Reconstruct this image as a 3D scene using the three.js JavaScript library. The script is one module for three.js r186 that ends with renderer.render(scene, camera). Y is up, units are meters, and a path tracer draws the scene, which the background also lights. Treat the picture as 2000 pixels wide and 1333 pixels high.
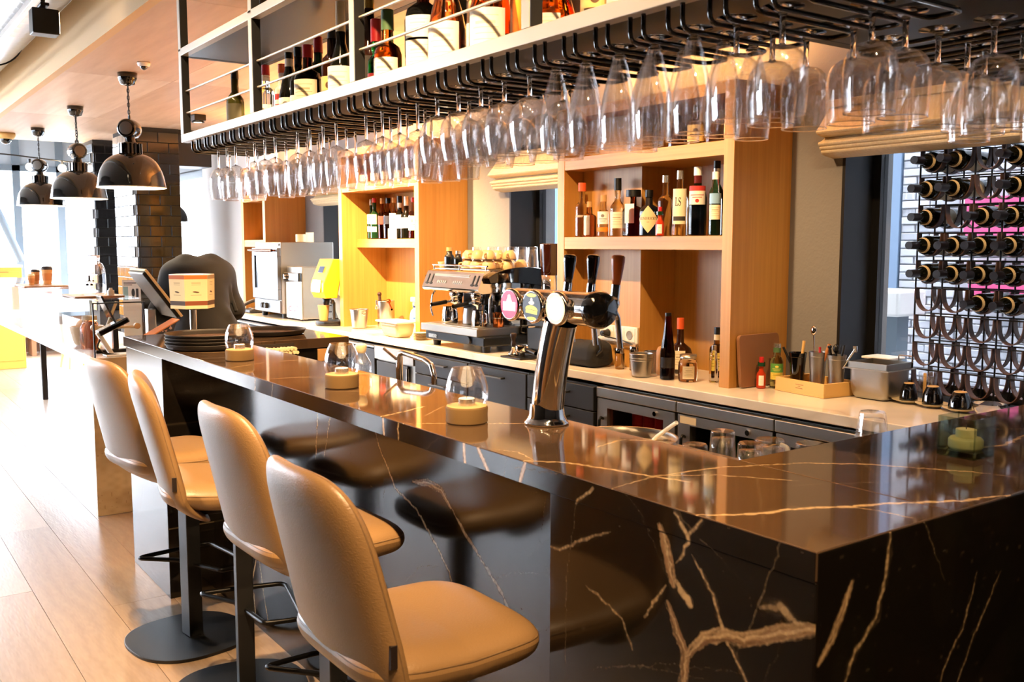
import * as THREE from 'three';
import { RoundedBoxGeometry } from 'three/addons/geometries/RoundedBoxGeometry.js';
import { mergeGeometries, mergeVertices } from 'three/addons/utils/BufferGeometryUtils.js';
import { MarchingCubes } from 'three/addons/objects/MarchingCubes.js';
import { RectAreaLightUniformsLib } from 'three/addons/lights/RectAreaLightUniformsLib.js';

// ---------- camera, sky, exposure ----------
const scene = new THREE.Scene();
const camera = new THREE.PerspectiveCamera(39.47, 2000 / 1333, 0.05, 120);
camera.position.set(0.819, 1.538, 1.12);
{ const yaw = 0.62067, p = 0.10179; camera.lookAt(0.819 - Math.cos(yaw) * Math.cos(p), 1.538 - Math.sin(p), 1.12 - Math.sin(yaw) * Math.cos(p)); }
camera.focus = 4.4; camera.userData.fStop = 10;
scene.background = new THREE.Color(0.86, 0.94, 1.06);
scene.backgroundIntensity = 17;
const renderer = new THREE.WebGLRenderer({ antialias: true });
renderer.toneMapping = THREE.LinearToneMapping;
renderer.toneMappingExposure = 1.5;
renderer.shadowMap.enabled = true;
RectAreaLightUniformsLib.init();
const WARM = new THREE.Color(1.0, 0.64, 0.32), AMBER = new THREE.Color(1.0, 0.47, 0.13), SOFT = new THREE.Color(1.0, 0.78, 0.52);

// ---------- helpers ----------
const used = {};
const numbered = (n) => { const k = used[n] = (used[n] ?? -1) + 1; return k ? `${n}_${String(k).padStart(3, '0')}` : n; };
let seed = 7;
const rnd = () => { seed = (seed * 1664525 + 1013904223) >>> 0; return seed / 4294967296; };
const R = (a, b) => a + (b - a) * rnd();
const D = Math.PI / 180;
function tag(o, label, category, group) { o.userData.label = label; o.userData.category = category; if (group) o.userData.group = group; return o; }
function thing(name, label, category, [x, y, z] = [0, 0, 0], turn = 0, group) {
  const o = new THREE.Group(); o.name = numbered(name); o.position.set(x, y, z); o.rotation.y = turn; scene.add(o);
  return tag(o, label, category, group);
}
function struct(name, [x, y, z] = [0, 0, 0]) { const o = new THREE.Group(); o.name = numbered(name); o.position.set(x, y, z); o.userData.kind = 'structure'; scene.add(o); return o; }
function part(parent, name, geo, mat) {
  const g = Array.isArray(geo) ? mergeGeometries(geo.map((q) => { const n = q.index ? q.toNonIndexed() : q; for (const k of Object.keys(n.attributes)) if (!['position', 'normal', 'uv'].includes(k)) n.deleteAttribute(k); return n; })) : geo;
  const m = new THREE.Mesh(g, mat); m.name = name; m.castShadow = m.receiveShadow = true; parent.add(m); return m;
}
function dup(root, [x, y, z], turn, label, group, name) {
  const r = root.clone(); r.name = numbered(name ?? root.name.replace(/_\d+$/, '')); r.userData = { ...root.userData };
  r.position.set(x, y, z); if (turn !== undefined) r.rotation.y = turn; if (label) r.userData.label = label; if (group) r.userData.group = group;
  scene.add(r); return r;
}
// box from its limits; uv in metres by face, grain turned by sw
function uvm(g, sw = 0, ou = 0, ov = 0) {
  if (g.index) g = g.toNonIndexed();
  const p = g.attributes.position, uv = new Float32Array(p.count * 2), a = new THREE.Vector3(), b = new THREE.Vector3(), c = new THREE.Vector3();
  for (let i = 0; i < p.count; i += 3) {
    a.fromBufferAttribute(p, i); b.fromBufferAttribute(p, i + 1); c.fromBufferAttribute(p, i + 2);
    const n = b.clone().sub(a).cross(c.clone().sub(a)); const ax = Math.abs(n.x), ay = Math.abs(n.y), az = Math.abs(n.z);
    [a, b, c].forEach((v, k) => {
      let u, w; if (ax >= ay && ax >= az) { u = v.z; w = v.y; } else if (ay >= az) { u = v.x; w = v.z; } else { u = v.x; w = v.y; }
      if (sw) [u, w] = [w, u];
      uv[(i + k) * 2] = u + ou; uv[(i + k) * 2 + 1] = w + ov;
    });
  }
  g.setAttribute('uv', new THREE.BufferAttribute(uv, 2)); return g;
}
function bx(x0, x1, y0, y1, z0, z1, r = 0, sw = 0, ou = 0, ov = 0) {
  const w = Math.abs(x1 - x0), h = Math.abs(y1 - y0), d = Math.abs(z1 - z0);
  const g = r ? new RoundedBoxGeometry(w, h, d, 2, Math.min(r, w / 2.01, h / 2.01, d / 2.01)) : new THREE.BoxGeometry(w, h, d);
  g.translate((x0 + x1) / 2, (y0 + y1) / 2, (z0 + z1) / 2); return uvm(g, sw, ou, ov);
}
const lathe = (pts, seg = 28) => new THREE.LatheGeometry(pts.map(([r, y]) => new THREE.Vector2(r, y)), seg);
const cyl = (r0, r1, h, x = 0, y = 0, z = 0, seg = 20, open = false) => new THREE.CylinderGeometry(r1, r0, h, seg, 1, open).translate(x, y + h / 2, z);
const V = (a) => new THREE.Vector3(...a);
const tube = (pts, r, seg = 0, rs = 8, closed = false) => new THREE.TubeGeometry(new THREE.CatmullRomCurve3(pts.map(V), closed, 'catmullrom', 0.15), seg || pts.length * 5, r, rs, closed);
function bar(a, b, r, rs = 8) { const A = V(a), B = V(b); return new THREE.TubeGeometry(new THREE.LineCurve3(A, B), 1, r, rs, false); }
function smooth(pts, n = 4) { const c = new THREE.CatmullRomCurve3(pts.map(([r, y]) => new THREE.Vector3(r, y, 0)), false, 'centripetal'); return c.getPoints(pts.length * n).map((v) => [Math.max(0, v.x), v.y]); }
// ---------- noise and textures ----------
const hash = (x, y, s) => { let h = (x * 374761393 + y * 668265263 + s * 1442695041) | 0; h = Math.imul(h ^ (h >>> 13), 1274126177); return ((h ^ (h >>> 16)) >>> 0) / 4294967296; };
function vn(x, y, s, px = 0, py = 0) {
  const xi = Math.floor(x), yi = Math.floor(y), fx = x - xi, fy = y - yi, u = fx * fx * (3 - 2 * fx), v = fy * fy * (3 - 2 * fy);
  const m = (a, p) => p ? ((a % p) + p) % p : a;
  const h = (i, j) => hash(m(xi + i, px), m(yi + j, py), s);
  return (h(0, 0) * (1 - u) + h(1, 0) * u) * (1 - v) + (h(0, 1) * (1 - u) + h(1, 1) * u) * v;
}
function tex(w, h, wm, hm, fn, srgb = true) {
  const d = new Uint8Array(w * h * 4);
  for (let j = 0; j < h; j++) for (let i = 0; i < w; i++) { const c = fn(i / w, j / h); const k = (j * w + i) * 4; d[k] = c[0]; d[k + 1] = c[1]; d[k + 2] = c[2]; d[k + 3] = 255; }
  const t = new THREE.DataTexture(d, w, h); t.magFilter = THREE.LinearFilter; t.minFilter = THREE.LinearMipmapLinearFilter; t.generateMipmaps = true;
  t.wrapS = t.wrapT = THREE.RepeatWrapping; t.repeat.set(1 / wm, 1 / hm); if (srgb) t.colorSpace = THREE.SRGBColorSpace; t.needsUpdate = true; return t;
}
const mix = (a, b, t) => a.map((v, i) => v + (b[i] - v) * t);
const cl = (v) => Math.max(0, Math.min(1, v));
// veneer: u across the grain, v along it
const veneerT = tex(512, 512, 0.9, 1.8, (u, v) => {
  const w = vn(u * 8, v * 3, 1, 8, 3), f = vn(u * 90, v * 4, 2, 90, 4), g = vn(u * 220, v * 14, 3, 220, 14);
  return mix([168, 116, 50], [202, 152, 78], cl(0.15 + 0.5 * w + 0.35 * (f - 0.5) + 0.2 * (g - 0.5) + 0.2));
});
// oak boards: u along the board
const oakT = tex(1024, 256, 2.2, 0.5, (u, v) => {
  const wob = vn(u * 6, v * 2, 5, 6, 2) * 1.6 + vn(u * 20, v * 4, 6, 20, 4) * 0.5;
  const ring = 0.5 + 0.5 * Math.sin((v * 9 + wob) * 6.283), f = vn(u * 60, v * 90, 7, 60, 90);
  return mix([152, 136, 121], [186, 170, 153], cl(0.4 + 0.22 * Math.pow(ring, 0.6) + 0.3 * (f - 0.5) + 0.25 * (vn(u * 3, v * 2, 55, 3, 2) - 0.3)));
});
const oakBump = tex(512, 256, 2.2, 0.5, (u, v) => { const wob = vn(u * 6, v * 2, 5, 6, 2) * 1.6, r = 0.5 + 0.5 * Math.sin((v * 9 + wob) * 6.283), f = vn(u * 60, v * 90, 7, 60, 90); const k = 255 * cl(0.2 * r + 0.6 * f); return [k, k, k]; }, false);
const ceilT = tex(512, 256, 2.4, 1.2, (u, v) => mix([214, 184, 158], [230, 204, 180], cl(vn(u * 5, v * 40, 8, 5, 40) * 0.8 + vn(u * 30, v * 120, 9, 30, 120) * 0.3)));
const travT = tex(512, 512, 0.9, 0.9, (u, v) => { const a = vn(u * 6, v * 9, 11, 6, 9), b = vn(u * 24, v * 40, 12, 24, 40), c = vn(u * 70, v * 90, 13, 70, 90); const pit = c > 0.86 && a > 0.45 ? 0.55 : 0; return mix([196, 176, 142], [158, 134, 98], cl(0.55 * a + 0.5 * b - 0.25 + pit)); });
const marbleT = tex(512, 512, 1.2, 1.2, (u, v) => { const a = vn(u * 5, v * 5, 14, 5, 5), b = vn(u * 14, v * 14, 15, 14, 14), s = Math.pow(1 - Math.abs(2 * vn(u * 3 + 0.25 * b, v * 3 + 0.25 * a, 16, 3, 3) - 1), 14); return mix([226, 218, 204], [178, 166, 148], cl(0.35 * a * b + 0.4 * s)); });
const steelR = tex(256, 256, 0.4, 0.4, (u, v) => { const k = 60 + 60 * vn(u * 4, v * 120, 17, 4, 120); return [k, k, k]; }, false);
const leatherB = tex(256, 256, 0.06, 0.06, (u, v) => { const k = 255 * (0.6 * vn(u * 24, v * 24, 18, 24, 24) + 0.4 * vn(u * 60, v * 60, 19, 60, 60)); return [k, k, k]; }, false);
const plasterB = tex(256, 256, 0.5, 0.5, (u, v) => { const k = 255 * (0.5 * vn(u * 30, v * 30, 20, 30, 30) + 0.5 * vn(u * 90, v * 90, 21, 90, 90)); return [k, k, k]; }, false);
const linenT = tex(256, 256, 0.3, 0.3, (u, v) => mix([205, 184, 146], [226, 208, 172], cl(0.5 * vn(u * 90, v * 12, 22, 90, 12) + 0.5 * vn(u * 12, v * 90, 23, 12, 90))));
// dark marble with cream veins drawn in the metre frame of one face
function stoneTex(x0, x1, y0, y1, ppm, veins, nThin, s0, base = '#14100c') { const cloud = 0.6;
  const w = Math.round((x1 - x0) * ppm), h = Math.round((y1 - y0) * ppm), c = document.createElement('canvas'); c.width = w; c.height = h;
  const g = c.getContext('2d'); const X = (x) => (x - x0) * ppm, Y = (y) => h - (y - y0) * ppm;
  g.fillStyle = base; g.fillRect(0, 0, w, h);
  let s = s0; const q = () => { s = (s * 1664525 + 1013904223) >>> 0; return s / 4294967296; };
  for (let i = 0; i < 420; i++) { const a = q() * w, b = q() * h, r = (0.02 + 0.12 * q() * q()) * ppm; g.globalAlpha = 0.05 + 0.10 * q() * cloud; g.fillStyle = q() < 0.55 ? '#0b0907' : q() < 0.5 ? '#3a2c20' : '#2a241c'; g.beginPath(); g.ellipse(a, b, r * 1.7, r * 0.6, q() * 3, 0, 7); g.fill(); }
  for (let i = 0; i < 900; i++) { g.globalAlpha = 0.08 + 0.25 * q(); g.fillStyle = '#7d6c56'; const a = q() * w, b = q() * h; g.fillRect(a, b, 1 + 4 * q(), 1 + 2 * q()); }
  const vein = (pts, wid, al, col) => {
    const P = []; for (let i = 0; i + 1 < pts.length; i++) { const n = Math.max(4, Math.ceil(Math.hypot(pts[i + 1][0] - pts[i][0], pts[i + 1][1] - pts[i][1]) / 0.012)); for (let k = 0; k < n; k++) { const t = k / n; P.push([pts[i][0] + (pts[i + 1][0] - pts[i][0]) * t + (q() - 0.5) * 0.006, pts[i][1] + (pts[i + 1][1] - pts[i][1]) * t + (q() - 0.5) * 0.006]); } } P.push(pts[pts.length - 1]);
    g.strokeStyle = col; g.lineCap = 'round';
    for (let i = 0; i + 1 < P.length; i++) { const e = Math.min(1, 4 * Math.min(i + 1, P.length - i) / P.length + 0.25); g.globalAlpha = al * (0.6 + 0.4 * q()); g.lineWidth = Math.max(0.8, wid * ppm * e * (0.55 + 0.8 * q())); g.beginPath(); g.moveTo(X(P[i][0]), Y(P[i][1])); g.lineTo(X(P[i + 1][0]), Y(P[i + 1][1])); g.stroke(); }
  };
  for (let i = 0; i < nThin; i++) { const a = x0 + q() * (x1 - x0), b = y0 + q() * (y1 - y0), th = q() * 3.14, L = 0.08 + 0.35 * q(), k = (q() - 0.5) * 0.5; vein([[a, b], [a + Math.cos(th) * L / 2, b + Math.sin(th) * L / 2], [a + Math.cos(th + k) * L, b + Math.sin(th + k) * L]], 0.002 + 0.002 * q(), 0.18 + 0.3 * q(), '#a08c6c'); }
  for (const [wid, pts, al] of veins) {
    if (wid < 0.0125) { vein(pts, wid * 1.8, (al ?? 0.85) * 0.3, '#6e5a42'); vein(pts, wid * 0.9, al ?? 0.85, '#c8ab80'); continue; }
    for (let k = 0; k < 26; k++) { const o = (q() + q() - 1) * wid * 0.62, t = q() * 0.5, e = 0.5 + 0.5 * q(); const P = pts.map(([a, b], i) => { const [c0, d0] = pts[Math.max(0, i - 1)], [c1, d1] = pts[Math.min(pts.length - 1, i + 1)], L = Math.hypot(c1 - c0, d1 - d0) || 1, f = i === 0 || i === pts.length - 1 ? 0.35 : 1; return [a - (d1 - d0) / L * o * f, b + (c1 - c0) / L * o * f]; }); vein(P, 0.0028 + 0.003 * q(), (al ?? 0.85) * (0.35 + 0.4 * q()), ['#a88a66', '#8f6f50', '#c4a67c', '#6a5038'][Math.floor(q() * 4)]); }
    vein(pts, wid * 0.16, 0.7, '#d0b48a');
  }
  g.globalAlpha = 1;
  const t = new THREE.CanvasTexture(c); t.colorSpace = THREE.SRGBColorSpace; t.wrapS = t.wrapT = THREE.ClampToEdgeWrapping; t.anisotropy = 8;
  t.userData = { x0, x1, y0, y1 }; return t;
}
function uvFit(g, t, ax, ay) { const { x0, x1, y0, y1 } = t.userData; if (g.index) g = g.toNonIndexed(); const p = g.attributes.position, uv = new Float32Array(p.count * 2), get = { x: (i) => p.getX(i), y: (i) => p.getY(i), z: (i) => p.getZ(i) }; for (let i = 0; i < p.count; i++) { uv[i * 2] = (get[ax](i) - x0) / (x1 - x0); uv[i * 2 + 1] = (get[ay](i) - y0) / (y1 - y0); } g.setAttribute('uv', new THREE.BufferAttribute(uv, 2)); return g; }
function canvasTex(w, h, draw) { const c = document.createElement('canvas'); c.width = w; c.height = h; draw(c.getContext('2d'), w, h); const t = new THREE.CanvasTexture(c); t.colorSpace = THREE.SRGBColorSpace; return t; }
// ---------- materials ----------
const std = (color, roughness = 0.5, metalness = 0, o = {}) => new THREE.MeshStandardMaterial({ color, roughness, metalness, ...o });
const phy = (o) => new THREE.MeshPhysicalMaterial(o);
const lin = (r, g, b) => new THREE.Color().setRGB(r, g, b);
const m = {
  veneer: std(0xffffff, 0.42, 0, { map: veneerT }), 
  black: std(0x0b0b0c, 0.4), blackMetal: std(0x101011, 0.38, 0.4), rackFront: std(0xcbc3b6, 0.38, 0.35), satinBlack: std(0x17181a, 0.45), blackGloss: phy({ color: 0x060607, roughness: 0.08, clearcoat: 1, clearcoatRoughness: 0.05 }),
  cabinet: std(0x090a0c, 0.5), steel: std(0xb9b6b0, 0.3, 1, { roughnessMap: null }), brushed: std(0xa8a49c, 0.38, 1), chrome: std(0xe6e4e0, 0.06, 1), darkSteel: std(0x6a6864, 0.35, 1), copper: std(0xb56b3c, 0.2, 1),
  counter: std(0xffffff, 0.18, 0, { map: marbleT }), trav: std(0xffffff, 0.3, 0, { map: travT }),
  greyWall: std(0x7c7b7b, 0.75, 0, { bumpMap: plasterB, bumpScale: 0.0008 }), white: std(0xe8e6e2, 0.7), warmWhite: std(0xe9dcc6, 0.6), cream: std(0xd9c79f, 0.5), offWhite: std(0xf1eee8, 0.35),
  leather: phy({ color: 0x94744e, roughness: 0.38, clearcoat: 0.25, clearcoatRoughness: 0.35, bumpMap: leatherB, bumpScale: 0.0004 }),
  leatherStrap: std(0x5a4238, 0.6, 0, { bumpMap: leatherB, bumpScale: 0.0005 }), strapEdge: std(0x7a4a30, 0.6),
  linen: std(0xffffff, 0.85, 0, { map: linenT }),
  pane: phy({ color: 0xffffff, roughness: 0, transmission: 1, thickness: 0, ior: 1.5 }),
  wine: phy({ color: 0xffffff, roughness: 0, transmission: 1, thickness: 0, ior: 2.1, side: THREE.DoubleSide }),
  solid: phy({ color: 0xffffff, roughness: 0.01, transmission: 1, thickness: 0.02, ior: 1.5 }),
  smoke: phy({ color: 0xdfe6df, roughness: 0.02, transmission: 1, thickness: 0, ior: 1.5 }),
  bark: std(0x6b522c, 0.85), logTop: std(0xc2a06c, 0.7), wax: std(0xe8dcae, 0.5), tin: std(0xd8d6d0, 0.25, 0.9),
  board: std(0x8a5f3e, 0.6), pine: std(0xe2b66c, 0.55), paperCup: std(0xc88f52, 0.75), kraft: std(0xb8743a, 0.7), darkLid: std(0x241a18, 0.5), jacket: std(0x060608, 0.9), skin: std(0xb98a6e, 0.55), hair: std(0x1a120e, 0.7), denim: std(0x23262e, 0.8),
  porcelain: std(0xe9e3d2, 0.22), tan: std(0xc7a777, 0.4), orange: std(0xe58a3c, 0.55), yellow: std(0xf0bd22, 0.4), white2: std(0xffffff, 0.5), cork: std(0xc79a62, 0.8), red: std(0xc0262a, 0.4), tileBlack: phy({ color: 0x0b0a0a, roughness: 0.12, clearcoat: 0.6, clearcoatRoughness: 0.08 }), grout: std(0x3a3531, 0.9),
  frameGrey: std(0x6f7c86, 0.5), brickWhite: std(0xdedfe2, 0.8), umber: std(0x2b221b, 0.8), duct: std(0xb9b9b8, 0.3, 0.85), screen: std(0x08090b, 0.15),
};
const glow = (c, k) => std(0x000000, 0.5, 0, { emissive: c, emissiveIntensity: k });
function spot(pos, to, I, ang, pen = 0.5, col = WARM, r = 1) { const l = new THREE.SpotLight(col, I, 0, ang, pen, 2); l.position.set(...pos); l.target.position.set(...to); l.castShadow = true; l.shadow.radius = r; scene.add(l, l.target); l.name = numbered('spot_beam'); return l; }

// ---------- the setting ----------
{ // oak floor, board by board
  const f = struct('floor');
  part(f, 'subfloor', bx(-14.2, 3.3, -0.16, -0.016, -2.6, 4.6), std(0x241a12, 0.9));
  const mats = ['#ffffff', '#f2ebe2', '#e6dacb', '#fff4e6'].map((c) => std(c, 0.3, 0, { map: oakT, bumpMap: oakBump, bumpScale: 0.0006 }));
  for (let k = -10; k < 18; k++) {
    const z0 = 0.2285 + 0.2435 * k; let x = -14.1 - R(0, 1.6); if (k === -1) x = -14.36;
    while (x < 3.2) { const L = k === -1 ? 2.2 : R(1.9, 2.4); const a = Math.max(x, -14.1), b = Math.min(x + L, 3.2); if (b - a > 0.1) part(f, 'plank', bx(a + 0.001, b - 0.001, -0.016, R(-0.0006, 0), Math.max(z0 + 0.001, -2.25), Math.min(z0 + 0.2425, 4.5), 0, 0, R(0, 2), R(0, 2)), mats[Math.floor(R(0, 4))]); x += L; }
  }
}
const WIN = [[-6.6, -5.65], [-3.92, -3.05], [-1.585, 0.75]];
{
  const w = struct('wall_back'); const Y0 = 0.94, Y1 = 2.12, z0 = -2.6, z1 = -2.25;
  const g = [bx(-9.7, 3.3, -0.1, Y0 - 0.04, z0, z1), bx(-9.7, 3.3, Y1, 3.7, z0, z1)];
  let x = -9.7; for (const [a, b] of [...WIN, [3.3, 3.3]]) { g.push(bx(x, a, Y0 - 0.04, Y1, z0, z1)); x = b; }
  part(w, 'plaster', g, m.greyWall); part(w, 'white_plaster', bx(-9.7, -7.54, 0.94, 2.65, -2.2495, -2.243), m.white);
  WIN.forEach(([a, b], i) => {
    const n = struct(`window_${i + 1}`);
    const zf = -2.44;
    part(n, 'reveal', [bx(a, a + 0.014, Y0, Y1, -2.5, -2.249), bx(b - 0.014, b, Y0, Y1, -2.5, -2.249), bx(a, b, Y1 - 0.014, Y1, -2.5, -2.249)], m.satinBlack);
    part(n, 'window_frame', [bx(a + 0.014, a + 0.05, Y0, Y1, zf - 0.05, zf), bx(b - 0.05, b - 0.014, Y0, Y1, zf - 0.05, zf), bx(a + 0.05, b - 0.05, Y0, Y0 + 0.045, zf - 0.05, zf), bx(a + 0.05, b - 0.05, Y1 - 0.05, Y1 - 0.014, zf - 0.05, zf)], m.satinBlack);
    part(n, 'pane', bx(a + 0.05, b - 0.05, Y0 + 0.045, Y1 - 0.05, zf - 0.027, zf - 0.023), m.pane);
    part(n, 'window_sill', bx(a, b, Y0 - 0.04, Y0, -2.6, -2.249), m.satinBlack);
  });
}
{
  const w = struct('wall_right'); part(w, 'plaster', bx(3.2, 3.4, -0.1, 3.7, -2.6, 4.6), m.umber);
  const L = struct('wall_left'); const wins = [[-13.9, -11.6], [-11.4, -9.1], [-8.9, -6.6]];
  const g = [bx(-14.2, 3.3, -0.1, 0.2, 4.5, 4.8), bx(-14.2, 3.3, 3.1, 3.7, 4.5, 4.8)]; let x = -14.2;
  for (const [a, b] of [...wins, [3.3, 3.3]]) { g.push(bx(x, a, 0.2, 3.1, 4.5, 4.8)); x = b; }
  part(L, 'plaster', g, m.umber);
  wins.forEach(([a, b], i) => {
    const n = struct(`window_${i + 5}`); const c = (a + b) / 2;
    part(n, 'window_frame', [bx(a, a + 0.07, 0.2, 3.1, 4.56, 4.64), bx(b - 0.07, b, 0.2, 3.1, 4.56, 4.64), bx(c - 0.035, c + 0.035, 0.2, 3.1, 4.56, 4.64), bx(a, b, 0.2, 0.27, 4.56, 4.64), bx(a, b, 3.03, 3.1, 4.56, 4.64), bx(a, b, 2.3, 2.36, 4.56, 4.64)], m.frameGrey);
    part(n, 'pane', bx(a + 0.07, c - 0.035, 0.27, 3.03, 4.598, 4.602), m.pane); part(n, 'pane', bx(c + 0.035, b - 0.07, 0.27, 3.03, 4.598, 4.602), m.pane);
  });
  // far wall: timber dado, tall glazing with grey frames and a sloping brace
  const F = struct('wall_far');
  part(F, 'plaster', [bx(-14.4, -14.1, 3.3, 3.7, -2.7, 4.8), bx(-14.4, -14.1, -0.1, 0.48, -2.7, 4.8)], m.white);
  for (let k = 0; k < 12; k++) part(F, 'panel', bx(-14.1, -14.07, 0.01, 0.5, -2.2 + k * 0.5 + 0.004, -2.2 + k * 0.5 + 0.496, 0, 1, k * 0.3), std(0x6b5a4c, 0.6, 0, { map: veneerT }));
  const fw = struct('window_9'); const fr = [], zs = [-2.6, -1.62, -1.06, -0.2, 0.9, 2.0, 3.1, 4.5];
  for (const z of zs) fr.push(bx(-14.2, -14.08, 0.48, 3.3, z - 0.05, z + 0.05));
  fr.push(bx(-14.2, -14.08, 0.48, 0.56, -2.6, 4.5), bx(-14.2, -14.08, 3.22, 3.3, -2.6, 4.5), bx(-14.2, -14.08, 2.55, 2.63, -2.6, 4.5));
  part(fw, 'window_frame', fr, m.frameGrey);
  for (let i = 0; i + 1 < zs.length; i++) part(fw, 'pane', bx(-14.15, -14.146, 0.56, 2.55, zs[i] + 0.05, zs[i + 1] - 0.05), m.pane);
  part(fw, 'pane', bx(-14.15, -14.146, 2.63, 3.22, -0.2, 4.5), m.pane); part(fw, 'spandrel_panel', bx(-14.16, -14.12, 2.63, 3.22, -2.6, -0.2), std(0xaab3ba, 0.6));
  part(fw, 'brace', bar([-13.98, 2.62, -0.55], [-13.98, 1.3, -1.06], 0.05), m.frameGrey);
  // glazed opening beyond the end of the back wall
  const gw = struct('window_4');
  part(gw, 'header', bx(-14.1, -9.7, 2.36, 3.7, -2.5, -2.25), m.satinBlack);
  part(gw, 'window_frame', [bx(-9.78, -9.7, 0, 2.36, -2.4, -2.32), bx(-11.2, -11.12, 0, 2.36, -2.4, -2.32), bx(-12.7, -12.62, 0, 2.36, -2.4, -2.32), bx(-14.1, -9.7, 0, 0.08, -2.4, -2.32), bx(-14.1, -9.7, 2.28, 2.36, -2.4, -2.32)], m.frameGrey);
  part(gw, 'pane', bx(-14.1, -9.78, 0.08, 2.28, -2.362, -2.358), m.pane);
}
{ // ceilings
  const c = struct('ceiling');
  part(c, 'slab', [bx(-10.6, 3.3, 2.664, 2.8, -2.6, -0.19), bx(-14.4, 3.4, 3.6, 3.8, -2.7, 4.8)], std(0xb8b4ae, 0.8));
  const cm = ['#ffffff', '#f4ece4', '#ece2d8'].map((k) => std(k, 0.55, 0, { map: ceilT }));
  for (let i = 0; i < 6; i++) for (let j = 0; j < 3; j++) { const a = -10.6 + i * 2.3, z = -2.25 + j * 0.687; part(c, 'panel', bx(a + 0.001, Math.min(a + 2.299, 3.2), 2.65, 2.664, z + 0.001, z + 0.686, 0, 0, R(0, 2), R(0, 2)), cm[(i + j) % 3]); }
  const b = struct('trim_1'); part(b, 'bulkhead', bx(-10.6, 3.2, 2.65, 2.975, -0.19, -0.14), std(0xdcb67e, 0.6)); part(b, 'riser', bx(-10.6, 3.2, 2.8, 3.6, -0.6, -0.55), m.warmWhite); part(b, 'bulkhead_end', bx(-10.66, -10.6, 2.65, 3.6, -2.6, -0.14), m.warmWhite);
}
// glossy black tile columns
function column(x0, x1, z0, z1, hx, hz) {
  const c = struct('column'); part(c, 'core', bx(x0, x1, 0, 2.65, z0, z1), m.grout);
  const t = 0.009, g = 0.004, hT = 0.1, L = 0.2;
  for (let r = 8; r < 26; r++) {
    const y = 0.01 + r * hT, o = r % 2 ? 0 : L / 2;
    for (let z = z0 - o; z < z1 - 0.01; z += L) { const a = Math.max(z, z0), b = Math.min(z + L, z1); if (b - a > 0.02) part(c, 'tile', bx(x1, x1 + t + R(0, 0.001), y + g / 2, y + hT - g / 2, a + g / 2, b - g / 2, 0.004), m.tileBlack); }
    for (let x = x1 + t - o; x > x0 + 0.01; x -= L) { const b = Math.min(x, x1 + t), a = Math.max(x - L, x0); if (b - a > 0.02) part(c, 'tile', bx(a + g / 2, b - g / 2, y + g / 2, y + hT - g / 2, z1, z1 + t + R(0, 0.001), 0.004), m.tileBlack); }
  }
}
{ const b = struct('beam'); part(b, 'lintel', bx(-9.1, -8.76, 2.3, 2.649, -2.04, -1.721), m.black); }
column(-9.55, -8.75, -1.72, -1.3); column(-10.95, -10.2, -1.56, -1.24);
{ // outside
  const g = struct('ground'); part(g, 'paving', bx(-60, 30, -0.4, -0.2, -60, 60), std(0x84868a, 0.85));
  const w = struct('exterior_wall'); part(w, 'mortar', bx(-3.06, 2.6, -0.2, 9, -5.35, -5.012), std(0xc6c8cc, 0.9));
  const bm = ['#c4c5ca', '#b4b6bd', '#d2d2d6'].map((k) => std(k, 0.75));
  for (let r = 0; r < 42; r++) for (let k = 0; k < 7; k++) { const x = -3.05 + k * 0.212 + (r % 2 ? 0 : -0.106), a = Math.max(x, -3.05); part(w, 'brick', bx(a + 0.004, x + 0.208, 0.3 + r * 0.055, 0.3 + r * 0.055 + 0.046 + R(0, 0.003), -5.012, -4.99 + R(-0.004, 0.006), 0.006), bm[Math.floor(R(0, 3))]); }
  const rest = []; for (let r = 0; r < 42; r++) for (let k = 7; k < 22; k++) { const x = -3.05 + k * 0.212 + (r % 2 ? 0 : -0.106); rest.push(bx(x + 0.004, x + 0.208, 0.3 + r * 0.055, 0.348 + r * 0.055, -5.012, -4.99)); }
  const rb = part(w, 'far_bricks', rest, bm[0]); rb.userData.kind = 'stuff';
  part(w, 'upper_storeys', bx(-5.6, -3.06, 3.0, 9, -5.6, -5.0), std(0x9a9c9e, 0.85)); part(w, 'own_upper_storeys', bx(-9.7, 3.4, 3.82, 9, -2.62, -2.3), std(0x9a9c9e, 0.85)); part(w, 'side_house', bx(2.6, 2.9, -0.2, 9, -5.3, -2.62), std(0x9a9c9e, 0.85));
  const n = struct('exterior_window');
  part(n, 'window_frame', [bx(-3.14, -3.06, 0.9, 3, -5.1, -4.98), bx(-4.4, -4.3, 0.9, 3, -5.1, -4.98), bx(-4.4, -3.06, 0.9, 1.0, -5.1, -4.98), bx(-4.4, -3.06, 1.14, 1.2, -5.1, -4.98)], std(0x7d93ad, 0.5));
  part(n, 'panel', bx(-4.3, -3.14, 1.2, 3, -5.1, -5.04), std(0xb9d3b4, 0.5)); part(n, 'lower_panel', bx(-4.3, -3.14, 1.0, 1.14, -5.1, -5.04), std(0xeef3f6, 0.5));
  for (const [a, b, c, d, r] of [[-4.0, 1.75, -3.16, 2.1, 0.035], [-4.0, 1.5, -3.16, 1.78, 0.02], [-4.1, 1.35, -3.2, 1.95, 0.03]]) part(n, 'stripe', bar([a, b, -5.03], [c, d, -5.03], r, 4), std(0xe6e6a8, 0.5));
  part(n, 'apron', bx(-5.2, -3.06, -0.2, 0.9, -5.2, -5.0), std(0x9aa6b4, 0.6));
}
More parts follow.
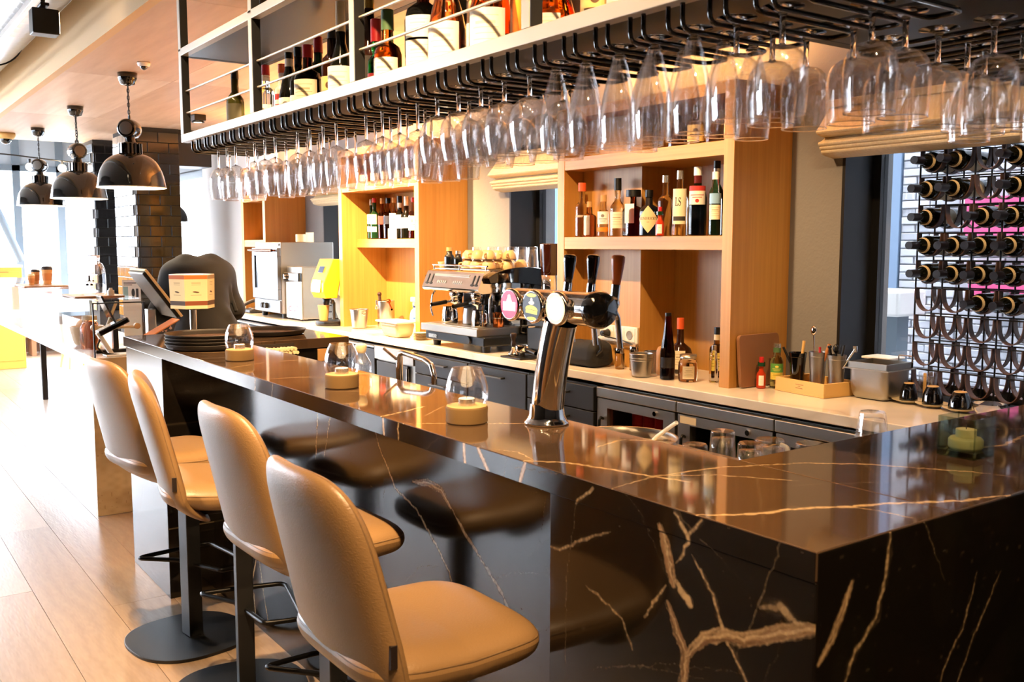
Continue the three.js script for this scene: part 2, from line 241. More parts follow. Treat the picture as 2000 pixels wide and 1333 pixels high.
{ const t = thing('planter', 'white raised planter trough in front of the white brick wall outside', 'planter', [-2.75, -0.2, -4.2]); part(t, 'trough', bx(-0.8, 0.3, 1.3, 1.46, -0.15, 0.15, 0.02), m.offWhite); for (const x of [-0.7, 0.2]) part(t, 'leg', bx(x - 0.04, x + 0.04, 0, 1.3, -0.06, 0.06), m.frameGrey); }
{ const t = thing('poster', 'pink poster on the white brick wall outside the right window', 'poster', [-2.3, 1.5, -4.93]); part(t, 'sheet', bx(-0.25, 0.35, 0, 0.34, 0, 0.02), std(0xe8588e, 0.6)); part(t, 'sheet_lower', bx(-0.2, 0.35, -0.35, -0.1, 0, 0.02), std(0xe8588e, 0.6)); }
{ const t = thing('post', 'blue post outside the window left of the tall shelf unit', 'post', [-6.25, -0.2, -4.2]); part(t, 'shaft', bx(-0.2, 0.2, 0, 3, -0.15, 0.15, 0.03), std(0x6f9bd0, 0.5)); }
{ const t = thing('billboard', 'red and pink poster board seen through the window left of the tall shelf unit', 'poster', [-6.4, 1.5, -4.6]); part(t, 'sheet', bx(-0.8, 0.6, 0, 0.9, 0, 0.04), std(0xd86a5a, 0.6)); part(t, 'band', bx(-0.8, 0.6, -0.5, 0, 0, 0.04), std(0x9aa2b0, 0.6)); part(t, 'leg', bx(-0.7, -0.6, -1.7, -0.5, -0.05, 0), m.frameGrey); part(t, 'leg', bx(0.4, 0.5, -1.7, -0.5, -0.05, 0), m.frameGrey); }

// ---------- back bar: worktop, cabinets, timber shelf units ----------
const CY = 0.94;
tag(part(scene, 'worktop', bx(-9.6, 0.9, 0.9, CY, -2.2495, -1.735, 0.004), m.counter), 'long pale marble worktop running along the back wall', 'worktop');
{ // plinth-standing cabinets under the worktop
  const base = (name, label, cat, x0, x1) => { const t = thing(name, label, cat, [(x0 + x1) / 2, 0, -1.99]); return [t, (x1 - x0) / 2]; };
  const drawers = (label, x0, x1, n) => {
    const [t, h] = base('drawer_cabinet', label, 'cabinet', x0, x1);
    part(t, 'carcass', bx(-h + 0.001, h - 0.001, 0.08, 0.885, -0.25, 0.25), m.cabinet); part(t, 'plinth', bx(-h + 0.02, h - 0.02, 0, 0.08, -0.25, 0.2), m.black);
    const hs = n === 3 ? [[0.765, 0.878], [0.43, 0.76], [0.085, 0.425]] : [[0.62, 0.878], [0.085, 0.615]];
    for (const [a, b] of hs) { const d = part(t, 'drawer', bx(-h + 0.004, h - 0.004, a, b, 0.25, 0.27, 0.003), m.cabinet); part(d, 'handle', [bx(-0.09, 0.09, b - 0.045, b - 0.037, 0.28, 0.3, 0.002), bx(-0.085, -0.078, b - 0.045, b - 0.037, 0.268, 0.285), bx(0.078, 0.085, b - 0.045, b - 0.037, 0.268, 0.285)], m.darkSteel); }
  };
  drawers('black drawer cabinet right under the espresso machine', -4.165, -3.58, 3);
  drawers('black drawer cabinet below the portafilter mat, right of the espresso machine', -3.575, -3.03, 2);
  drawers('black drawer cabinet just left of the steel bottle fridges', -3.025, -2.5, 3);
  { const [t, h] = base('dishwasher', 'steel under-counter dishwasher left of the drawer cabinets', 'dishwasher', -4.68, -4.175); part(t, 'carcass', bx(-h, h, 0.06, 0.885, -0.25, 0.25), m.brushed); part(t, 'control_panel', bx(-h, h, 0.8, 0.885, 0.25, 0.275, 0.003), m.brushed); part(t, 'door', bx(-h + 0.02, h - 0.08, 0.1, 0.79, 0.25, 0.27, 0.004), m.cabinet); part(t, 'handle', bar([h - 0.045, 0.5, 0.29], [h - 0.045, 0.78, 0.29], 0.009), m.chrome); part(t, 'plinth', bx(-h, h, 0, 0.06, -0.25, 0.2), m.black); }
  for (const [l, a, b] of [['black base cabinet beside the steel dishwasher, to its left', -5.4, -4.685], ['black base cabinet below the yellow coffee machine', -6.2, -5.405], ['black base cabinet under the tall oven', -7.2, -6.205], ['black base cabinet at the far end of the worktop', -8.6, -7.205]]) { const [t, h] = base('base_cabinet', l, 'cabinet', a, b); part(t, 'carcass', bx(-h, h, 0, 0.885, -0.25, 0.25), m.cabinet); part(t, 'door', bx(-h + 0.004, -0.002, 0.1, 0.86, 0.25, 0.27, 0.003), m.cabinet); part(t, 'door', bx(0.002, h - 0.004, 0.1, 0.86, 0.25, 0.27, 0.003), m.cabinet); part(t, 'rail_strip', bx(-h, h, 0.87, 0.88, 0.252, 0.275), m.brushed); }
  for (const [l, a, b, bott] of [['steel glass-door bottle fridge with red cans, leftmost of the three', -2.495, -1.985, 1], ['steel glass-door bottle fridge with a white sticker, middle of the three', -1.98, -1.475, 2], ['steel bottle fridge nearest the right end of the worktop', -1.47, -0.965, 0]]) {
    const [t, h] = base('bottle_fridge', l, 'fridge', a, b);
    part(t, 'carcass', [bx(-h, h, 0.06, 0.1, -0.25, 0.22), bx(-h, h, 0.836, 0.885, -0.25, 0.22), bx(-h, -h + 0.02, 0.1, 0.836, -0.25, 0.22), bx(h - 0.02, h, 0.1, 0.836, -0.25, 0.22), bx(-h, h, 0.1, 0.836, -0.25, -0.23)], m.darkSteel);
    part(t, 'top_panel', bx(-h, h, 0.836, 0.882, 0.22, 0.262, 0.004), m.brushed);
    const d = part(t, 'door', [bx(-h + 0.006, -h + 0.075, 0.07, 0.831, 0.225, 0.26), bx(h - 0.075, h - 0.006, 0.07, 0.831, 0.225, 0.26), bx(-h + 0.075, h - 0.075, 0.79, 0.831, 0.225, 0.26), bx(-h + 0.075, h - 0.075, 0.07, 0.14, 0.225, 0.26)], m.brushed);
    part(d, 'pane', bx(-h + 0.075, h - 0.075, 0.14, 0.79, 0.24, 0.243), m.pane); part(d, 'lock', cyl(0.011, 0.011, 0.012, 0, 0, 0, 14).rotateX(Math.PI / 2).translate(h - 0.12, 0.811, 0.258), m.chrome);
    part(d, 'handle', tube([[-h + 0.05, 0.45, 0.262], [-h + 0.05, 0.45, 0.285], [-h + 0.05, 0.74, 0.285], [-h + 0.05, 0.74, 0.262]], 0.007), m.blackMetal);
    part(t, 'shelf', bx(-h + 0.02, h - 0.02, 0.53, 0.54, -0.23, 0.19), m.darkSteel); part(t, 'plinth', bx(-h, h, 0, 0.06, -0.25, 0.2), m.black);
    if (bott === 2) part(t, 'sticker', bx(-h + 0.02, -h + 0.11, 0.795, 0.825, 0.26, 0.2612), m.cream);
    if (bott) for (let k = 0; k < 5; k++) for (const [y0, gq] of [[0.5415, 0], [0.1015, 1]]) {
      const c = thing(y0 > 0.3 && bott === 1 ? 'drink_can' : 'bottle', (bott === 1 ? (gq ? 'dark bottle on the lower shelf of the left fridge, ' : 'two stacked red drink cans in the left fridge, ') : (gq ? 'dark bottle on the lower shelf of the middle fridge, ' : 'green bottle on the top shelf of the middle fridge, ')) + ['leftmost', 'second from left', 'third from left', 'fourth from left', 'rightmost'][k], bott === 1 && !gq ? 'can' : 'bottle', [(a + b) / 2 - 0.15 + k * 0.075, y0, -1.9], 0, `fridge ${bott} shelf ${gq}`);
      if (bott === 1 && !gq) { for (const yy of [0, 0.118]) part(c, yy ? 'can_body' : 'lower_can', lathe([[0, yy], [0.026, yy], [0.032, yy + 0.008], [0.032, yy + 0.105], [0.027, yy + 0.115], [0, yy + 0.115]], 18), phy({ color: 0xb5231d, roughness: 0.3, metalness: 0.4 })); }
      else { part(c, 'glass', lathe([[0, 0], [0.03, 0], [0.03, 0.13], [0.013, 0.18], [0.013, 0.23], [0, 0.23]], 14), gq ? m.blackGloss : std(0x1c4a22, 0.15)); part(c, 'cap', cyl(0.015, 0.014, 0.012, 0, 0.23, 0, 12), gq ? m.tin : m.red); }
    }
  }
}
// timber shelf unit: side panels, back, shelves (and in the right one a boxed-out pier)
function unit(label, x0, x1, o = {}) {
  const t = thing('shelf_unit', label, 'shelf unit', [x0, CY, -2.249]); const W = x1 - x0, d = 0.364, p = 0.055, H = 1.26;
  part(t, 'side_panel', bx(0, p, 0, H, 0, d, 0.0015, 0, o.u), m.veneer); part(t, 'side_panel', bx(W - p, W, 0, H, 0, d, 0.0015, 0, o.u + 0.37), m.veneer);
  part(t, 'top_panel', bx(p, W - p, H - 0.05, H, 0, d - 0.002, 0.0015, 1, o.u), m.veneer); part(t, 'back_panel', bx(p, W - p, 0, H - 0.05, 0, 0.012, 0, 0, o.u), m.veneer);
  const zz = o.box ? 0.238 : 0.012;
  if (o.box) part(t, 'pier_casing', bx(p, p + o.box, 0, H - 0.05, 0.012, 0.238, 0, 0, o.u + 0.2), m.veneer);
  for (const y of [0.572, 0.961]) part(t, 'shelf', bx(p, W - p, y, y + 0.06, 0.012, (o.short && y < 0.7) ? 0.25 : d - 0.002, 0.0015, 1, o.u, y), m.veneer);
  return t;
}
unit('tall oak shelf unit of spirits beside the wine rack window, largest in view', -2.99, -1.837, { u: 0.1, box: 0.425 });
unit('oak shelf unit behind the espresso machine, middle of the three', -5.537, -4.385, { u: 0.5, short: 1 });
unit('narrow oak shelf unit behind the tall oven, farthest of the three', -7.53, -6.963, { u: 0.8 });
// linen roman blinds gathered at the window heads
function blind(label, x0, x1) {
  const t = thing('roman_blind', label, 'blind', [x0, x0 > -2 ? 1.885 : 1.85, -2.2485]); const W = x1 - x0;
  const fold = (y0, y1, z, nm, mm) => { const s = new THREE.Shape(); s.moveTo(0, y0); s.quadraticCurveTo(z * 1.25, y0 + 0.01, z, y0 + 0.03); s.quadraticCurveTo(z * 0.72, (y0 + y1) / 2, 0.035, y1); s.lineTo(0, y1); s.lineTo(0, y0); const g = new THREE.ExtrudeGeometry(s, { depth: W, bevelEnabled: false, curveSegments: 6, steps: 1 }); g.rotateY(Math.PI / 2).scale(1, 1, -1); const i = g.index ? g.toNonIndexed() : g; part(t, nm, flip(uvm(i)), mm); };
  fold(0.075, 0.205, 0.115, 'front_fold', m.linen); fold(0.03, 0.1, 0.1, 'fold', m.linen); fold(0.015, 0.06, 0.09, 'fold', m.linen); fold(0.0, 0.045, 0.08, 'fold', m.linen);
  part(t, 'head_rail', bx(0, W, 0.2, 0.23, 0.001, 0.05, 0.004), m.linen);
}
function flip(g) { const p = g.attributes.position, n = g.attributes.normal, u = g.attributes.uv; for (let i = 0; i < p.count; i += 3) { for (const a of [p, n, u]) { const s = a.itemSize; for (let k = 0; k < s; k++) { const t = a.array[(i + 1) * s + k]; a.array[(i + 1) * s + k] = a.array[(i + 2) * s + k]; a.array[(i + 2) * s + k] = t; } } } g.computeVertexNormals(); return g; }
blind('wide cream roman blind above the wine rack window', -1.63, 0.8);
blind('cream roman blind above the espresso machine window', -3.98, -2.995);
blind('cream roman blind above the window by the steel oven', -6.62, -5.545);

// ---------- the marble bar ----------
const topT = stoneTex(-3.98, 0.02, -1.86, 0.02, 500, [
  [0.011, [[-0.24, 0.01], [-0.2, -0.05], [-0.18, -0.09], [-0.16, -0.17], [-0.12, -0.24], [-0.09, -0.32], [-0.03, -0.43], [0, -0.54]], 1], [0.009, [[-0.72, 0.01], [-0.65, -0.06], [-0.57, -0.09], [-0.47, -0.12], [-0.39, -0.15]], 0.95], [0.007, [[-0.44, 0], [-0.46, -0.12], [-0.44, -0.28], [-0.37, -0.44], [-0.29, -0.54], [-0.2, -0.6], [-0.13, -0.65], [-0.05, -0.68]], 0.8],
  [0.005, [[-0.47, -0.12], [-0.4, -0.23], [-0.28, -0.32]], 0.8], [0.009, [[-0.72, -0.2], [-0.75, -0.3], [-0.69, -0.37]], 0.7], [0.009, [[-1.32, 0.01], [-1.35, -0.08], [-1.39, -0.17]], 0.95], [0.004, [[-1.36, -0.21], [-1.27, -0.1]], 0.7], [0.006, [[-1.22, 0.02], [-1.04, -0.23], [-1, -0.3]], 0.8],
  [0.007, [[-3.1, 0.01], [-3.01, -0.09], [-2.96, -0.22], [-3.02, -0.34]], 0.85], [0.006, [[-2.47, 0.02], [-2.57, -0.18], [-2.56, -0.36]], 0.8], [0.005, [[-2.15, 0.02], [-2.12, -0.13], [-2.04, -0.22]], 0.7], [0.005, [[-0.88, 0], [-0.78, -0.04], [-0.7, -0.02]], 0.7], [0.012, [[-0.25, -0.81], [-0.22, -0.95], [-0.25, -1.1]], 0.8], [0.005, [[-0.13, -0.23], [-0.09, -0.26], [-0.02, -0.27]], 0.6],
  [0.006, [[-3.6, -0.1], [-3.4, -0.5], [-3.5, -0.86]], 0.7], [0.006, [[-1.8, -0.05], [-1.7, -0.2], [-1.75, -0.36]], 0.6], [0.006, [[-0.4, -1.0], [-0.2, -1.3], [0, -1.5]], 0.7]], 70, 11, '#4b3a2b');
const frontT = stoneTex(-3.98, 0.02, 0, 1.11, 500, [
  [0.022, [[-0.315, 1.065], [-0.3, 1.03], [-0.29, 1], [-0.28, 0.965]], 0.9], [0.012, [[-0.275, 0.975], [-0.25, 0.955], [-0.24, 0.945]], 0.8], [0.007, [[-0.275, 1.01], [-0.25, 1.05], [-0.25, 1.06], [-0.22, 1.095]], 0.8], [0.008, [[-0.28, 1.095], [-0.25, 1.06]], 0.8], [0.006, [[-0.24, 1.03], [-0.22, 1.01], [-0.19, 0.97], [-0.18, 0.94], [-0.16, 0.91], [-0.12, 0.86], [-0.08, 0.78]], 0.85],
  [0.018, [[-0.295, 0.935], [-0.27, 0.89], [-0.25, 0.86], [-0.255, 0.8], [-0.24, 0.7]], 0.95], [0.024, [[-0.25, 0.855], [-0.21, 0.9], [-0.17, 0.92], [-0.13, 0.925], [-0.08, 0.95], [-0.03, 0.975], [0, 0.99]], 0.9], [0.03, [[-0.1, 0.94], [-0.05, 0.965], [0, 0.985]], 0.5], [0.006, [[-0.3, 0.96], [-0.33, 0.92], [-0.35, 0.89]], 0.7], [0.005, [[-0.51, 0.9], [-0.41, 0.87], [-0.38, 0.82]], 0.7], [0.006, [[-0.54, 1.05], [-0.49, 1.09]], 0.7], [0.006, [[-0.71, 0.99], [-0.66, 0.94], [-0.58, 0.95], [-0.51, 0.99], [-0.44, 1.02]], 0.6],
  [0.012, [[-0.1, 0.99], [-0.06, 1.0], [-0.03, 0.985]], 0.5], [0.006, [[-3.8, 0.2], [-3.6, 0.6], [-3.5, 0.9]], 0.4], [0.02, [[-0.93, 1.1], [-0.925, 1.05]], 0.9], [0.018, [[-0.875, 1.1], [-0.83, 1.05]], 0.85], [0.02, [[-0.7, 1.1], [-0.72, 1.05]], 0.85], [0.016, [[-1.31, 1.1], [-1.305, 1.05]], 0.85], [0.007, [[-1.23, 1.1], [-1.23, 1.05]], 0.7], [0.008, [[-2.2, 1.1], [-2.21, 1.05]], 0.6], [0.006, [[-2.05, 1.1], [-2.06, 1.05]], 0.6]], 80, 23);
const recT = stoneTex(-3.4, -0.6, 0, 1.07, 500, [
  [0.008, [[-1.75, 0.98], [-1.72, 0.93], [-1.62, 0.82], [-1.49, 0.78], [-1.42, 0.73], [-1.32, 0.65], [-1.25, 0.5]], 0.8], [0.022, [[-1.52, 0.86], [-1.43, 0.875], [-1.36, 0.87], [-1.31, 0.83]], 0.7], [0.011, [[-1.31, 0.83], [-1.24, 0.78], [-1.18, 0.74], [-1.09, 0.68], [-1, 0.6]], 0.75], [0.008, [[-2.16, 0.98], [-2.19, 0.8]], 0.8], [0.006, [[-2.06, 0.98], [-2.12, 0.82]], 0.7], [0.012, [[-2.91, 0.3], [-2.83, 0.12], [-2.81, 0.03]], 0.8], [0.016, [[-2.78, 0.3], [-2.86, 0.14]], 0.8], [0.008, [[-2.76, 0.3], [-2.72, 0.16], [-2.67, 0.05]], 0.8], [0.008, [[-0.85, 0.95], [-0.78, 0.88], [-0.7, 0.86]], 0.5]], 50, 31);
const endT = stoneTex(-1.86, 0.02, 0, 1.11, 400, [[0.008, [[-0.18, 1.11], [-0.17, 1.03], [-0.15, 0.97], [-0.1, 0.93], [-0.07, 0.88]], 0.7], [0.02, [[-0.085, 1.04], [-0.065, 1], [-0.04, 0.96], [-0.01, 0.93]], 0.45], [0.005, [[-0.44, 0.98], [-0.4, 0.89], [-0.35, 0.84], [-0.33, 0.78]], 0.6], [0.005, [[-0.52, 0.97], [-0.44, 0.87], [-0.38, 0.78]], 0.6]], 25, 41);
const stone = (map, r = 0.07, ior = 1.55) => phy({ color: 0xffffff, roughness: r, map, ior });
const mTop = stone(topT, 0.06, 1.85), mFront = stone(frontT, 0.1), mRec = stone(recT, 0.13, 1.5), mEnd = stone(endT, 0.12);
{
  const b = thing('bar_counter', 'U-shaped dark marble bar counter with cream veins', 'bar counter', [0, 0, 0]);
  const r = 0.0025;
  part(b, 'countertop', uvFit(mergeGeometries([bx(-3.94, 0, 1.055, 1.1, -0.36, 0, r), bx(-3.94, -3.3, 1.055, 1.1, -0.87, -0.3605, r), bx(-0.46, 0, 1.055, 1.1, -1.715, -0.3605, r)]), topT, 'x', 'z'), mTop);
  part(b, 'edge_strip', uvFit(bx(-3.938, -0.002, 1.054, 1.0985, -0.001, 0.0012), frontT, 'x', 'y'), mFront);
  part(b, 'end_panel', uvFit(bx(-0.62, 0, 0, 1.0545, -0.36, 0, r), frontT, 'x', 'y'), mFront); part(b, 'end_panel', uvFit(bx(-3.9, -3.3, 0, 1.0545, -0.36, 0, r), frontT, 'x', 'y'), mFront);
  part(b, 'recessed_panel', uvFit(bx(-3.3, -0.62, 0, 1.0545, -0.36, -0.2), recT, 'x', 'y'), mRec);
  part(b, 'side_panel', uvFit(bx(-0.03, 0.001, 0, 1.0985, -1.715, -0.002, r), endT, 'z', 'y'), mEnd); part(b, 'side_panel', uvFit(bx(-0.46, -0.43, 0, 1.0545, -1.715, -0.361), endT, 'z', 'y'), mEnd);
  part(b, 'side_panel', bx(-3.34, -3.31, 0, 1.0545, -0.87, -0.361), mEnd); part(b, 'side_panel', bx(-3.9, -3.87, 0, 1.0545, -0.87, -0.361), mEnd); part(b, 'side_panel', bx(-3.87, -3.34, 0, 1.0545, -0.87, -0.84), mEnd);
  part(b, 'socket_plate', bx(-3.309, -3.302, 0.99, 1.05, -0.76, -0.71, 0.003), m.cork);
  part(b, 'inner_shelf', [bx(-1.3, -0.461, 0.975, 0.9988, -0.72, -0.361, 0.003), bx(-0.74, -0.461, 0.975, 0.9988, -1.6, -0.7205, 0.003)], m.brushed); part(b, 'sink_shelf', bx(-3.3, -1.301, 0.9, 0.93, -0.7, -0.361, 0.003), m.brushed);
}

// ---------- lamps ----------
// recessed ceiling spots: ring, glowing lens and the beam just under it
const proto = {};
function downlight(label, [x, y, z], to, I, ang = 0.75, pen = 0.6, col = WARM) {
  let t;
  if (!proto.down) { t = proto.down = thing('ceiling_spotlight', label, 'spotlight', [x, y, z]); part(t, 'trim_ring', lathe([[0.045, 0], [0.055, -0.006], [0.055, -0.012], [0.036, -0.012], [0.034, 0]], 24), m.black); part(t, 'lens', cyl(0.034, 0.034, 0.004, 0, -0.01, 0, 20), glow(SOFT, 14)); }
  else t = dup(proto.down, [x, y, z], 0, label);
  spot([x, y - 0.03, z], to, I, ang, pen, col); return t;
}
downlight('black ceiling spotlight in front of the tall right shelf unit', [-1.9, 2.65, -1.0], [-2.3, 1.0, -1.95], 9, 0.8);
downlight('black ceiling spotlight in front of the espresso machine', [-3.4, 2.65, -1.0], [-3.75, 1.0, -1.95], 15, 0.8);
downlight('black ceiling spotlight in front of the middle shelf unit', [-4.55, 2.65, -0.95], [-4.95, 1.1, -1.95], 52, 0.8);
downlight('black ceiling spotlight near the tile column, seen under the rack end', [-7.6, 2.598, -1.55], [-6.9, 1.2, -1.95], 16, 0.5); part(scene.getObjectByName('ceiling_spotlight_003'), 'mounting_box', bx(-0.07, 0.07, 0.001, 0.051, -0.05, 0.05, 0.004), m.black);
downlight('black ceiling spotlight above the right end of the worktop', [-0.5, 2.65, -1.1], [-0.9, 0.9, -1.95], 6, 0.85);
downlight('black ceiling spotlight over the staff side of the bar', [-2.6, 2.65, -0.75], [-2.6, 1.1, -0.2], 14, 0.9);
// track spots hanging under the high ceiling on the customers' side
{
  const tr = thing('lighting_track', 'black lighting track under the high ceiling beside the silver duct', 'lighting track', [-5, 3.45, 0.75]);
  part(tr, 'rail', bx(-5.2, 6.5, -0.02, 0.02, -0.02, 0.02), m.blackMetal); for (const x of [-5, 0, 6]) part(tr, 'drop_rod', bar([x, 0.02, 0], [x, 0.15, 0], 0.008), m.blackMetal);
}
let trackSpot;
function track(label, x, to, I, ang, col = WARM, pen = 0.6) {
  const y = 3.34, z = 0.75; let t;
  const dir = V(to).sub(V([x, y, z])).normalize();
  if (!trackSpot) { t = trackSpot = thing('track_spotlight', label, 'spotlight', [x, y, z]); part(t, 'stem', bar([0, 0.09, 0], [0, 0, 0], 0.01), m.blackMetal); const h = part(t, 'head', lathe([[0, -0.06], [0.04, -0.06], [0.045, -0.05], [0.045, 0.07], [0.038, 0.07], [0.038, 0.05], [0, 0.05]], 20), m.black); part(h, 'lens', cyl(0.036, 0.036, 0.003, 0, 0.052, 0, 18), glow(SOFT, 14)); }
  else t = dup(trackSpot, [x, y, z], 0, label);
  t.children[1].quaternion.setFromUnitVectors(new THREE.Vector3(0, 1, 0), dir);
  const p = V([x, y, z]).addScaledVector(dir, 0.1); spot(p.toArray(), to, I, ang, pen, col); return t;
}
track('black track spotlight aimed at the nearest bar stool', 0.6, [-0.9, 0.9, 0.05], 26, 0.5);
track('black track spotlight aimed at the third bar stool', -0.9, [-1.8, 1.0, -0.05], 26, 0.5);
track('black track spotlight aimed at the two farther bar stools', -2.4, [-2.9, 0.9, 0.0], 20, 0.5);
track('black track spotlight washing the bulkhead above the farther stools', -3.9, [-4.0, 3.0, -0.15], 50, 0.5);
track('black track spotlight washing the bulkhead above the travertine counter', -6.2, [-6.4, 2.95, -0.15], 50, 0.5);
track('black track spotlight washing the far end of the bulkhead', -9.0, [-9.2, 2.95, -0.15], 50, 0.5);
track('black track spotlight lighting the near end of the glass rack', 1.6, [-0.6, 1.6, -0.3], 9, 0.6);
track('black track spotlight lighting the middle of the glass rack', -0.2, [-1.6, 1.7, -0.3], 9, 0.6);
track('black track spotlight lighting the far end of the glass rack', -1.7, [-2.7, 1.7, -0.3], 9, 0.6);
// LED strips on top of the shelf units wash the wall and ceiling above
function strip(label, x0, x1, k) {
  const t = thing('led_strip', label, 'light strip', [(x0 + x1) / 2, 2.2, -2.05]); const w = x1 - x0;
  part(t, 'channel', [bx(-w / 2, w / 2, 0.0005, 0.004, -0.012, 0.012), bx(-w / 2, w / 2, 0.004, 0.014, -0.012, -0.01), bx(-w / 2, w / 2, 0.004, 0.014, 0.01, 0.012)], m.brushed);
  part(t, 'diffuser', bx(-w / 2 + 0.01, w / 2 - 0.01, 0.004, 0.01, -0.0095, 0.0095), glow(AMBER, 8));
  const l = new THREE.RectAreaLight(AMBER, k, w - 0.02, 0.02); l.position.set((x0 + x1) / 2, 2.216, -2.05); l.rotation.x = Math.PI / 2; scene.add(l); l.name = numbered('strip_glow');
}
strip('warm light strip on top of the right shelf unit', -2.95, -1.88, 420);
strip('warm light strip on top of the middle shelf unit', -5.5, -4.42, 420);
strip('warm light strip on top of the far shelf unit', -7.5, -7.0, 300);
{ const t = thing('lighting_track', 'pale lighting track below the silver duct', 'lighting track', [-7.5, 2.77, 0.2]); part(t, 'rail', bx(-4, 3.6, -0.017, 0.017, -0.017, 0.017, 0.003), std(0xd8d2cc, 0.3, 0.4)); for (const x of [-3.5, 0, 3.2]) part(t, 'hanger', bar([x, 0.017, 0], [x, 0.062, 0], 0.004), m.blackMetal);
  const h = thing('track_spotlight', 'boxy black spotlight on the pale track at the top left', 'spotlight', [-4.4, 2.7515, 0.2]); part(h, 'stem', bar([0, 0, 0], [0, -0.05, 0], 0.01), m.black); part(h, 'bracket', [bx(-0.05, 0.05, -0.065, -0.05, -0.02, 0.02, 0.004), bx(-0.05, -0.042, -0.16, -0.06, -0.02, 0.02, 0.003)], m.black); const k = part(h, 'head', bx(-0.04, 0.06, -0.2, -0.08, -0.06, 0.06, 0.006).rotateX(0.0), m.black); part(k, 'lens', bx(-0.03, 0.05, -0.19, -0.09, -0.0625, -0.06), glow(SOFT, 10)); spot([-4.4, 2.6, 0.12], [-4.9, 1.4, -1.9], 6, 0.5); }
{ // three black enamel pendants
  const make = () => {
    const t = thing('pendant_lamp', 'nearest and largest of the three black dome pendant lamps', 'pendant lamp', [-5.82, 1.905, -0.535]);
    part(t, 'canopy', lathe([[0.02, 0.665], [0.045, 0.672], [0.06, 0.71], [0.063, 0.7445], [0, 0.7445]], 24), m.blackGloss);
    part(t, 'cord', tube([[0, 0.67, 0], [0.004, 0.6, 0.002], [0.012, 0.52, 0.004], [0, 0.45, 0]], 0.004), m.black);
    const links = []; for (let k = 0; k < 9; k++) { const g = new THREE.TorusGeometry(0.011, 0.0028, 6, 14).scale(0.7, 1.35, 1); if (k % 2) g.rotateY(Math.PI / 2); g.translate(0, 0.655 - k * 0.023, 0); links.push(g); }
    part(t, 'chain', links, m.black);
    const body = part(t, 'gear_housing', lathe([[0, -0.062], [0.05, -0.062], [0.062, -0.05], [0.066, 0], [0.062, 0.05], [0.05, 0.062], [0, 0.062]], 28).rotateX(Math.PI / 2).rotateY(0.95).translate(0, 0.385, 0), m.blackGloss);
    part(body, 'cover', lathe([[0, 0.066], [0.04, 0.066], [0.044, 0.06]], 24).rotateX(Math.PI / 2).rotateY(0.95).translate(0, 0.385, 0), std(0x6a655e, 0.4, 0.3));
    part(body, 'hook', tube([[-0.014, 0.44, 0], [-0.012, 0.47, 0], [0.012, 0.47, 0], [0.014, 0.44, 0]], 0.005), m.black);
    const neck = []; for (let k = 0; k < 14; k++) { const a = k / 14 * 6.283; neck.push(bx(-0.007, 0.007, 0.225, 0.29, 0.066, 0.074).rotateY(a)); } neck.push(lathe([[0.03, 0.34], [0.034, 0.3], [0.062, 0.29], [0.062, 0.22], [0.08, 0.21]], 24));
    part(t, 'vented_neck', neck, m.blackGloss);
    const sh = part(t, 'lamp_shade', lathe(smooth([[0.075, 0.222], [0.12, 0.205], [0.165, 0.165], [0.196, 0.105], [0.21, 0.04], [0.216, 0.002]], 4), 40), phy({ color: 0x0a0807, roughness: 0.1, clearcoat: 1, clearcoatRoughness: 0.04, side: THREE.DoubleSide }));
    part(sh, 'liner', lathe(smooth([[0.214, 0.003], [0.207, 0.04], [0.193, 0.103], [0.162, 0.162], [0.118, 0.2], [0.0, 0.214]], 4), 40), phy({ color: 0xf4f2ee, roughness: 0.4, side: THREE.DoubleSide }));
    part(sh, 'rim', new THREE.TorusGeometry(0.2155, 0.003, 8, 48).rotateX(Math.PI / 2).translate(0, 0.003, 0), m.white2);
    part(t, 'bulb', new THREE.SphereGeometry(0.035, 20, 14).translate(0, 0.105, 0), glow(SOFT, 9));
    return t;
  };
  const a = make(); const at = [[-5.82, 1.905, -0.535], [-7.65, 1.905, -0.575], [-9.42, 1.905, -0.585]];
  dup(a, at[1], 0.75, 'middle one of the three black dome pendant lamps'); dup(a, at[2], 0.1, 'farthest and smallest of the three black dome pendant lamps');
  for (const [x, y, z] of at) { const l = new THREE.PointLight(SOFT, 2.4, 0, 2); l.position.set(x, y + 0.062, z); l.castShadow = true; l.name = numbered('pendant_glow'); scene.add(l); }
}

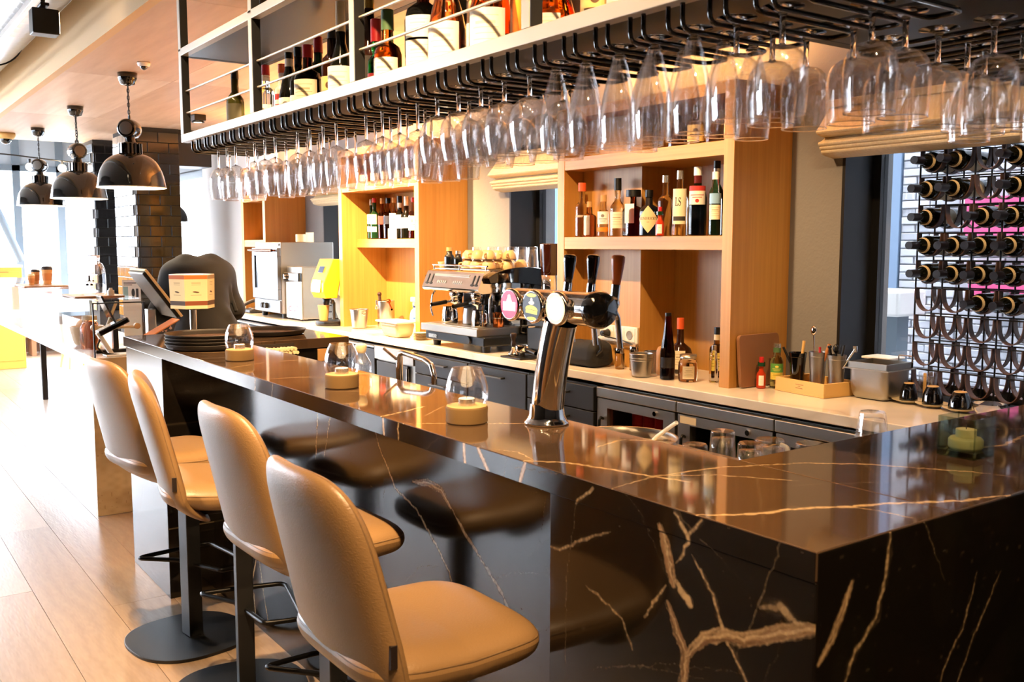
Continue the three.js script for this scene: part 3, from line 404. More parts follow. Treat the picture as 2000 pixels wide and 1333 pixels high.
// ---------- hanging bottle and glass rack ----------
const slotX = (j) => -0.1103 - 0.0975 * j;
{
  const t = thing('hanging_rack', 'black steel hanging rack above the bar, bottles on its shelf and stemware below', 'hanging rack', [0, 0, 0]);
  const X0 = -3.205, z0 = -0.115, z1 = -0.455;
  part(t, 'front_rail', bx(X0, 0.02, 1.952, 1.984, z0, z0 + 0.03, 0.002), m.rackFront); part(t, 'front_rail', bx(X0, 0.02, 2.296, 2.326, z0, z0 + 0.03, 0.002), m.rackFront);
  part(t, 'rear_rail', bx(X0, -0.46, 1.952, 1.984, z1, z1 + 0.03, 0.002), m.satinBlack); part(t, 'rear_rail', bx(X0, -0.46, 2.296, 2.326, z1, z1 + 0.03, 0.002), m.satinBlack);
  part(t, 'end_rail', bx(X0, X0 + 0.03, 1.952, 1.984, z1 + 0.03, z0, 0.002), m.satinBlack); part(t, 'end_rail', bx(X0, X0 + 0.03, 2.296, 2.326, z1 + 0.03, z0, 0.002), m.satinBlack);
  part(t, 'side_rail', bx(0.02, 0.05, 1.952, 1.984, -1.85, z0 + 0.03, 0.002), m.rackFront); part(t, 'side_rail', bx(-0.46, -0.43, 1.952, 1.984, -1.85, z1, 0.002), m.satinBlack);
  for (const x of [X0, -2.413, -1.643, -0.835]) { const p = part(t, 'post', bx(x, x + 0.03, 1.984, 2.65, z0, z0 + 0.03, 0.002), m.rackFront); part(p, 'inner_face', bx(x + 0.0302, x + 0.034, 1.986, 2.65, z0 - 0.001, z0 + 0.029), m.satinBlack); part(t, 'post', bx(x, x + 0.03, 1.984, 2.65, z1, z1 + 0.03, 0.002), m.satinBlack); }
  for (const z of [-1.1, -1.84]) part(t, 'post', bx(0.02, 0.05, 1.984, 2.65, z, z + 0.03, 0.002), m.satinBlack);
  part(t, 'shelf_plate', bx(X0 + 0.03, 0.02, 1.953, 1.962, z1 + 0.03, z0), m.black); part(t, 'shelf_plate', bx(-0.43, 0.02, 1.953, 1.962, -1.84, z1), m.black);
  part(t, 'shelf_plate', bx(X0 + 0.03, -0.1, 2.297, 2.303, z1 + 0.03, z0), std(0x2b2d31, 0.35));
  for (const y of [2.07, 2.157]) part(t, 'guard_rod', bar([X0 + 0.03, y, z0 + 0.012], [0.02, y, z0 + 0.012], 0.004), m.rackFront);
  const hair = (k) => { const a = slotX(k) - 0.0175, b = slotX(k + 1) + 0.0175, y = 1.907, zf = z0 + 0.012, zb = -0.372; return tube([[a, 1.954, zf], [a, 1.925, zf], [a, y + 0.004, zf - 0.004], [a, y, zf - 0.016], [a, y, zf - 0.05], [a, y, zb + 0.04], [a - 0.003, y, zb + 0.008], [a - 0.014, y, zb], [b + 0.014, y, zb], [b + 0.003, y, zb + 0.008], [b, y, zb + 0.04], [b, y, zf - 0.05], [b, y, zf - 0.016], [b, y + 0.004, zf - 0.004], [b, 1.925, zf], [b, 1.954, zf]], 0.0046, 70, 7); };
  for (let k = -1; k < 31; k++) part(t, 'glass_hanger', hair(k), m.blackGloss);
  for (let k = 0; k < 12; k++) { const a = -0.52 - 0.0975 * k, b = a - 0.0625, y = 1.907; part(t, 'glass_hanger', tube([[0.034, 1.954, a], [0.034, 1.92, a], [0.03, y + 0.003, a], [0.015, y, a], [-0.25, y, a], [-0.33, y, a - 0.008], [-0.33, y, b + 0.008], [-0.25, y, b], [0.015, y, b], [0.03, y + 0.003, b], [0.034, 1.92, b], [0.034, 1.954, b]], 0.0046, 60, 7), m.blackGloss); }
}
// stemware, hung by the foot: local y = 0 is the underside of the foot on the hangers
const KIND = {
  tall: { stem: -0.083, rs: 0.0036, bowl: [[0.005, -0.083], [0.02, -0.09], [0.032, -0.108], [0.0365, -0.135], [0.035, -0.165], [0.0295, -0.203]], name: 'white_wine_glass' },
  round: { stem: -0.058, rs: 0.0045, bowl: [[0.006, -0.058], [0.024, -0.065], [0.04, -0.083], [0.0455, -0.11], [0.0435, -0.14], [0.036, -0.176]], name: 'red_wine_glass' },
  tulip: { stem: -0.018, rs: 0.009, bowl: [[0.01, -0.018], [0.015, -0.03], [0.024, -0.062], [0.0325, -0.1], [0.0355, -0.13], [0.0345, -0.155], [0.0315, -0.182]], name: 'beer_tulip_glass' },
  cup: { stem: -0.06, rs: 0.0046, bowl: [[0.006, -0.06], [0.024, -0.064], [0.037, -0.077], [0.0425, -0.1], [0.0425, -0.135], [0.0395, -0.17]], name: 'wide_wine_glass' },
};
function makeGlass(kind, label) {
  const k = KIND[kind]; const t = thing(k.name, label, 'glass'); const n = k.bowl.length - 1;
  part(t, 'foot_and_stem', lathe([[0, 0.0012], [0.034, 0.0012], [0.0345, 0], [0.02, -0.0028], [0.009, -0.007], [k.rs * 1.15, -0.014], [k.rs, (k.stem - 0.014) / 2], [k.rs * 1.1, k.stem + 0.004], [k.rs * 1.6, k.stem - 0.001], [0, k.stem - 0.004]].map(([a, b]) => [a, b]).reverse(), 20), m.solid);
  const b = part(t, 'bowl', [lathe(smooth([[0, k.stem], ...k.bowl], 4), 32), lathe(smooth([[0, k.stem - 0.003], ...k.bowl.map(([r, y]) => [Math.max(0, r - 0.0016), y - 0.0012])], 4), 32)], m.wine);
  part(b, 'lip', new THREE.TorusGeometry(k.bowl[n][0], 0.0009, 6, 32).rotateX(Math.PI / 2).translate(0, k.bowl[n][1], 0), m.solid);
  return t;
}
{
  const first = {}; const GY = 1.9165, zr = [-0.148, -0.226, -0.304];
  const where = { tall: 'tall narrow white wine glass hanging in the far half of the rack', round: 'round-bowled red wine glass hanging in the middle of the rack', tulip: 'short-stemmed tulip beer glass hanging in the near part of the rack', cup: 'wide straight-sided wine glass hanging at the near right end of the rack' };
  const ORD = ['first', 'second', 'third', 'fourth', 'fifth', 'sixth', 'seventh', 'eighth', 'ninth', 'tenth', 'eleventh', 'twelfth', 'thirteenth', 'fourteenth', 'fifteenth', 'sixteenth', 'seventeenth', 'eighteenth', 'nineteenth', 'twentieth', 'twenty-first', 'twenty-second', 'twenty-third', 'twenty-fourth', 'twenty-fifth', 'twenty-sixth', 'twenty-seventh', 'twenty-eighth', 'twenty-ninth', 'thirtieth', 'thirty-first'];
  const WHAT = { tall: 'narrow white wine glass', round: 'round red wine glass', tulip: 'short-stemmed beer tulip', cup: 'wide wine glass' };
  const hang = (kind, x, z, i, j) => { const lb = `${WHAT[kind]}, ${['front', 'middle', 'back'][i]} of the ${ORD[j]} rack slot from the right end`; const y = GY; if (!first[kind]) { first[kind] = makeGlass(kind, where[kind]); first[kind].position.set(x, y, z); first[kind].userData.group = `${kind} stemware in the hanging rack`; first[kind].userData.label = lb; } else dup(first[kind], [x, y, z], R(0, 6), lb); };
  for (let j = 0; j < 31; j++) {
    const kind = j < 3 ? 'cup' : j < 8 ? 'tulip' : j < 13 ? 'round' : 'tall';
    zr.forEach((z, i) => { if (j === 0 && i === 0) return; if (i && rnd() < (i === 1 ? 0.15 : 0.3)) return; if (kind === 'tall' && i === 0 && (j === 17 || j === 22 || j === 26 || j > 29)) return; hang(kind, slotX(j) + R(-0.002, 0.002), kind === 'round' || kind === 'cup' ? -0.15 - 0.0945 * i : -0.148 - 0.079 * i, i, j); });
  }
  const second = (kind, x, z, k, n) => dup(first[kind], [x, GY, z], 0, `wide wine glass on the short rack arm, ${ORD[k]} slot from the corner, ${['outer', 'middle', 'inner'][n]}`, 'stemware on the short rack arm');
  for (const [x, k] of [[-0.05, 0], [-0.15, 0], [-0.25, 0], [-0.05, 1], [-0.15, 1], [-0.07, 2], [-0.17, 2], [-0.05, 3], [-0.15, 4], [-0.06, 5], [-0.25, 3]]) second('cup', x, -0.52 + 0.0175 - 0.0975 * k, k, x > -0.1 ? 0 : x > -0.2 ? 1 : 2);
}

// ---------- bottles ----------
const GL = {};
const tint = (c, d = 0.03) => GL[c + d] ??= phy({ color: 0xffffff, roughness: 0.02, transmission: 1, thickness: 0.06, ior: 1.42, attenuationColor: new THREE.Color(c), attenuationDistance: d });
const dark = { wine: std(0x0a0c08, 0.08), green: std(0x14321a, 0.08), olive: std(0x3a3a18, 0.12), brown: std(0x2a1208, 0.08), ink: std(0x0c1016, 0.15) };
const label1 = (bg, fg, style) => canvasTex(128, 128, (g, w, h) => {
  g.fillStyle = bg; g.fillRect(0, 0, w, h); g.fillStyle = fg; g.strokeStyle = fg;
  if (style === 'lines') { for (let i = 0; i < 5; i++) g.fillRect(22 + (i % 2) * 10, 22 + i * 18, 84 - (i % 2) * 20, i === 1 ? 9 : 3); }
  if (style === 'crest') { g.beginPath(); g.arc(64, 44, 16, 0, 7); g.fill(); g.fillRect(24, 72, 80, 8); g.fillRect(34, 92, 60, 4); g.fillRect(40, 104, 48, 3); }
  if (style === 'big') { g.font = 'bold 44px serif'; g.textAlign = 'center'; g.fillText('LS', 52, 62); g.fillRect(10, 100, 108, 16); }
  if (style === 'band') { g.fillRect(0, 0, w, 34); g.fillRect(16, 60, 96, 5); g.fillRect(30, 76, 68, 4); g.beginPath(); g.arc(64, 102, 13, 0, 7); g.fill(); }
});
const LB = { cream: label1('#efe3c4', '#b8a884', 'lines'), white: label1('#f6f2ea', '#8a8680', 'crest'), big: label1('#eee2bc', '#3a352c', 'big'), red: label1('#f3ead8', '#b6302a', 'band'), gold: label1('#e2c078', '#5a3a1a', 'crest'), lime: label1('#e6cf5a', '#7a6a20', 'lines'), plain: label1('#f4efe4', '#dcd3c2', 'lines'), green: label1('#5a9a48', '#e8d45a', 'crest') };
const LM = Object.fromEntries(Object.entries(LB).map(([k, t]) => [k, std(0xffffff, 0.6, 0, { map: t })]));
const SHAPE = {
  wine: (r, h) => [[0, 0], [r * 0.94, 0], [r, 0.006], [r, h * 0.6], [r * 0.93, h * 0.66], [r * 0.42, h * 0.77], [0.0145, h * 0.83], [0.0145, h], [0, h]],
  hock: (r, h) => [[0, 0], [r * 0.94, 0], [r, 0.006], [r, h * 0.42], [r * 0.8, h * 0.58], [0.016, h * 0.84], [0.014, h], [0, h]],
  spirit: (r, h) => [[0, 0], [r * 0.95, 0], [r, 0.005], [r, h * 0.64], [r * 0.9, h * 0.7], [0.015, h * 0.77], [0.0135, h], [0, h]],
  squat: (r, h) => [[0, 0], [r * 0.95, 0], [r, 0.006], [r, h * 0.62], [r * 0.86, h * 0.73], [0.017, h * 0.8], [0.016, h], [0, h]],
  round: (r, h) => [[0, 0], [r * 0.8, 0], [r * 0.98, 0.02], [r, h * 0.35], [r * 0.8, h * 0.55], [0.018, h * 0.68], [0.015, h], [0, h]],
  sauce: (r, h) => [[0, 0], [r * 0.95, 0], [r, 0.004], [r, h * 0.55], [r * 0.5, h * 0.68], [r * 0.45, h], [0, h]],
};
const CAM = Math.atan2(0.81, 0.58);
function bottle(label, [x, y, z], o) {
  const t = thing(o.name ?? 'bottle', label, 'bottle', [x, y, z], o.turn ?? 0, o.group); const h = o.h, r = o.r, ch = o.cap ? o.ch ?? 0.03 : 0, S = SHAPE[o.s ?? 'spirit'](r, h - ch);
  if (o.sq) { const g = lathe(S, 4).rotateY(Math.PI / 4); part(t, 'glass', uvm(g.toNonIndexed()), o.m); } else part(t, 'glass', lathe(S, 28), o.m);
  if (o.cap) part(t, 'cap', cyl(o.cr ?? 0.0155, (o.cr ?? 0.0155) * 0.96, ch + 0.002, 0, h - ch - 0.002, 0, 18), o.cap);
  if (o.neck) part(t, 'neck_foil', cyl(o.s === 'wine' ? 0.0152 : 0.016, 0.0152, h * 0.12, 0, h - ch - h * 0.12, 0, 18, true), o.neck);
  const L = (o.l ? [o.l] : []).concat(o.l2 ? [o.l2] : []);
  for (const [mat, a, b, ang] of L) { const A = ang ?? 2.2; const rr = o.sq ? r * 0.72 : r + 0.0006; part(t, 'label', o.sq ? bx(-r * 0.5, r * 0.5, a * h, b * h, r * 0.707, r * 0.715).rotateY(CAM * 0.3) : new THREE.CylinderGeometry(rr, rr, (b - a) * h, 20, 1, true, CAM * 0.75 - A / 2, A).translate(0, (a + b) / 2 * h, 0), mat); }
  if (o.disc) { const c = part(t, 'label', new THREE.CylinderGeometry(r + 0.0008, r + 0.0008, o.disc[1] * h, 18, 1, true, CAM * 0.75 - 0.85, 1.7).translate(0, o.disc[0] * h, 0), o.disc[2]); c.renderOrder = 0; }
  return t;
}
const cap = { red: m.red, black: m.black, gold: std(0xc9a24a, 0.3, 0.6), white: m.offWhite, orange: std(0xe05a24, 0.5), green: std(0x4a6a44, 0.5), cork: m.cork, silver: m.tin };
{ // on the hanging rack
  const Y = 1.9635, z = -0.24; const q = 1.05;
  const B = (label, x, o, dz = 0) => bottle(label, [x - 0.03, Y, z + dz], o);
  B('olive wine bottle standing alone at the far end of the rack shelf', -2.96, { s: 'wine', h: 0.262, r: 0.035, m: dark.olive, cap: cap.black, ch: 0.03, l: [std(0x4a4630, 0.6), 0.1, 0.5, 2.4] });
  B('clear bottle with red-striped neck label beside the second rack post', -2.63, { h: 0.235, r: 0.031, m: tint('#f4efe6', 0.2), cap: cap.red, neck: LM.red, l: [LM.white, 0.12, 0.38] });
  B('tiny bottle with red cap and green label at the second rack post', -2.575, { s: 'sauce', h: 0.105, r: 0.016, m: dark.green, cap: cap.red, ch: 0.022, cr: 0.009, name: 'miniature_bottle' }, 0.05);
  B('pale frosted bottle left of the white-capped champagne on the rack', -2.47, { h: 0.215, r: 0.028, m: std(0xe9e2d6, 0.3), cap: cap.orange, l: [LM.red, 0.15, 0.5] });
  B('dark champagne bottle with long white neck foil on the rack', -2.405, { s: 'hock', h: 0.245, r: 0.038, m: dark.wine, cap: cap.black, ch: 0.02, neck: m.offWhite, l: [LM.white, 0.1, 0.35] });
  B('slim black bottle right of the white-necked champagne on the rack', -2.325, { s: 'wine', h: 0.25, r: 0.03, m: dark.wine, cap: cap.black, l: [LM.plain, 0.12, 0.34] });
  B('dark bottle with red and green neck on the rack, behind the cream label', -2.27, { h: 0.282, r: 0.03, m: dark.green, cap: cap.red, ch: 0.02, neck: m.red }, -0.05);
  B('dark brown liqueur bottle with red collar and big cream label on the rack', -2.2, { s: 'squat', h: 0.235, r: 0.046, m: tint('#5a1a08', 0.02), cap: cap.red, ch: 0.04, cr: 0.018, l: [LM.cream, 0.12, 0.5] }, 0.02);
  B('gold-capped bottle behind the red-collared liqueur on the rack', -2.12, { h: 0.238, r: 0.03, m: tint('#8a4a14', 0.05), cap: cap.gold, l: [LM.gold, 0.12, 0.4] }, -0.06);
  B('near-black bottle with tan label left of the tall grey-labelled bottle', -2.05, { s: 'squat', h: 0.262, r: 0.037, m: dark.brown, cap: cap.black, neck: cap.silver, l: [LM.gold, 0.1, 0.42] });
  B('tall dark bottle with grey-white label just left of the third rack post', -1.945, { s: 'hock', h: 0.325, r: 0.042, m: dark.wine, cap: m.cream, ch: 0.09, l: [LM.plain, 0.08, 0.38, 2.6] }, 0.02);
  B('tall amber magnum bottle just right of the third rack post', -1.79, { s: 'hock', h: 0.328, r: 0.047, m: dark.brown, cap: cap.gold, ch: 0.05, l: [std(0x2b2520, 0.5), 0.08, 0.4, 2] });
  B('slim green bottle with long red cap on the rack', -1.69, { s: 'wine', h: 0.222, r: 0.026, m: tint('#0a7a2a', 0.03), cap: cap.red, ch: 0.062, cr: 0.0165, l: [LM.red, 0.05, 0.3] }, 0.03);
  B('amber whisky bottle with sage green foil and white label on the rack', -1.62, { s: 'squat', h: 0.235, r: 0.04, m: tint('#b4540a', 0.07), cap: cap.green, ch: 0.055, cr: 0.0185, l: [LM.plain, 0.08, 0.42] }, 0.03);
  B('amber bottle behind the sage-foiled whisky on the rack', -1.62, { s: 'squat', h: 0.26, r: 0.036, m: tint('#9a4a0a', 0.07), cap: cap.green, ch: 0.05, cr: 0.018 }, -0.09);
  B('small amber bottle with green cap left of the large brown bottle', -1.52, { s: 'squat', h: 0.205, r: 0.03, m: tint('#c0600c', 0.07), cap: cap.green, ch: 0.045, cr: 0.016, l: [LM.gold, 0.1, 0.35] }, -0.02);
  B('large deep brown bottle with two-part white label on the rack', -1.42, { s: 'squat', h: 0.3, r: 0.05, m: tint('#5a1206', 0.02), cap: cap.black, ch: 0.03, l: [LM.plain, 0.12, 0.37, 1.7], l2: [LM.plain, 0.39, 0.58, 1.7] }, 0.03);
  B('copper orange bottle with large white label on the rack', -1.3, { s: 'hock', h: 0.325, r: 0.05, m: tint('#f0742a', 0.11), cap: cap.gold, l: [LM.plain, 0.1, 0.42, 1.9] }, 0.03);
  B('clear bottle with pale label between two orange bottles on the rack', -1.19, { h: 0.3, r: 0.035, m: tint('#e8e8d0', 0.15), cap: cap.green, l: [LM.plain, 0.15, 0.4] });
  B('orange bottle with white label left of the near rack post', -1.1, { s: 'hock', h: 0.325, r: 0.053, m: tint('#e8641e', 0.11), cap: cap.gold, l: [LM.plain, 0.1, 0.4, 1.9] }, 0.03);
  B('slim orange bottle right beside the near rack post', -1.01, { h: 0.3, r: 0.03, m: tint('#e8581a', 0.11), cap: cap.gold });
  B('cut-glass amber decanter with white label right of the near rack post', -0.88, { s: 'round', h: 0.25, r: 0.058, m: tint('#c8741a', 0.07), cap: cap.cork, l: [LM.plain, 0.1, 0.3, 1.2] }, 0.02);
  B('pale cream bottle behind the amber decanter on the rack', -0.935, { s: 'wine', h: 0.3, r: 0.034, m: std(0xead9bc, 0.3), cap: cap.gold }, -0.08);
  B('orange bottle near the right end of the rack shelf', -0.74, { h: 0.29, r: 0.038, m: tint('#ee6a22', 0.11), cap: cap.gold, l: [LM.gold, 0.1, 0.4] });
  B('orange bottle rightmost on the rack shelf', -0.66, { h: 0.29, r: 0.036, m: tint('#f07a2a', 0.11), cap: cap.black, l: [LM.plain, 0.1, 0.4] });
}
{ // right shelf unit, middle shelf
  const Y = CY + 0.6335, z = -1.95; const B = (label, x, o, dz = 0) => bottle(label, [x, Y, z + dz], o);
  B('clear gin bottle with orange-red cap at the left of the spirits shelf', -2.85, { h: 0.265, r: 0.034, m: tint('#e4ddd0', 0.12), cap: cap.orange, ch: 0.04, cr: 0.02, l: [std(0xb9a48c, 0.5), 0.36, 0.4, 2] }, 0.02);
  B('small square bottle with cream label and amber stopper', -2.775, { h: 0.17, r: 0.034, sq: 1, m: tint('#d88a4a', 0.05), cap: cap.cork, ch: 0.025, cr: 0.013, l: [LM.plain, 0.05, 0.6] }, 0.035);
  B('pale bottle with an orange stripe on its white label', -2.7, { h: 0.2, r: 0.03, m: tint('#f0d8a8', 0.08), cap: cap.cork, ch: 0.03, l: [LM.white, 0.3, 0.6], l2: [std(0xf08a1e, 0.5), 0.12, 0.22] }, 0.01);
  B('tall clear bottle with a black capsule and pale gold label', -2.61, { s: 'wine', h: 0.275, r: 0.036, m: tint('#f2dc9c', 0.12), cap: cap.black, ch: 0.055, cr: 0.018, l: [LM.cream, 0.14, 0.42] });
  B('square bottle with a wide black block stopper, red drink inside', -2.5, { h: 0.215, r: 0.05, sq: 1, m: tint('#7a2018', 0.04), cap: cap.black, ch: 0.03, cr: 0.036, l: [LM.white, 0.28, 0.7] });
  { const t = B('squat black gin bottle with a cream diamond label', -2.395, { s: 'squat', h: 0.21, r: 0.045, m: dark.ink, cap: cap.black, ch: 0.03, cr: 0.019 });
    const dm = canvasTex(256, 256, (g, w, h) => { g.fillStyle = '#e3cf9e'; g.fillRect(0, 0, w, h); g.fillStyle = '#4a3a26'; g.font = 'bold 34px serif'; g.textAlign = 'center'; g.fillText("HENDRICK'S", 128, 132); g.font = '16px serif'; g.fillText('GIN', 128, 160); });
    const n = 12, P = [], U = [], I = []; const a0 = CAM * 0.75; for (let i = 0; i <= n; i++) { const s = i / n * 2 - 1, hw = 0.062 * (1 - Math.abs(s)); for (const q of [-1, 1]) { const a = a0 + s * 1.15; P.push(Math.sin(a) * 0.0462, 0.076 + q * hw, Math.cos(a) * 0.0462); U.push(0.5 + s * 0.5, 0.5 + q * hw / 0.124); } if (i < n) { const k = i * 2; I.push(k, k + 2, k + 1, k + 1, k + 2, k + 3); } }
    const g = new THREE.BufferGeometry(); g.setAttribute('position', new THREE.Float32BufferAttribute(P, 3)); g.setAttribute('uv', new THREE.Float32BufferAttribute(U, 2)); g.setIndex(I); g.computeVertexNormals(); part(t, 'label', g, std(0xffffff, 0.55, 0, { map: dm })); }
  B('clear vodka bottle with silver cap right of the black gin bottle', -2.29, { h: 0.27, r: 0.034, m: tint('#e8e4de', 0.2), cap: cap.silver, ch: 0.03 });
  B('small red hot sauce bottle with diamond label on the spirits shelf', -2.262, { name: 'hot_sauce_bottle', s: 'sauce', h: 0.128, r: 0.019, m: std(0xc23a1a, 0.2), cap: cap.red, ch: 0.02, cr: 0.0095, neck: dark.green, l: [LM.plain, 0.08, 0.4, 1.2] }, 0.06);
  B('clear vodka bottle with a tall cream label reading LS', -2.2, { h: 0.285, r: 0.035, m: tint('#e6e2da', 0.15), cap: cap.silver, ch: 0.035, l: [LM.big, 0.18, 0.72, 1.9] });
  B('green gin bottle with red and cream label and pale cap', -2.095, { s: 'squat', h: 0.295, r: 0.04, m: tint('#0d5a24', 0.025), cap: cap.white, ch: 0.035, cr: 0.018, neck: m.red, l: [LM.red, 0.45, 0.72, 2] });
  B('dark green bottle at the right end of the spirits shelf', -2.005, { s: 'wine', h: 0.315, r: 0.032, m: dark.green, cap: cap.black, neck: cap.silver }, -0.02);
  B('slim bottle with blue and cream label at the shelf end', -1.965, { h: 0.265, r: 0.026, m: tint('#b8c8d0', 0.1), cap: cap.white, l: [std(0x8ab4d8, 0.5), 0.5, 0.66], l2: [LM.cream, 0.25, 0.48] }, 0.03);
  const Z = CY + 1.0225;
  bottle('squat round decanter on the top shelf of the right unit, leftmost', [-2.36, Z, -2.0], { s: 'round', h: 0.175, r: 0.05, m: tint('#e6dccb', 0.15), cap: cap.cork }); bottle('dark squat bottle on the top shelf of the right unit, in the middle', [-2.27, Z, -2.0], { s: 'squat', h: 0.175, r: 0.045, m: dark.brown, cap: cap.gold });
  bottle('cream-labelled bottle on the top shelf of the right unit', [-2.14, Z, -1.98], { h: 0.175, r: 0.04, m: tint('#f0d08a', 0.1), cap: cap.silver, l: [LM.gold, 0.1, 0.5] }); bottle('clear cut bottle at the right of the top shelf', [-2.03, Z, -1.98], { h: 0.17, r: 0.042, m: tint('#d8a080', 0.06), cap: cap.red });
}
{ // middle shelf unit
  const Y = CY + 0.6335, z = -2.09; const B = (label, x, o, dz = 0) => bottle(label, [x, Y, z + dz], o); const J = (c) => tint(c, 0.04);
  const oval = LM.cream;
  B('dark green vermouth bottle with silver cap, first on the middle unit', -5.42, { s: 'wine', h: 0.285, r: 0.034, m: dark.green, cap: cap.silver, ch: 0.04, l: [oval, 0.38, 0.62, 1.6], l2: [LM.plain, 0.18, 0.32, 1.6] });
  B('dark green vermouth bottle with red cap, second on the middle unit', -5.335, { s: 'wine', h: 0.29, r: 0.034, m: dark.green, cap: cap.red, ch: 0.03, l: [oval, 0.36, 0.6, 1.6], l2: [LM.plain, 0.17, 0.3, 1.6] }, 0.02);
  B('reddish whisky bottle with slanted label and wooden stopper', -5.25, { h: 0.285, r: 0.034, m: J('#8a2a14'), cap: cap.cork, ch: 0.035, cr: 0.017, l: [std(0xb03a30, 0.5), 0.36, 0.56] });
  B('whisky bottle with slanted dark label and black stopper', -5.165, { h: 0.285, r: 0.036, m: J('#7a3a20'), cap: cap.black, ch: 0.035, cr: 0.018, l: [std(0x23283e, 0.5), 0.36, 0.56] });
  B('pale-labelled bottle with tan cap in the middle unit', -5.08, { h: 0.285, r: 0.033, m: J('#b07a40'), cap: cap.cork, ch: 0.035, l: [LM.cream, 0.2, 0.62] });
  B('dark bottle with black capsule and white half-round label', -5.0, { s: 'wine', h: 0.292, r: 0.035, m: dark.wine, cap: cap.black, ch: 0.045, cr: 0.0175, neck: m.offWhite, l: [LM.plain, 0.24, 0.56, 1.8] });
  B('dark round-shouldered bottle with long white neck', -4.905, { s: 'squat', h: 0.285, r: 0.042, m: dark.wine, cap: cap.white, ch: 0.06, cr: 0.0165, l: [LM.plain, 0.25, 0.5, 2.2] });
  B('red-capped bottle with white label at the right of the middle unit', -4.81, { h: 0.275, r: 0.034, m: J('#a0522a'), cap: cap.red, ch: 0.03, l: [LM.white, 0.2, 0.55] });
  tag(part(scene, 'price_card', bx(-5.0, -4.88, Y, Y + 0.07, -2.0, -1.998), m.offWhite), 'white card leaning on the bottles of the middle shelf unit', 'card').position.y = 0.0;
  const Z = CY + 1.0225; const tops = [['#d86a1e', 'orange liqueur bottle on the top shelf of the middle unit, leftmost'], ['#a02818', 'red aperitif bottle on the top shelf of the middle unit'], ['#c8861e', 'golden bottle on the top shelf of the middle unit'], ['#8a2a1a', 'dark red bottle on the top shelf of the middle unit'], ['#e2a040', 'amber bottle on the top shelf of the middle unit, rightmost']];
  tops.forEach(([c, l], i) => bottle(l, [-5.4 + i * 0.165, Z, -2.03], { h: 0.165 + 0.008 * (i % 3), r: 0.036, m: J(c), cap: [cap.gold, cap.red, cap.black][i % 3], l: [LM.plain, 0.1, 0.4] }));
}
{ // far shelf unit
  const Y = CY + 0.6335; bottle('small bottle with white label on the far shelf unit', [-7.28, Y, -2.05], { h: 0.24, r: 0.033, m: tint('#c88a50', 0.05), cap: cap.cork, l: [LM.plain, 0.1, 0.5] }); bottle('dark wine bottle with gold disc on the far shelf unit', [-7.2, Y, -2.02], { s: 'wine', h: 0.3, r: 0.036, m: dark.wine, cap: cap.black, l: [LM.gold, 0.62, 0.7, 1], l2: [LM.plain, 0.1, 0.4] }); bottle('red wine bottle at the right of the far shelf unit', [-7.11, Y, -2.06], { s: 'wine', h: 0.28, r: 0.034, m: dark.brown, cap: cap.red, l: [LM.plain, 0.12, 0.45] });
  const Z = CY + 1.0225; bottle('amber bottle on the top shelf of the far unit', [-7.3, Z, -2.03], { h: 0.175, r: 0.035, m: tint('#e08a2a', 0.04), cap: cap.gold }); bottle('orange bottle on the top shelf of the far unit', [-7.15, Z, -2.03], { h: 0.17, r: 0.035, m: tint('#d86020', 0.04), cap: cap.red });
}

// ---------- bar stools ----------
// a closed pad: superellipse outline, rounded rim, then bent by f(x, y, z)
function pad(w, h, t, n, f, rings = 14, seg = 64, edge = 5) {
  const P = [], U = [], I = [];
  const sgn = (v) => Math.sign(v) * Math.pow(Math.abs(v), 2 / n);
  for (const side of [1, -1]) for (let i = 0; i <= rings; i++) { const r = Math.sin(i / rings * Math.PI / 2), th = t / 2 * Math.pow(Math.max(0, 1 - Math.pow(r, edge)), 0.5); for (let k = 0; k <= seg; k++) { const a = k / seg * Math.PI * 2, x = w / 2 * sgn(Math.cos(a)) * r, y = h / 2 * sgn(Math.sin(a)) * r; P.push(...f(x, y, side * th)); U.push(x, y); } }
  const N = (rings + 1) * (seg + 1);
  for (let s = 0; s < 2; s++) for (let i = 0; i < rings; i++) for (let k = 0; k < seg; k++) { const a = s * N + i * (seg + 1) + k, b = a + seg + 1; if (s === 0) I.push(a, b, a + 1, a + 1, b, b + 1); else I.push(a, a + 1, b, a + 1, b + 1, b); }
  const g = new THREE.BufferGeometry(); g.setAttribute('position', new THREE.Float32BufferAttribute(P, 3)); g.setAttribute('uv', new THREE.Float32BufferAttribute(U, 2)); g.setIndex(I); g.computeVertexNormals(); return g;
}
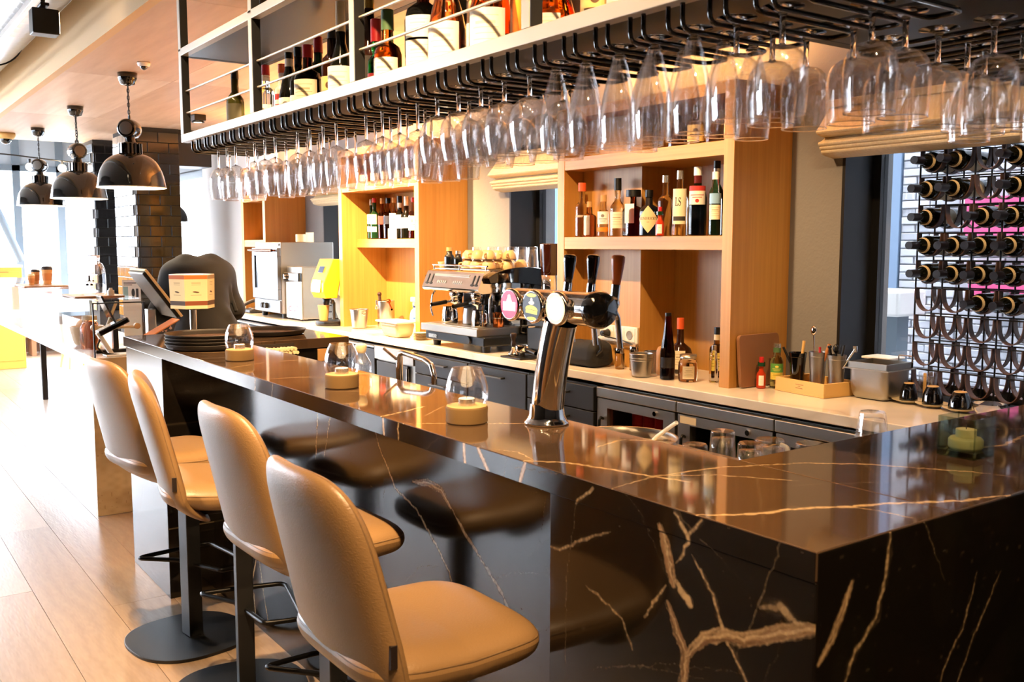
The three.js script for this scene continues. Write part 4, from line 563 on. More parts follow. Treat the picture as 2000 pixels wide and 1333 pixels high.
{
  const t = thing('bar_stool', 'beige leather bar stool nearest the camera, seat facing the bar', 'bar stool', [-0.85, 0, 0.17], 0);
  // seat in x-z, thicker at the back; y up
  part(t, 'seat', pad(0.415, 0.43, 0.1, 4.6, (x, y, z) => { const zz = y - 0.01; return [x * (1 + 0.05 * (zz / 0.2)), 0.733 + z * (z > 0 ? 0.85 : 1) - 0.25 * Math.max(0, -zz - 0.12) ** 1.4 + 0.02 * Math.max(0, zz) / 0.2, zz]; }, 14, 72, 7), m.leather);
  const sk = []; for (let i = 0; i <= 40; i++) { const a = i / 40 * 6.2832, c = Math.cos(a), s = Math.sin(a), q = (v) => Math.sign(v) * Math.pow(Math.abs(v), 2 / 4.6); const zz = 0.215 * q(s) * 0.985 - 0.01; sk.push([0.2075 * q(c) * 0.985 * (1 + 0.05 * zz / 0.2), 0.743 - 0.25 * Math.max(0, -zz - 0.12) ** 1.4 + 0.02 * Math.max(0, zz) / 0.2, zz]); }
  part(t.children[0], 'piping', tube(sk.slice(0, 40), 0.0028, 120, 6, true), m.leather);
  // back shell: taller than wide, narrower at the top, wrapped round the sitter, lower edge tucked under the seat
  const bend = (x, y, z) => { const v = (y + 0.235) / 0.47, wd = 1.06 - 0.17 * v, X = x * wd, tuck = Math.max(0, 0.22 - v) ** 2 * 1.6; return [X, 0.886 + y, 0.15 + 0.115 * v + z - 0.85 * X * X * (0.7 + 0.5 * v) - tuck]; };
  part(t, 'backrest', pad(0.43, 0.485, 0.056, 4.2, bend, 16, 80, 9), m.leather);
  const seam = (off, nm) => { const S = []; for (let i = 0; i < 60; i++) { const a = i / 60 * 6.2832, q = (v) => Math.sign(v) * Math.pow(Math.abs(v), 2 / 4.2); S.push(bend(0.215 * q(Math.cos(a)) * 0.992, 0.2425 * q(Math.sin(a)) * 0.992, off)); } part(t.children[1], nm, tube(S, 0.0024, 160, 6, true), m.leather); };
  seam(0.0, 'piping');
  part(t.children[1], 'brand_tab', bx(-0.003, 0.004, -0.022, 0.022, -0.007, 0.007, 0.001).translate(0.212, 0.80, 0.165), m.darkLid);
  part(t, 'seat_plate', bx(-0.1, 0.1, 0.664, 0.68, -0.12, 0.1, 0.003), m.satinBlack);
  part(t, 'column', bx(-0.036, 0.036, 0.012, 0.665, -0.085, -0.03, 0.004), m.satinBlack);
  part(t, 'base_plate', (() => { const s = new THREE.Shape(), n = 64; for (let i = 0; i < n; i++) { const a = i / n * 6.2832, q = (v) => Math.sign(v) * Math.pow(Math.abs(v), 2 / 2.5); const x = 0.225 * q(Math.cos(a)), z = 0.222 * q(Math.sin(a)); i ? s.lineTo(x, z) : s.moveTo(x, z); } const g = new THREE.ExtrudeGeometry(s, { depth: 0.008, bevelEnabled: true, bevelSize: 0.002, bevelThickness: 0.002, bevelSegments: 2 }); return g.rotateX(-Math.PI / 2).translate(0, 0.0025, -0.04); })(), m.satinBlack);
  part(t, 'footrest', [tube([[-0.036, 0.3, -0.05], [-0.17, 0.3, 0.06], [-0.19, 0.3, 0.06], [-0.19, 0.3, -0.05], [-0.18, 0.3, -0.2], [-0.15, 0.3, -0.225], [0.15, 0.3, -0.225], [0.18, 0.3, -0.2], [0.17, 0.3, -0.1], [0.036, 0.3, -0.06]], 0.009, 80)], m.blackMetal);
  t.position.set(-0.85, 0, 0.175);
  dup(t, [-1.6, 0, 0.075], 0.02, 'beige leather bar stool second from the camera, facing the recessed bar front');
  dup(t, [-2.29, 0, 0.09], -0.22, 'beige leather bar stool turned sideways, third from the camera');
  dup(t, [-2.84, 0, 0.1], 0.14, 'beige leather bar stool farthest from the camera, beside the marble leg');
}
// ---------- on the bar top ----------
const BY = 1.1012;
{
  const make = (label, p) => {
    const t = thing('candle_holder', label, 'candle holder', p);
    part(t, 'log_slice', lathe([[0, 0], [0.05, 0], [0.052, 0.003], [0.0515, 0.02], [0.0525, 0.036], [0.05, 0.041], [0.049, 0.0412]], 36), m.bark); part(t, 'cut_face', lathe([[0, 0.0418], [0.0495, 0.0418], [0.0495, 0.04]].reverse(), 36), m.logTop);
    const g = smooth([[0.046, 0.0425], [0.052, 0.06], [0.0535, 0.075], [0.051, 0.095], [0.0435, 0.118], [0.036, 0.134]], 5);
    part(t, 'glass_dome', [lathe(g, 40), lathe(g.map(([r, y]) => [r - 0.002, y]).reverse(), 40), new THREE.TorusGeometry(0.035, 0.0013, 6, 40).rotateX(Math.PI / 2).translate(0, 0.134, 0)], m.wine);
    const l = part(t, 'tealight', cyl(0.021, 0.021, 0.016, 0, 0.0422, 0, 24), m.tin); part(l, 'wax', cyl(0.0195, 0.0195, 0.003, 0, 0.0565, 0, 20), m.white2); part(l, 'wick', cyl(0.0008, 0.0006, 0.007, 0, 0.058, 0, 6), m.black);
    return t;
  };
  const a = make('glass dome candle on a log slice, nearest the beer tap', [-1.128, BY, -0.135]);
  dup(a, [-1.832, BY, -0.135], 1, 'glass dome candle on a log slice, middle of the three on the bar'); dup(a, [-2.686, BY, -0.12], 2, 'glass dome candle on a log slice, in front of the black trays');
}
{ const t = thing('tealight_glass', 'square smoked glass votive with a pale candle on the right bar arm', 'candle holder', [-0.216, BY, -0.78]); const w = 0.04;
  part(t, 'glass', [bx(-w, w, 0, 0.082, -w, -w + 0.004, 0.001), bx(-w, w, 0, 0.082, w - 0.004, w, 0.001), bx(-w, -w + 0.004, 0, 0.082, -w + 0.004, w - 0.004), bx(w - 0.004, w, 0, 0.082, -w + 0.004, w - 0.004), bx(-w, w, 0, 0.012, -w, w, 0.001)].map((g) => g), m.smoke);
  part(t, 'wax_block', lathe([[0, 0.0125], [0.03, 0.0125], [0.034, 0.018], [0.034, 0.032], [0.03, 0.037], [0, 0.038]], 28), m.wax); const c = part(t, 'tealight', cyl(0.02, 0.02, 0.016, 0, 0.038, 0, 24), m.wax); part(c, 'wick', cyl(0.001, 0.0007, 0.01, 0, 0.053, 0, 6), m.black); }
{ // beer tap tower
  const t = thing('beer_tap', 'chrome three-tap beer tower with round badges on the bar', 'beer tap', [-1.0, BY, -0.285]);
  part(t, 'base_flange', lathe([[0, 0], [0.054, 0], [0.055, 0.004], [0.05, 0.008], [0.044, 0.02], [0.041, 0.05]], 40), m.chrome);
  const col = []; for (let i = 0; i <= 20; i++) { const v = i / 20; col.push([0.004 * Math.sin(v * 3) + 0.05 * v * v, 0.008 + 0.245 * v, -0.003 * v]); }
  { const g = new THREE.TubeGeometry(new THREE.CatmullRomCurve3(col.map(V)), 30, 0.04, 36, false); part(t, 'column', g, m.chrome); }
  const X = 0.045, Yc = 0.288, Zc = -0.003, r = 0.039, prof = (a) => a;
  part(t, 'font_cylinder', lathe([[0, -0.185], [0.028, -0.185], [0.037, -0.178], [r, -0.165], [r, 0.13], [0.037, 0.14], [0, 0.145]], 44).rotateZ(-Math.PI / 2).translate(X, Yc, Zc), m.chrome);
  part(t, 'end_cap', lathe([[0.0395, 0.125], [0.043, 0.13], [0.043, 0.15], [0.036, 0.165], [0, 0.17]], 40).rotateZ(-Math.PI / 2).translate(X, Yc, Zc), m.blackGloss);
  const art = [
    canvasTex(256, 256, (g) => { g.fillStyle = '#d81e4a'; g.fillRect(0, 0, 256, 256); g.fillStyle = '#ffffff'; g.fillRect(34, 104, 188, 78); g.beginPath(); g.arc(128, 58, 20, 0, 7); g.fill(); g.beginPath(); g.moveTo(84, 106); g.lineTo(104, 66); g.lineTo(152, 66); g.lineTo(172, 106); g.fill(); }),
    canvasTex(256, 256, (g) => { g.fillStyle = '#10131c'; g.fillRect(0, 0, 256, 256); g.fillStyle = '#c7d33a'; g.beginPath(); g.ellipse(128, 30, 70, 16, 0, 0, 7); g.fill(); g.save(); g.translate(128, 160); g.rotate(0.08); g.beginPath(); g.ellipse(0, -8, 86, 34, 0, 0, 7); g.fill(); g.fillRect(-82, 6, 164, 24); g.fillStyle = '#10131c'; g.fillRect(-78, -6, 156, 4); g.restore(); g.fillStyle = '#c7d33a'; g.beginPath(); g.ellipse(128, 232, 66, 14, 0, 0, 7); g.fill(); g.fillStyle = '#f2f2f6'; g.beginPath(); g.ellipse(128, 96, 40, 16, 0, 0, 7); g.fill(); g.beginPath(); g.arc(128, 70, 16, 0, 7); g.fill(); }),
    canvasTex(256, 256, (g) => { g.fillStyle = '#f5dca0'; g.fillRect(0, 0, 256, 256); g.fillStyle = '#fffdf6'; g.beginPath(); g.arc(128, 128, 100, 0, 7); g.fill(); }),
  ];
  [-0.09, 0.002, 0.094].forEach((x, i) => {
    const b = part(t, 'badge', lathe([[0, 0.0], [0.032, 0], [0.0395, 0.004], [0.0405, 0.014], [0.036, 0.018], [0.0345, 0.0165]], 40).rotateX(Math.PI / 2).translate(x, Yc, Zc + r - 0.004), m.chrome);
    part(b, 'badge_face', new THREE.CircleGeometry(0.0352, 40).translate(x, Yc, Zc + r + 0.0132), new THREE.MeshStandardMaterial({ color: 0xffffff, roughness: 0.3, map: art[i], emissive: 0xffffff, emissiveMap: art[i], emissiveIntensity: i === 1 ? 0.25 : 0.6 }));
    const tp = part(t, 'tap', [bar([x, Yc, Zc - r + 0.004], [x, Yc + 0.004, Zc - 0.115], 0.011, 16), new THREE.SphereGeometry(0.019, 20, 14).translate(x, Yc + 0.006, Zc - 0.122), bar([x, Yc, Zc - 0.128], [x, Yc + 0.05, Zc - 0.135], 0.011, 14), tube([[x, Yc - 0.004, Zc - 0.122], [x, Yc - 0.03, Zc - 0.14], [x, Yc - 0.105, Zc - 0.15]], 0.0075, 14, 12)], m.chrome);
    part(tp, 'handle', lathe([[0, 0], [0.009, 0], [0.0115, 0.018], [0.0165, 0.06], [0.0165, 0.072], [0.012, 0.076], [0, 0.077]], 20).rotateX(-0.08).translate(x, Yc + 0.046, Zc - 0.135), i === 2 ? std(0xb45a26, 0.25) : m.blackGloss);
  });
}
{ // trays
  const shell = (r, h, lip) => [[0, 0], [r - 0.02, 0], [r - 0.008, 0.004], [r, h - 0.003], [r + lip, h], [r + lip, h + 0.002], [r - 0.0014, h + 0.0005], [r - 0.0098, 0.0055], [0, 0.004]];
  const t = thing('serving_tray', 'topmost of the stacked round black trays on the bar corner', 'tray', [-3.19, BY + 0.0402, -0.17], 0, 'stacked black trays'); part(t, 'pan', lathe(shell(0.178, 0.022, 0.003), 56), std(0x1a1410, 0.5)); part(t, 'cork_liner', lathe([[0, 0.0052], [0.162, 0.0052], [0.162, 0.0045]].reverse(), 48), std(0x3a2418, 0.7));
  for (let k = 0; k < 3; k++) dup(t, [-3.19, BY + k * 0.0134, -0.17], k, ['bottom black tray of the stack on the bar corner', 'second black tray from the bottom of the stack on the bar', 'second black tray from the top of the stack on the bar'][k], 'stacked black trays');
  dup(t, [-3.63, BY, -0.6], 0, 'single round black tray on the far arm of the bar', 'loose black tray');
  const b = thing('round_tray', 'round steel-rimmed tray with a cream base on the ledge behind the beer tap', 'tray', [-1.02, 1.0, -0.555]); part(b, 'rim', lathe([[0, 0], [0.125, 0], [0.135, 0.004], [0.141, 0.03], [0.145, 0.031], [0.143, 0.033], [0.139, 0.031], [0.132, 0.006], [0, 0.004]], 56), m.brushed); part(b, 'base_pad', lathe([[0, 0.0062], [0.131, 0.0062], [0.131, 0.0045]].reverse(), 48), m.cream);
  tag(part(scene, 'spoon', [tube([[-0.975, 1.008, -0.6], [-0.94, 1.04, -0.6], [-0.89, 1.075, -0.6], [-0.87, 1.088, -0.6]], 0.0055, 14)], m.white2), 'white spoon handle sticking up from the round tray', 'spoon');
}
function tumbler(label, p, r0, r1, h, group) { const t = thing('tumbler', label, 'glass', p, 0, group); const o = [[0, 0], [r0 - 0.002, 0], [r0, 0.003], [(r0 + r1) / 2, h * 0.5], [r1, h - 0.004], [r1 - 0.003, h]]; part(t, 'wall', [lathe([[r0, 0], [(r0 + r1) / 2, h * 0.5], [r1, h - 0.004], [r1 - 0.003, h], [0, h]], 32), lathe([[r0 - 0.003, 0.001], [(r0 + r1) / 2 - 0.003, h * 0.5], [r1 - 0.003, h - 0.018], [0, h - 0.016]], 32)], m.wine); part(t, 'lip', new THREE.TorusGeometry(r0 - 0.0015, 0.0015, 6, 32).rotateX(Math.PI / 2).translate(0, 0.0016, 0), m.solid); return t; }
{
  tumbler('upturned tumbler on the bar ledge, nearest the inner corner edge', [-0.655, 1.0, -0.44], 0.033, 0.028, 0.09); tumbler('upturned tumbler on the bar ledge, middle and tallest of the three', [-0.69, 1.0, -0.57], 0.033, 0.028, 0.1); tumbler('upturned tumbler on the bar ledge, rightmost of the three by the tray', [-0.585, 1.0, -0.545], 0.033, 0.028, 0.092); tumbler('upturned tumbler on the bar ledge, half hidden left of the other three', [-0.73, 1.0, -0.42], 0.033, 0.028, 0.085);
  tumbler('thick upturned tumbler behind the right bar arm', [-0.62, 1.0, -1.06], 0.048, 0.033, 0.105); tumbler('low glass dish right of the thick upturned tumbler', [-0.52, 1.0, -1.13], 0.045, 0.04, 0.06);
  const mug = (l, x, z) => { const t = tumbler(l, [x, 1.0, z], 0.034, 0.034, 0.08); t.name = numbered('glass_mug'); part(t, 'handle', tube([[0.033, 0.015, 0.0], [0.05, 0.02, 0.0], [0.056, 0.045, 0.0], [0.05, 0.068, 0.0], [0.033, 0.072, 0.0]], 0.0055, 24), m.offWhite); };
  mug('glass mug with a pale handle right of the upturned tumblers', -0.625, -0.66); mug('second glass mug with a pale handle beside the inner bar corner', -0.54, -0.7);
}
{ // card lamp, faucet, carafe, bamboo sticks
  const t = thing('card_lamp', 'small table lamp with a six-sided folded menu-card shade on a steel stem', 'lamp', [-3.83, BY, -0.3]);
  part(t, 'stem', cyl(0.016, 0.016, 0.13, 0, 0.004, 0, 24), m.steel); part(t, 'foot', cyl(0.06, 0.058, 0.006, 0, 0, 0, 36), m.blackMetal); part(t, 'holder', cyl(0.03, 0.06, 0.03, 0, 0.12, 0, 28), m.black);
  const menu = canvasTex(512, 256, (g, w, h) => { g.fillStyle = '#efdcae'; g.fillRect(0, 0, w, h); for (let k = 0; k < 6; k++) { const x = k * w / 6; g.fillStyle = ['#d8793a', '#a98f6a', '#8f8670', '#6a6458', '#b9a06a', '#c06a3a'][k]; g.fillRect(x, 0, w / 6, 30); g.fillStyle = ['#8a4a2a', '#5a4030', '#4a3a30'][k % 3]; g.fillRect(x, 196, w / 6, 34); g.fillStyle = '#8a7a5a'; for (let i = 0; i < 3; i++) g.fillRect(x + 26, 52 + i * 10, 34, 2); g.fillStyle = '#5a4c38'; g.beginPath(); g.ellipse(x + 42, 128, 13, 6, 0.3, 0, 7); g.fill(); g.fillRect(x + 22, 150, 40, 2); } });
  part(t, 'shade', (() => { const q = new THREE.CylinderGeometry(0.107, 0.103, 0.16, 6, 1, true).rotateY(0.94).translate(0, 0.208, 0).toNonIndexed(); q.computeVertexNormals(); return q; })(), std(0xffffff, 0.7, 0, { map: menu, side: THREE.DoubleSide })); part(t, 'top_card', new THREE.CylinderGeometry(0.106, 0.106, 0.004, 6).rotateY(0.94).translate(0, 0.29, 0), m.offWhite);
  const f = thing('sink_faucet', 'chrome faucet with a bent spout behind the bar edge', 'faucet', [-2.06, 0.9315, -0.46]); part(f, 'riser', cyl(0.014, 0.012, 0.22, 0, 0, 0, 20), m.chrome); part(f, 'spout', tube([[0, 0.2, 0], [0.0, 0.225, 0], [0.03, 0.235, 0], [0.17, 0.225, 0], [0.215, 0.212, 0], [0.232, 0.18, 0], [0.232, 0.15, 0]], 0.0095, 40, 12), m.chrome); part(f, 'lever', bar([0, 0.21, 0.01], [-0.02, 0.25, 0.05], 0.005), m.chrome);
  const c = thing('glass_carafe', 'small glass carafe with a pale stopper behind the middle candle', 'carafe', [-2.06, BY, -0.315]); part(c, 'body', [lathe(smooth([[0, 0.002], [0.03, 0.002], [0.034, 0.012], [0.032, 0.04], [0.02, 0.062], [0.014, 0.075], [0.017, 0.085]], 4), 28)], m.wine); part(c, 'stopper', lathe(smooth([[0, 0.07], [0.012, 0.072], [0.019, 0.088], [0.018, 0.1], [0, 0.106]], 4), 22), m.cream);
  const n = thing('bamboo_bundle', 'low bundle of cut bamboo rounds standing where the bar arms meet', 'bamboo', [-3.285, 0.9316, -0.5]);
  part(n, 'block', bx(-0.012, -0.004, 0, 0.155, -0.09, 0.09), std(0x1c140c, 0.9)); for (let i = 0; i < 8; i++) for (let j = 0; j < 11; j++) part(n, 'bamboo_round', cyl(0.0078, 0.0078, 0.05 + R(-0.006, 0.006), 0, 0, 0, 9).rotateZ(-Math.PI / 2).translate(-0.004, 0.012 + i * 0.0172 + R(-0.003, 0.003), -0.084 + j * 0.0168 + (i % 2) * 0.008 + R(-0.002, 0.002)), m.cream);
}
// ---------- espresso corner ----------
{
  const t = thing('espresso_machine', 'chrome and black two-group espresso machine on the worktop', 'espresso machine', [-3.78, CY, -1.99]); const h = 0.315;
  part(t, 'base', [bx(-h, h, 0.035, 0.09, -0.2, 0.235, 0.01)], std(0x23262a, 0.35, 0.4)); part(t, 'drip_tray', [bx(-h - 0.005, h - 0.03, 0.09, 0.132, -0.16, 0.262, 0.004), bx(-h + 0.02, h - 0.05, 0.132, 0.135, -0.05, 0.24)], m.brushed);
  part(t, 'rear_body', bx(-h + 0.01, h, 0.09, 0.4, -0.22, -0.02, 0.02), m.blackGloss);
  { const s = new THREE.Shape(); s.moveTo(-0.23, 0.405); s.quadraticCurveTo(-0.2, 0.47, 0.0, 0.465); s.quadraticCurveTo(0.15, 0.46, 0.215, 0.41); s.lineTo(0.205, 0.385); s.quadraticCurveTo(0, 0.4, -0.22, 0.35); s.lineTo(-0.23, 0.405); for (const x of [h - 0.012, -h - 0.018]) part(t, 'side_fin', uvm(new THREE.ExtrudeGeometry(s, { depth: 0.03, bevelEnabled: true, bevelSize: 0.004, bevelThickness: 0.004, bevelSegments: 2 }).rotateY(-Math.PI / 2).translate(x + 0.03, 0, 0)), m.blackGloss); }
  { const s = new THREE.Shape(); s.moveTo(-0.05, 0.09); s.quadraticCurveTo(-0.2, 0.1, -0.22, 0.2); s.lineTo(-0.22, 0.36); s.lineTo(-0.1, 0.38); s.lineTo(-0.03, 0.28); s.lineTo(-0.05, 0.09); part(t, 'side_panel', uvm(new THREE.ExtrudeGeometry(s, { depth: 0.02, bevelEnabled: false }).rotateY(-Math.PI / 2).translate(h + 0.021, 0, 0)), m.black); }
  { const s = new THREE.Shape(); s.moveTo(-0.02, 0.34); s.lineTo(0.23, 0.325); s.quadraticCurveTo(0.262, 0.33, 0.262, 0.35); s.lineTo(0.222, 0.44); s.quadraticCurveTo(0.21, 0.452, 0.19, 0.452); s.lineTo(-0.02, 0.452); const g = new THREE.ExtrudeGeometry(s, { depth: 2 * h - 0.03, bevelEnabled: false, curveSegments: 8 }).rotateY(-Math.PI / 2).translate(h - 0.015, 0, 0); const hd = part(t, 'group_hood', uvm(g), m.chrome);
    const on = (x0, x1, a, b, mt, nm) => part(hd, nm, bx(x0, x1, a, b, -0.002, 0.002).rotateX(-0.418).translate(0, 0.395, 0.2435), mt); on(-0.2, 0.17, 0.02, 0.034, m.brushed, 'name_strip'); for (const x of [-0.26, -0.215, 0.225, 0.265]) { on(x - 0.004, x + 0.004, -0.032, 0.032, m.black, 'steam_lever'); on(x - 0.013, x + 0.013, -0.03, -0.02, m.black, 'steam_lever'); } for (const x of [-0.1, 0.07]) for (let k = 0; k < 5; k++) on(x - 0.045 + k * 0.02, x - 0.033 + k * 0.02, -0.022, -0.006, m.brushed, 'button'); }
  part(t, 'cup_rail', [tube([[-h + 0.02, 0.475, 0.19], [h - 0.03, 0.475, 0.19]], 0.005, 4), ...[-0.28, 0, 0.27].map((x) => bar([x, 0.45, 0.19], [x, 0.475, 0.19], 0.004))], m.chrome); part(t, 'top_tray', bx(-h + 0.02, h - 0.03, 0.4525, 0.456, -0.21, 0.18), m.brushed);
  for (const x of [-0.13, 0.1]) { const g = part(t, 'group_head', lathe([[0, 0.335], [0.04, 0.335], [0.042, 0.3], [0.036, 0.285], [0, 0.284]], 28).translate(x, 0, 0.13), m.chrome); part(g, 'portafilter', [lathe([[0, 0.284], [0.036, 0.284], [0.034, 0.255], [0.012, 0.245], [0.01, 0.228], [0, 0.228]], 24).translate(x, 0, 0.13), bar([x, 0.268, 0.16], [x, 0.262, 0.2], 0.007)], m.chrome); part(g, 'handle', bar([x, 0.262, 0.2], [x, 0.25, 0.3], 0.012, 12), m.black); }
  part(t, 'steam_wand', tube([[0.29, 0.34, 0.16], [0.305, 0.3, 0.19], [0.315, 0.22, 0.2], [0.31, 0.16, 0.19]], 0.005, 24), m.chrome); part(t, 'steam_wand', tube([[-0.29, 0.34, 0.16], [-0.3, 0.3, 0.19], [-0.305, 0.22, 0.2], [-0.3, 0.17, 0.19]], 0.005, 24), m.chrome);
  for (const x of [-0.27, 0.26]) for (const z of [-0.16, 0.18]) part(t, 'foot', cyl(0.022, 0.026, 0.036, x, 0, z, 18), m.black); part(t, 'badge_plate', bx(-0.27, -0.18, 0.048, 0.07, 0.2352, 0.238), m.tin); part(t, 'dial', cyl(0.022, 0.019, 0.012, 0, 0, 0, 20).rotateX(Math.PI / 2).translate(0.17, 0.064, 0.236), m.black);
  // jugs and cups on the drip tray
  const jug = (label, x, z, mat, r, hh) => { const q = thing('milk_jug', label, 'jug', [x, CY + 0.1362, z]); part(q, 'body', lathe([[0, 0], [r * 0.98, 0], [r, 0.004], [r * 0.98, hh * 0.5], [r * 0.84, hh], [r * 0.82, hh], [r * 0.93, hh * 0.5], [r * 0.94, 0.006], [0, 0.005]], 32), mat); part(q, 'handle', tube([[r * 0.9, hh * 0.85, 0], [r * 1.5, hh * 0.82, 0], [r * 1.55, hh * 0.3, 0], [r, hh * 0.2, 0]], 0.004, 24), mat); return q; };
  jug('tall steel milk jug under the left group of the espresso machine', -4.0, -1.87, m.chrome, 0.048, 0.09); jug('tall steel milk jug under the right group of the espresso machine', -3.62, -1.83, m.chrome, 0.046, 0.09); jug('grey metal jug between the two tall steel jugs', -3.81, -1.9, std(0x9a9a9c, 0.35, 0.6), 0.052, 0.09); 
  { const q = thing('copper_cup', 'copper cup on the right of the espresso drip tray', 'cup', [-3.535, CY + 0.1362, -1.9]); part(q, 'body', lathe([[0, 0], [0.032, 0], [0.036, 0.08], [0.034, 0.08], [0.03, 0.004], [0, 0.004]], 28), m.copper); part(q, 'band', lathe([[0.0345, 0.05], [0.0358, 0.05], [0.0362, 0.054]], 28), m.chrome); }
  // on top: cups, bottles, upturned glasses
  const T = CY + 0.4575; const cup = (label, x, y, z) => { const q = thing('cappuccino_cup', label, 'cup', [x, y, z], R(0, 6), 'brown-rimmed cups on the espresso machine'); part(q, 'bowl', lathe([[0.04, 0.0], [0.041, 0.012], [0.035, 0.035], [0.022, 0.048], [0.02, 0.052], [0, 0.051]], 26), m.tan); part(q, 'rim', new THREE.TorusGeometry(0.0405, 0.0018, 6, 28).rotateX(Math.PI / 2).translate(0, 0.002, 0), std(0x4a2a18, 0.4)); part(q, 'handle', tube([[0.036, 0.034, 0], [0.056, 0.03, 0], [0.054, 0.014, 0], [0.04, 0.01, 0]], 0.004, 16), m.tan); return q; };
  const nm = ['front left', 'front middle', 'front right', 'second-row left', 'second-row middle', 'second-row right', 'back middle', 'back right', 'back left']; let k = 0; for (const [x, z, n] of [[-3.78, -1.86, 2], [-3.68, -1.86, 2], [-3.57, -1.86, 2], [-3.73, -1.95, 2], [-3.62, -1.96, 2], [-3.53, -1.965, 2], [-3.65, -2.06, 1], [-3.555, -2.065, 1], [-3.745, -2.06, 1]]) for (let i = 0; i < n; i++) cup(`${i ? 'upper' : 'lower'} tan cup of the ${nm[(k += i ? 0 : 1) - 1]} stack on the espresso machine`, x + R(-0.005, 0.005), T + i * 0.0535, z + R(-0.006, 0.006)).userData.group = i ? 'upper tan cups on the espresso machine' : 'lower tan cups on the espresso machine';
  bottle('small dark syrup bottle on the left of the espresso machine', [-3.985, T, -1.86], { h: 0.12, r: 0.03, s: 'squat', m: dark.ink, cap: cap.cork, ch: 0.02, cr: 0.018 }); bottle('small dark bottle second from left on the espresso machine', [-3.92, T, -1.88], { h: 0.1, r: 0.026, s: 'squat', m: dark.wine, cap: cap.silver, ch: 0.018 }); { const q = thing('small_bowl', 'small cream bowl at the left end of the espresso machine top', 'bowl', [-4.045, T, -1.85]); part(q, 'bowl', lathe([[0, 0], [0.018, 0], [0.03, 0.035], [0.028, 0.035], [0.016, 0.004], [0, 0.004]], 24), m.cream); }
  const g0 = tumbler('upturned clear tumbler leftmost in the row at the back of the espresso machine', [-3.98, T, -2.05], 0.034, 0.028, 0.125, 'tumblers at the back of the espresso machine'); for (let i = 1; i < 6; i++) dup(g0, [-3.98 + i * 0.088, T, -2.09 - 0.01 * i], 0, `upturned clear tumbler, ${['', 'second', 'third', 'fourth', 'fifth', 'sixth'][i]} from left at the back of the espresso machine`);
}
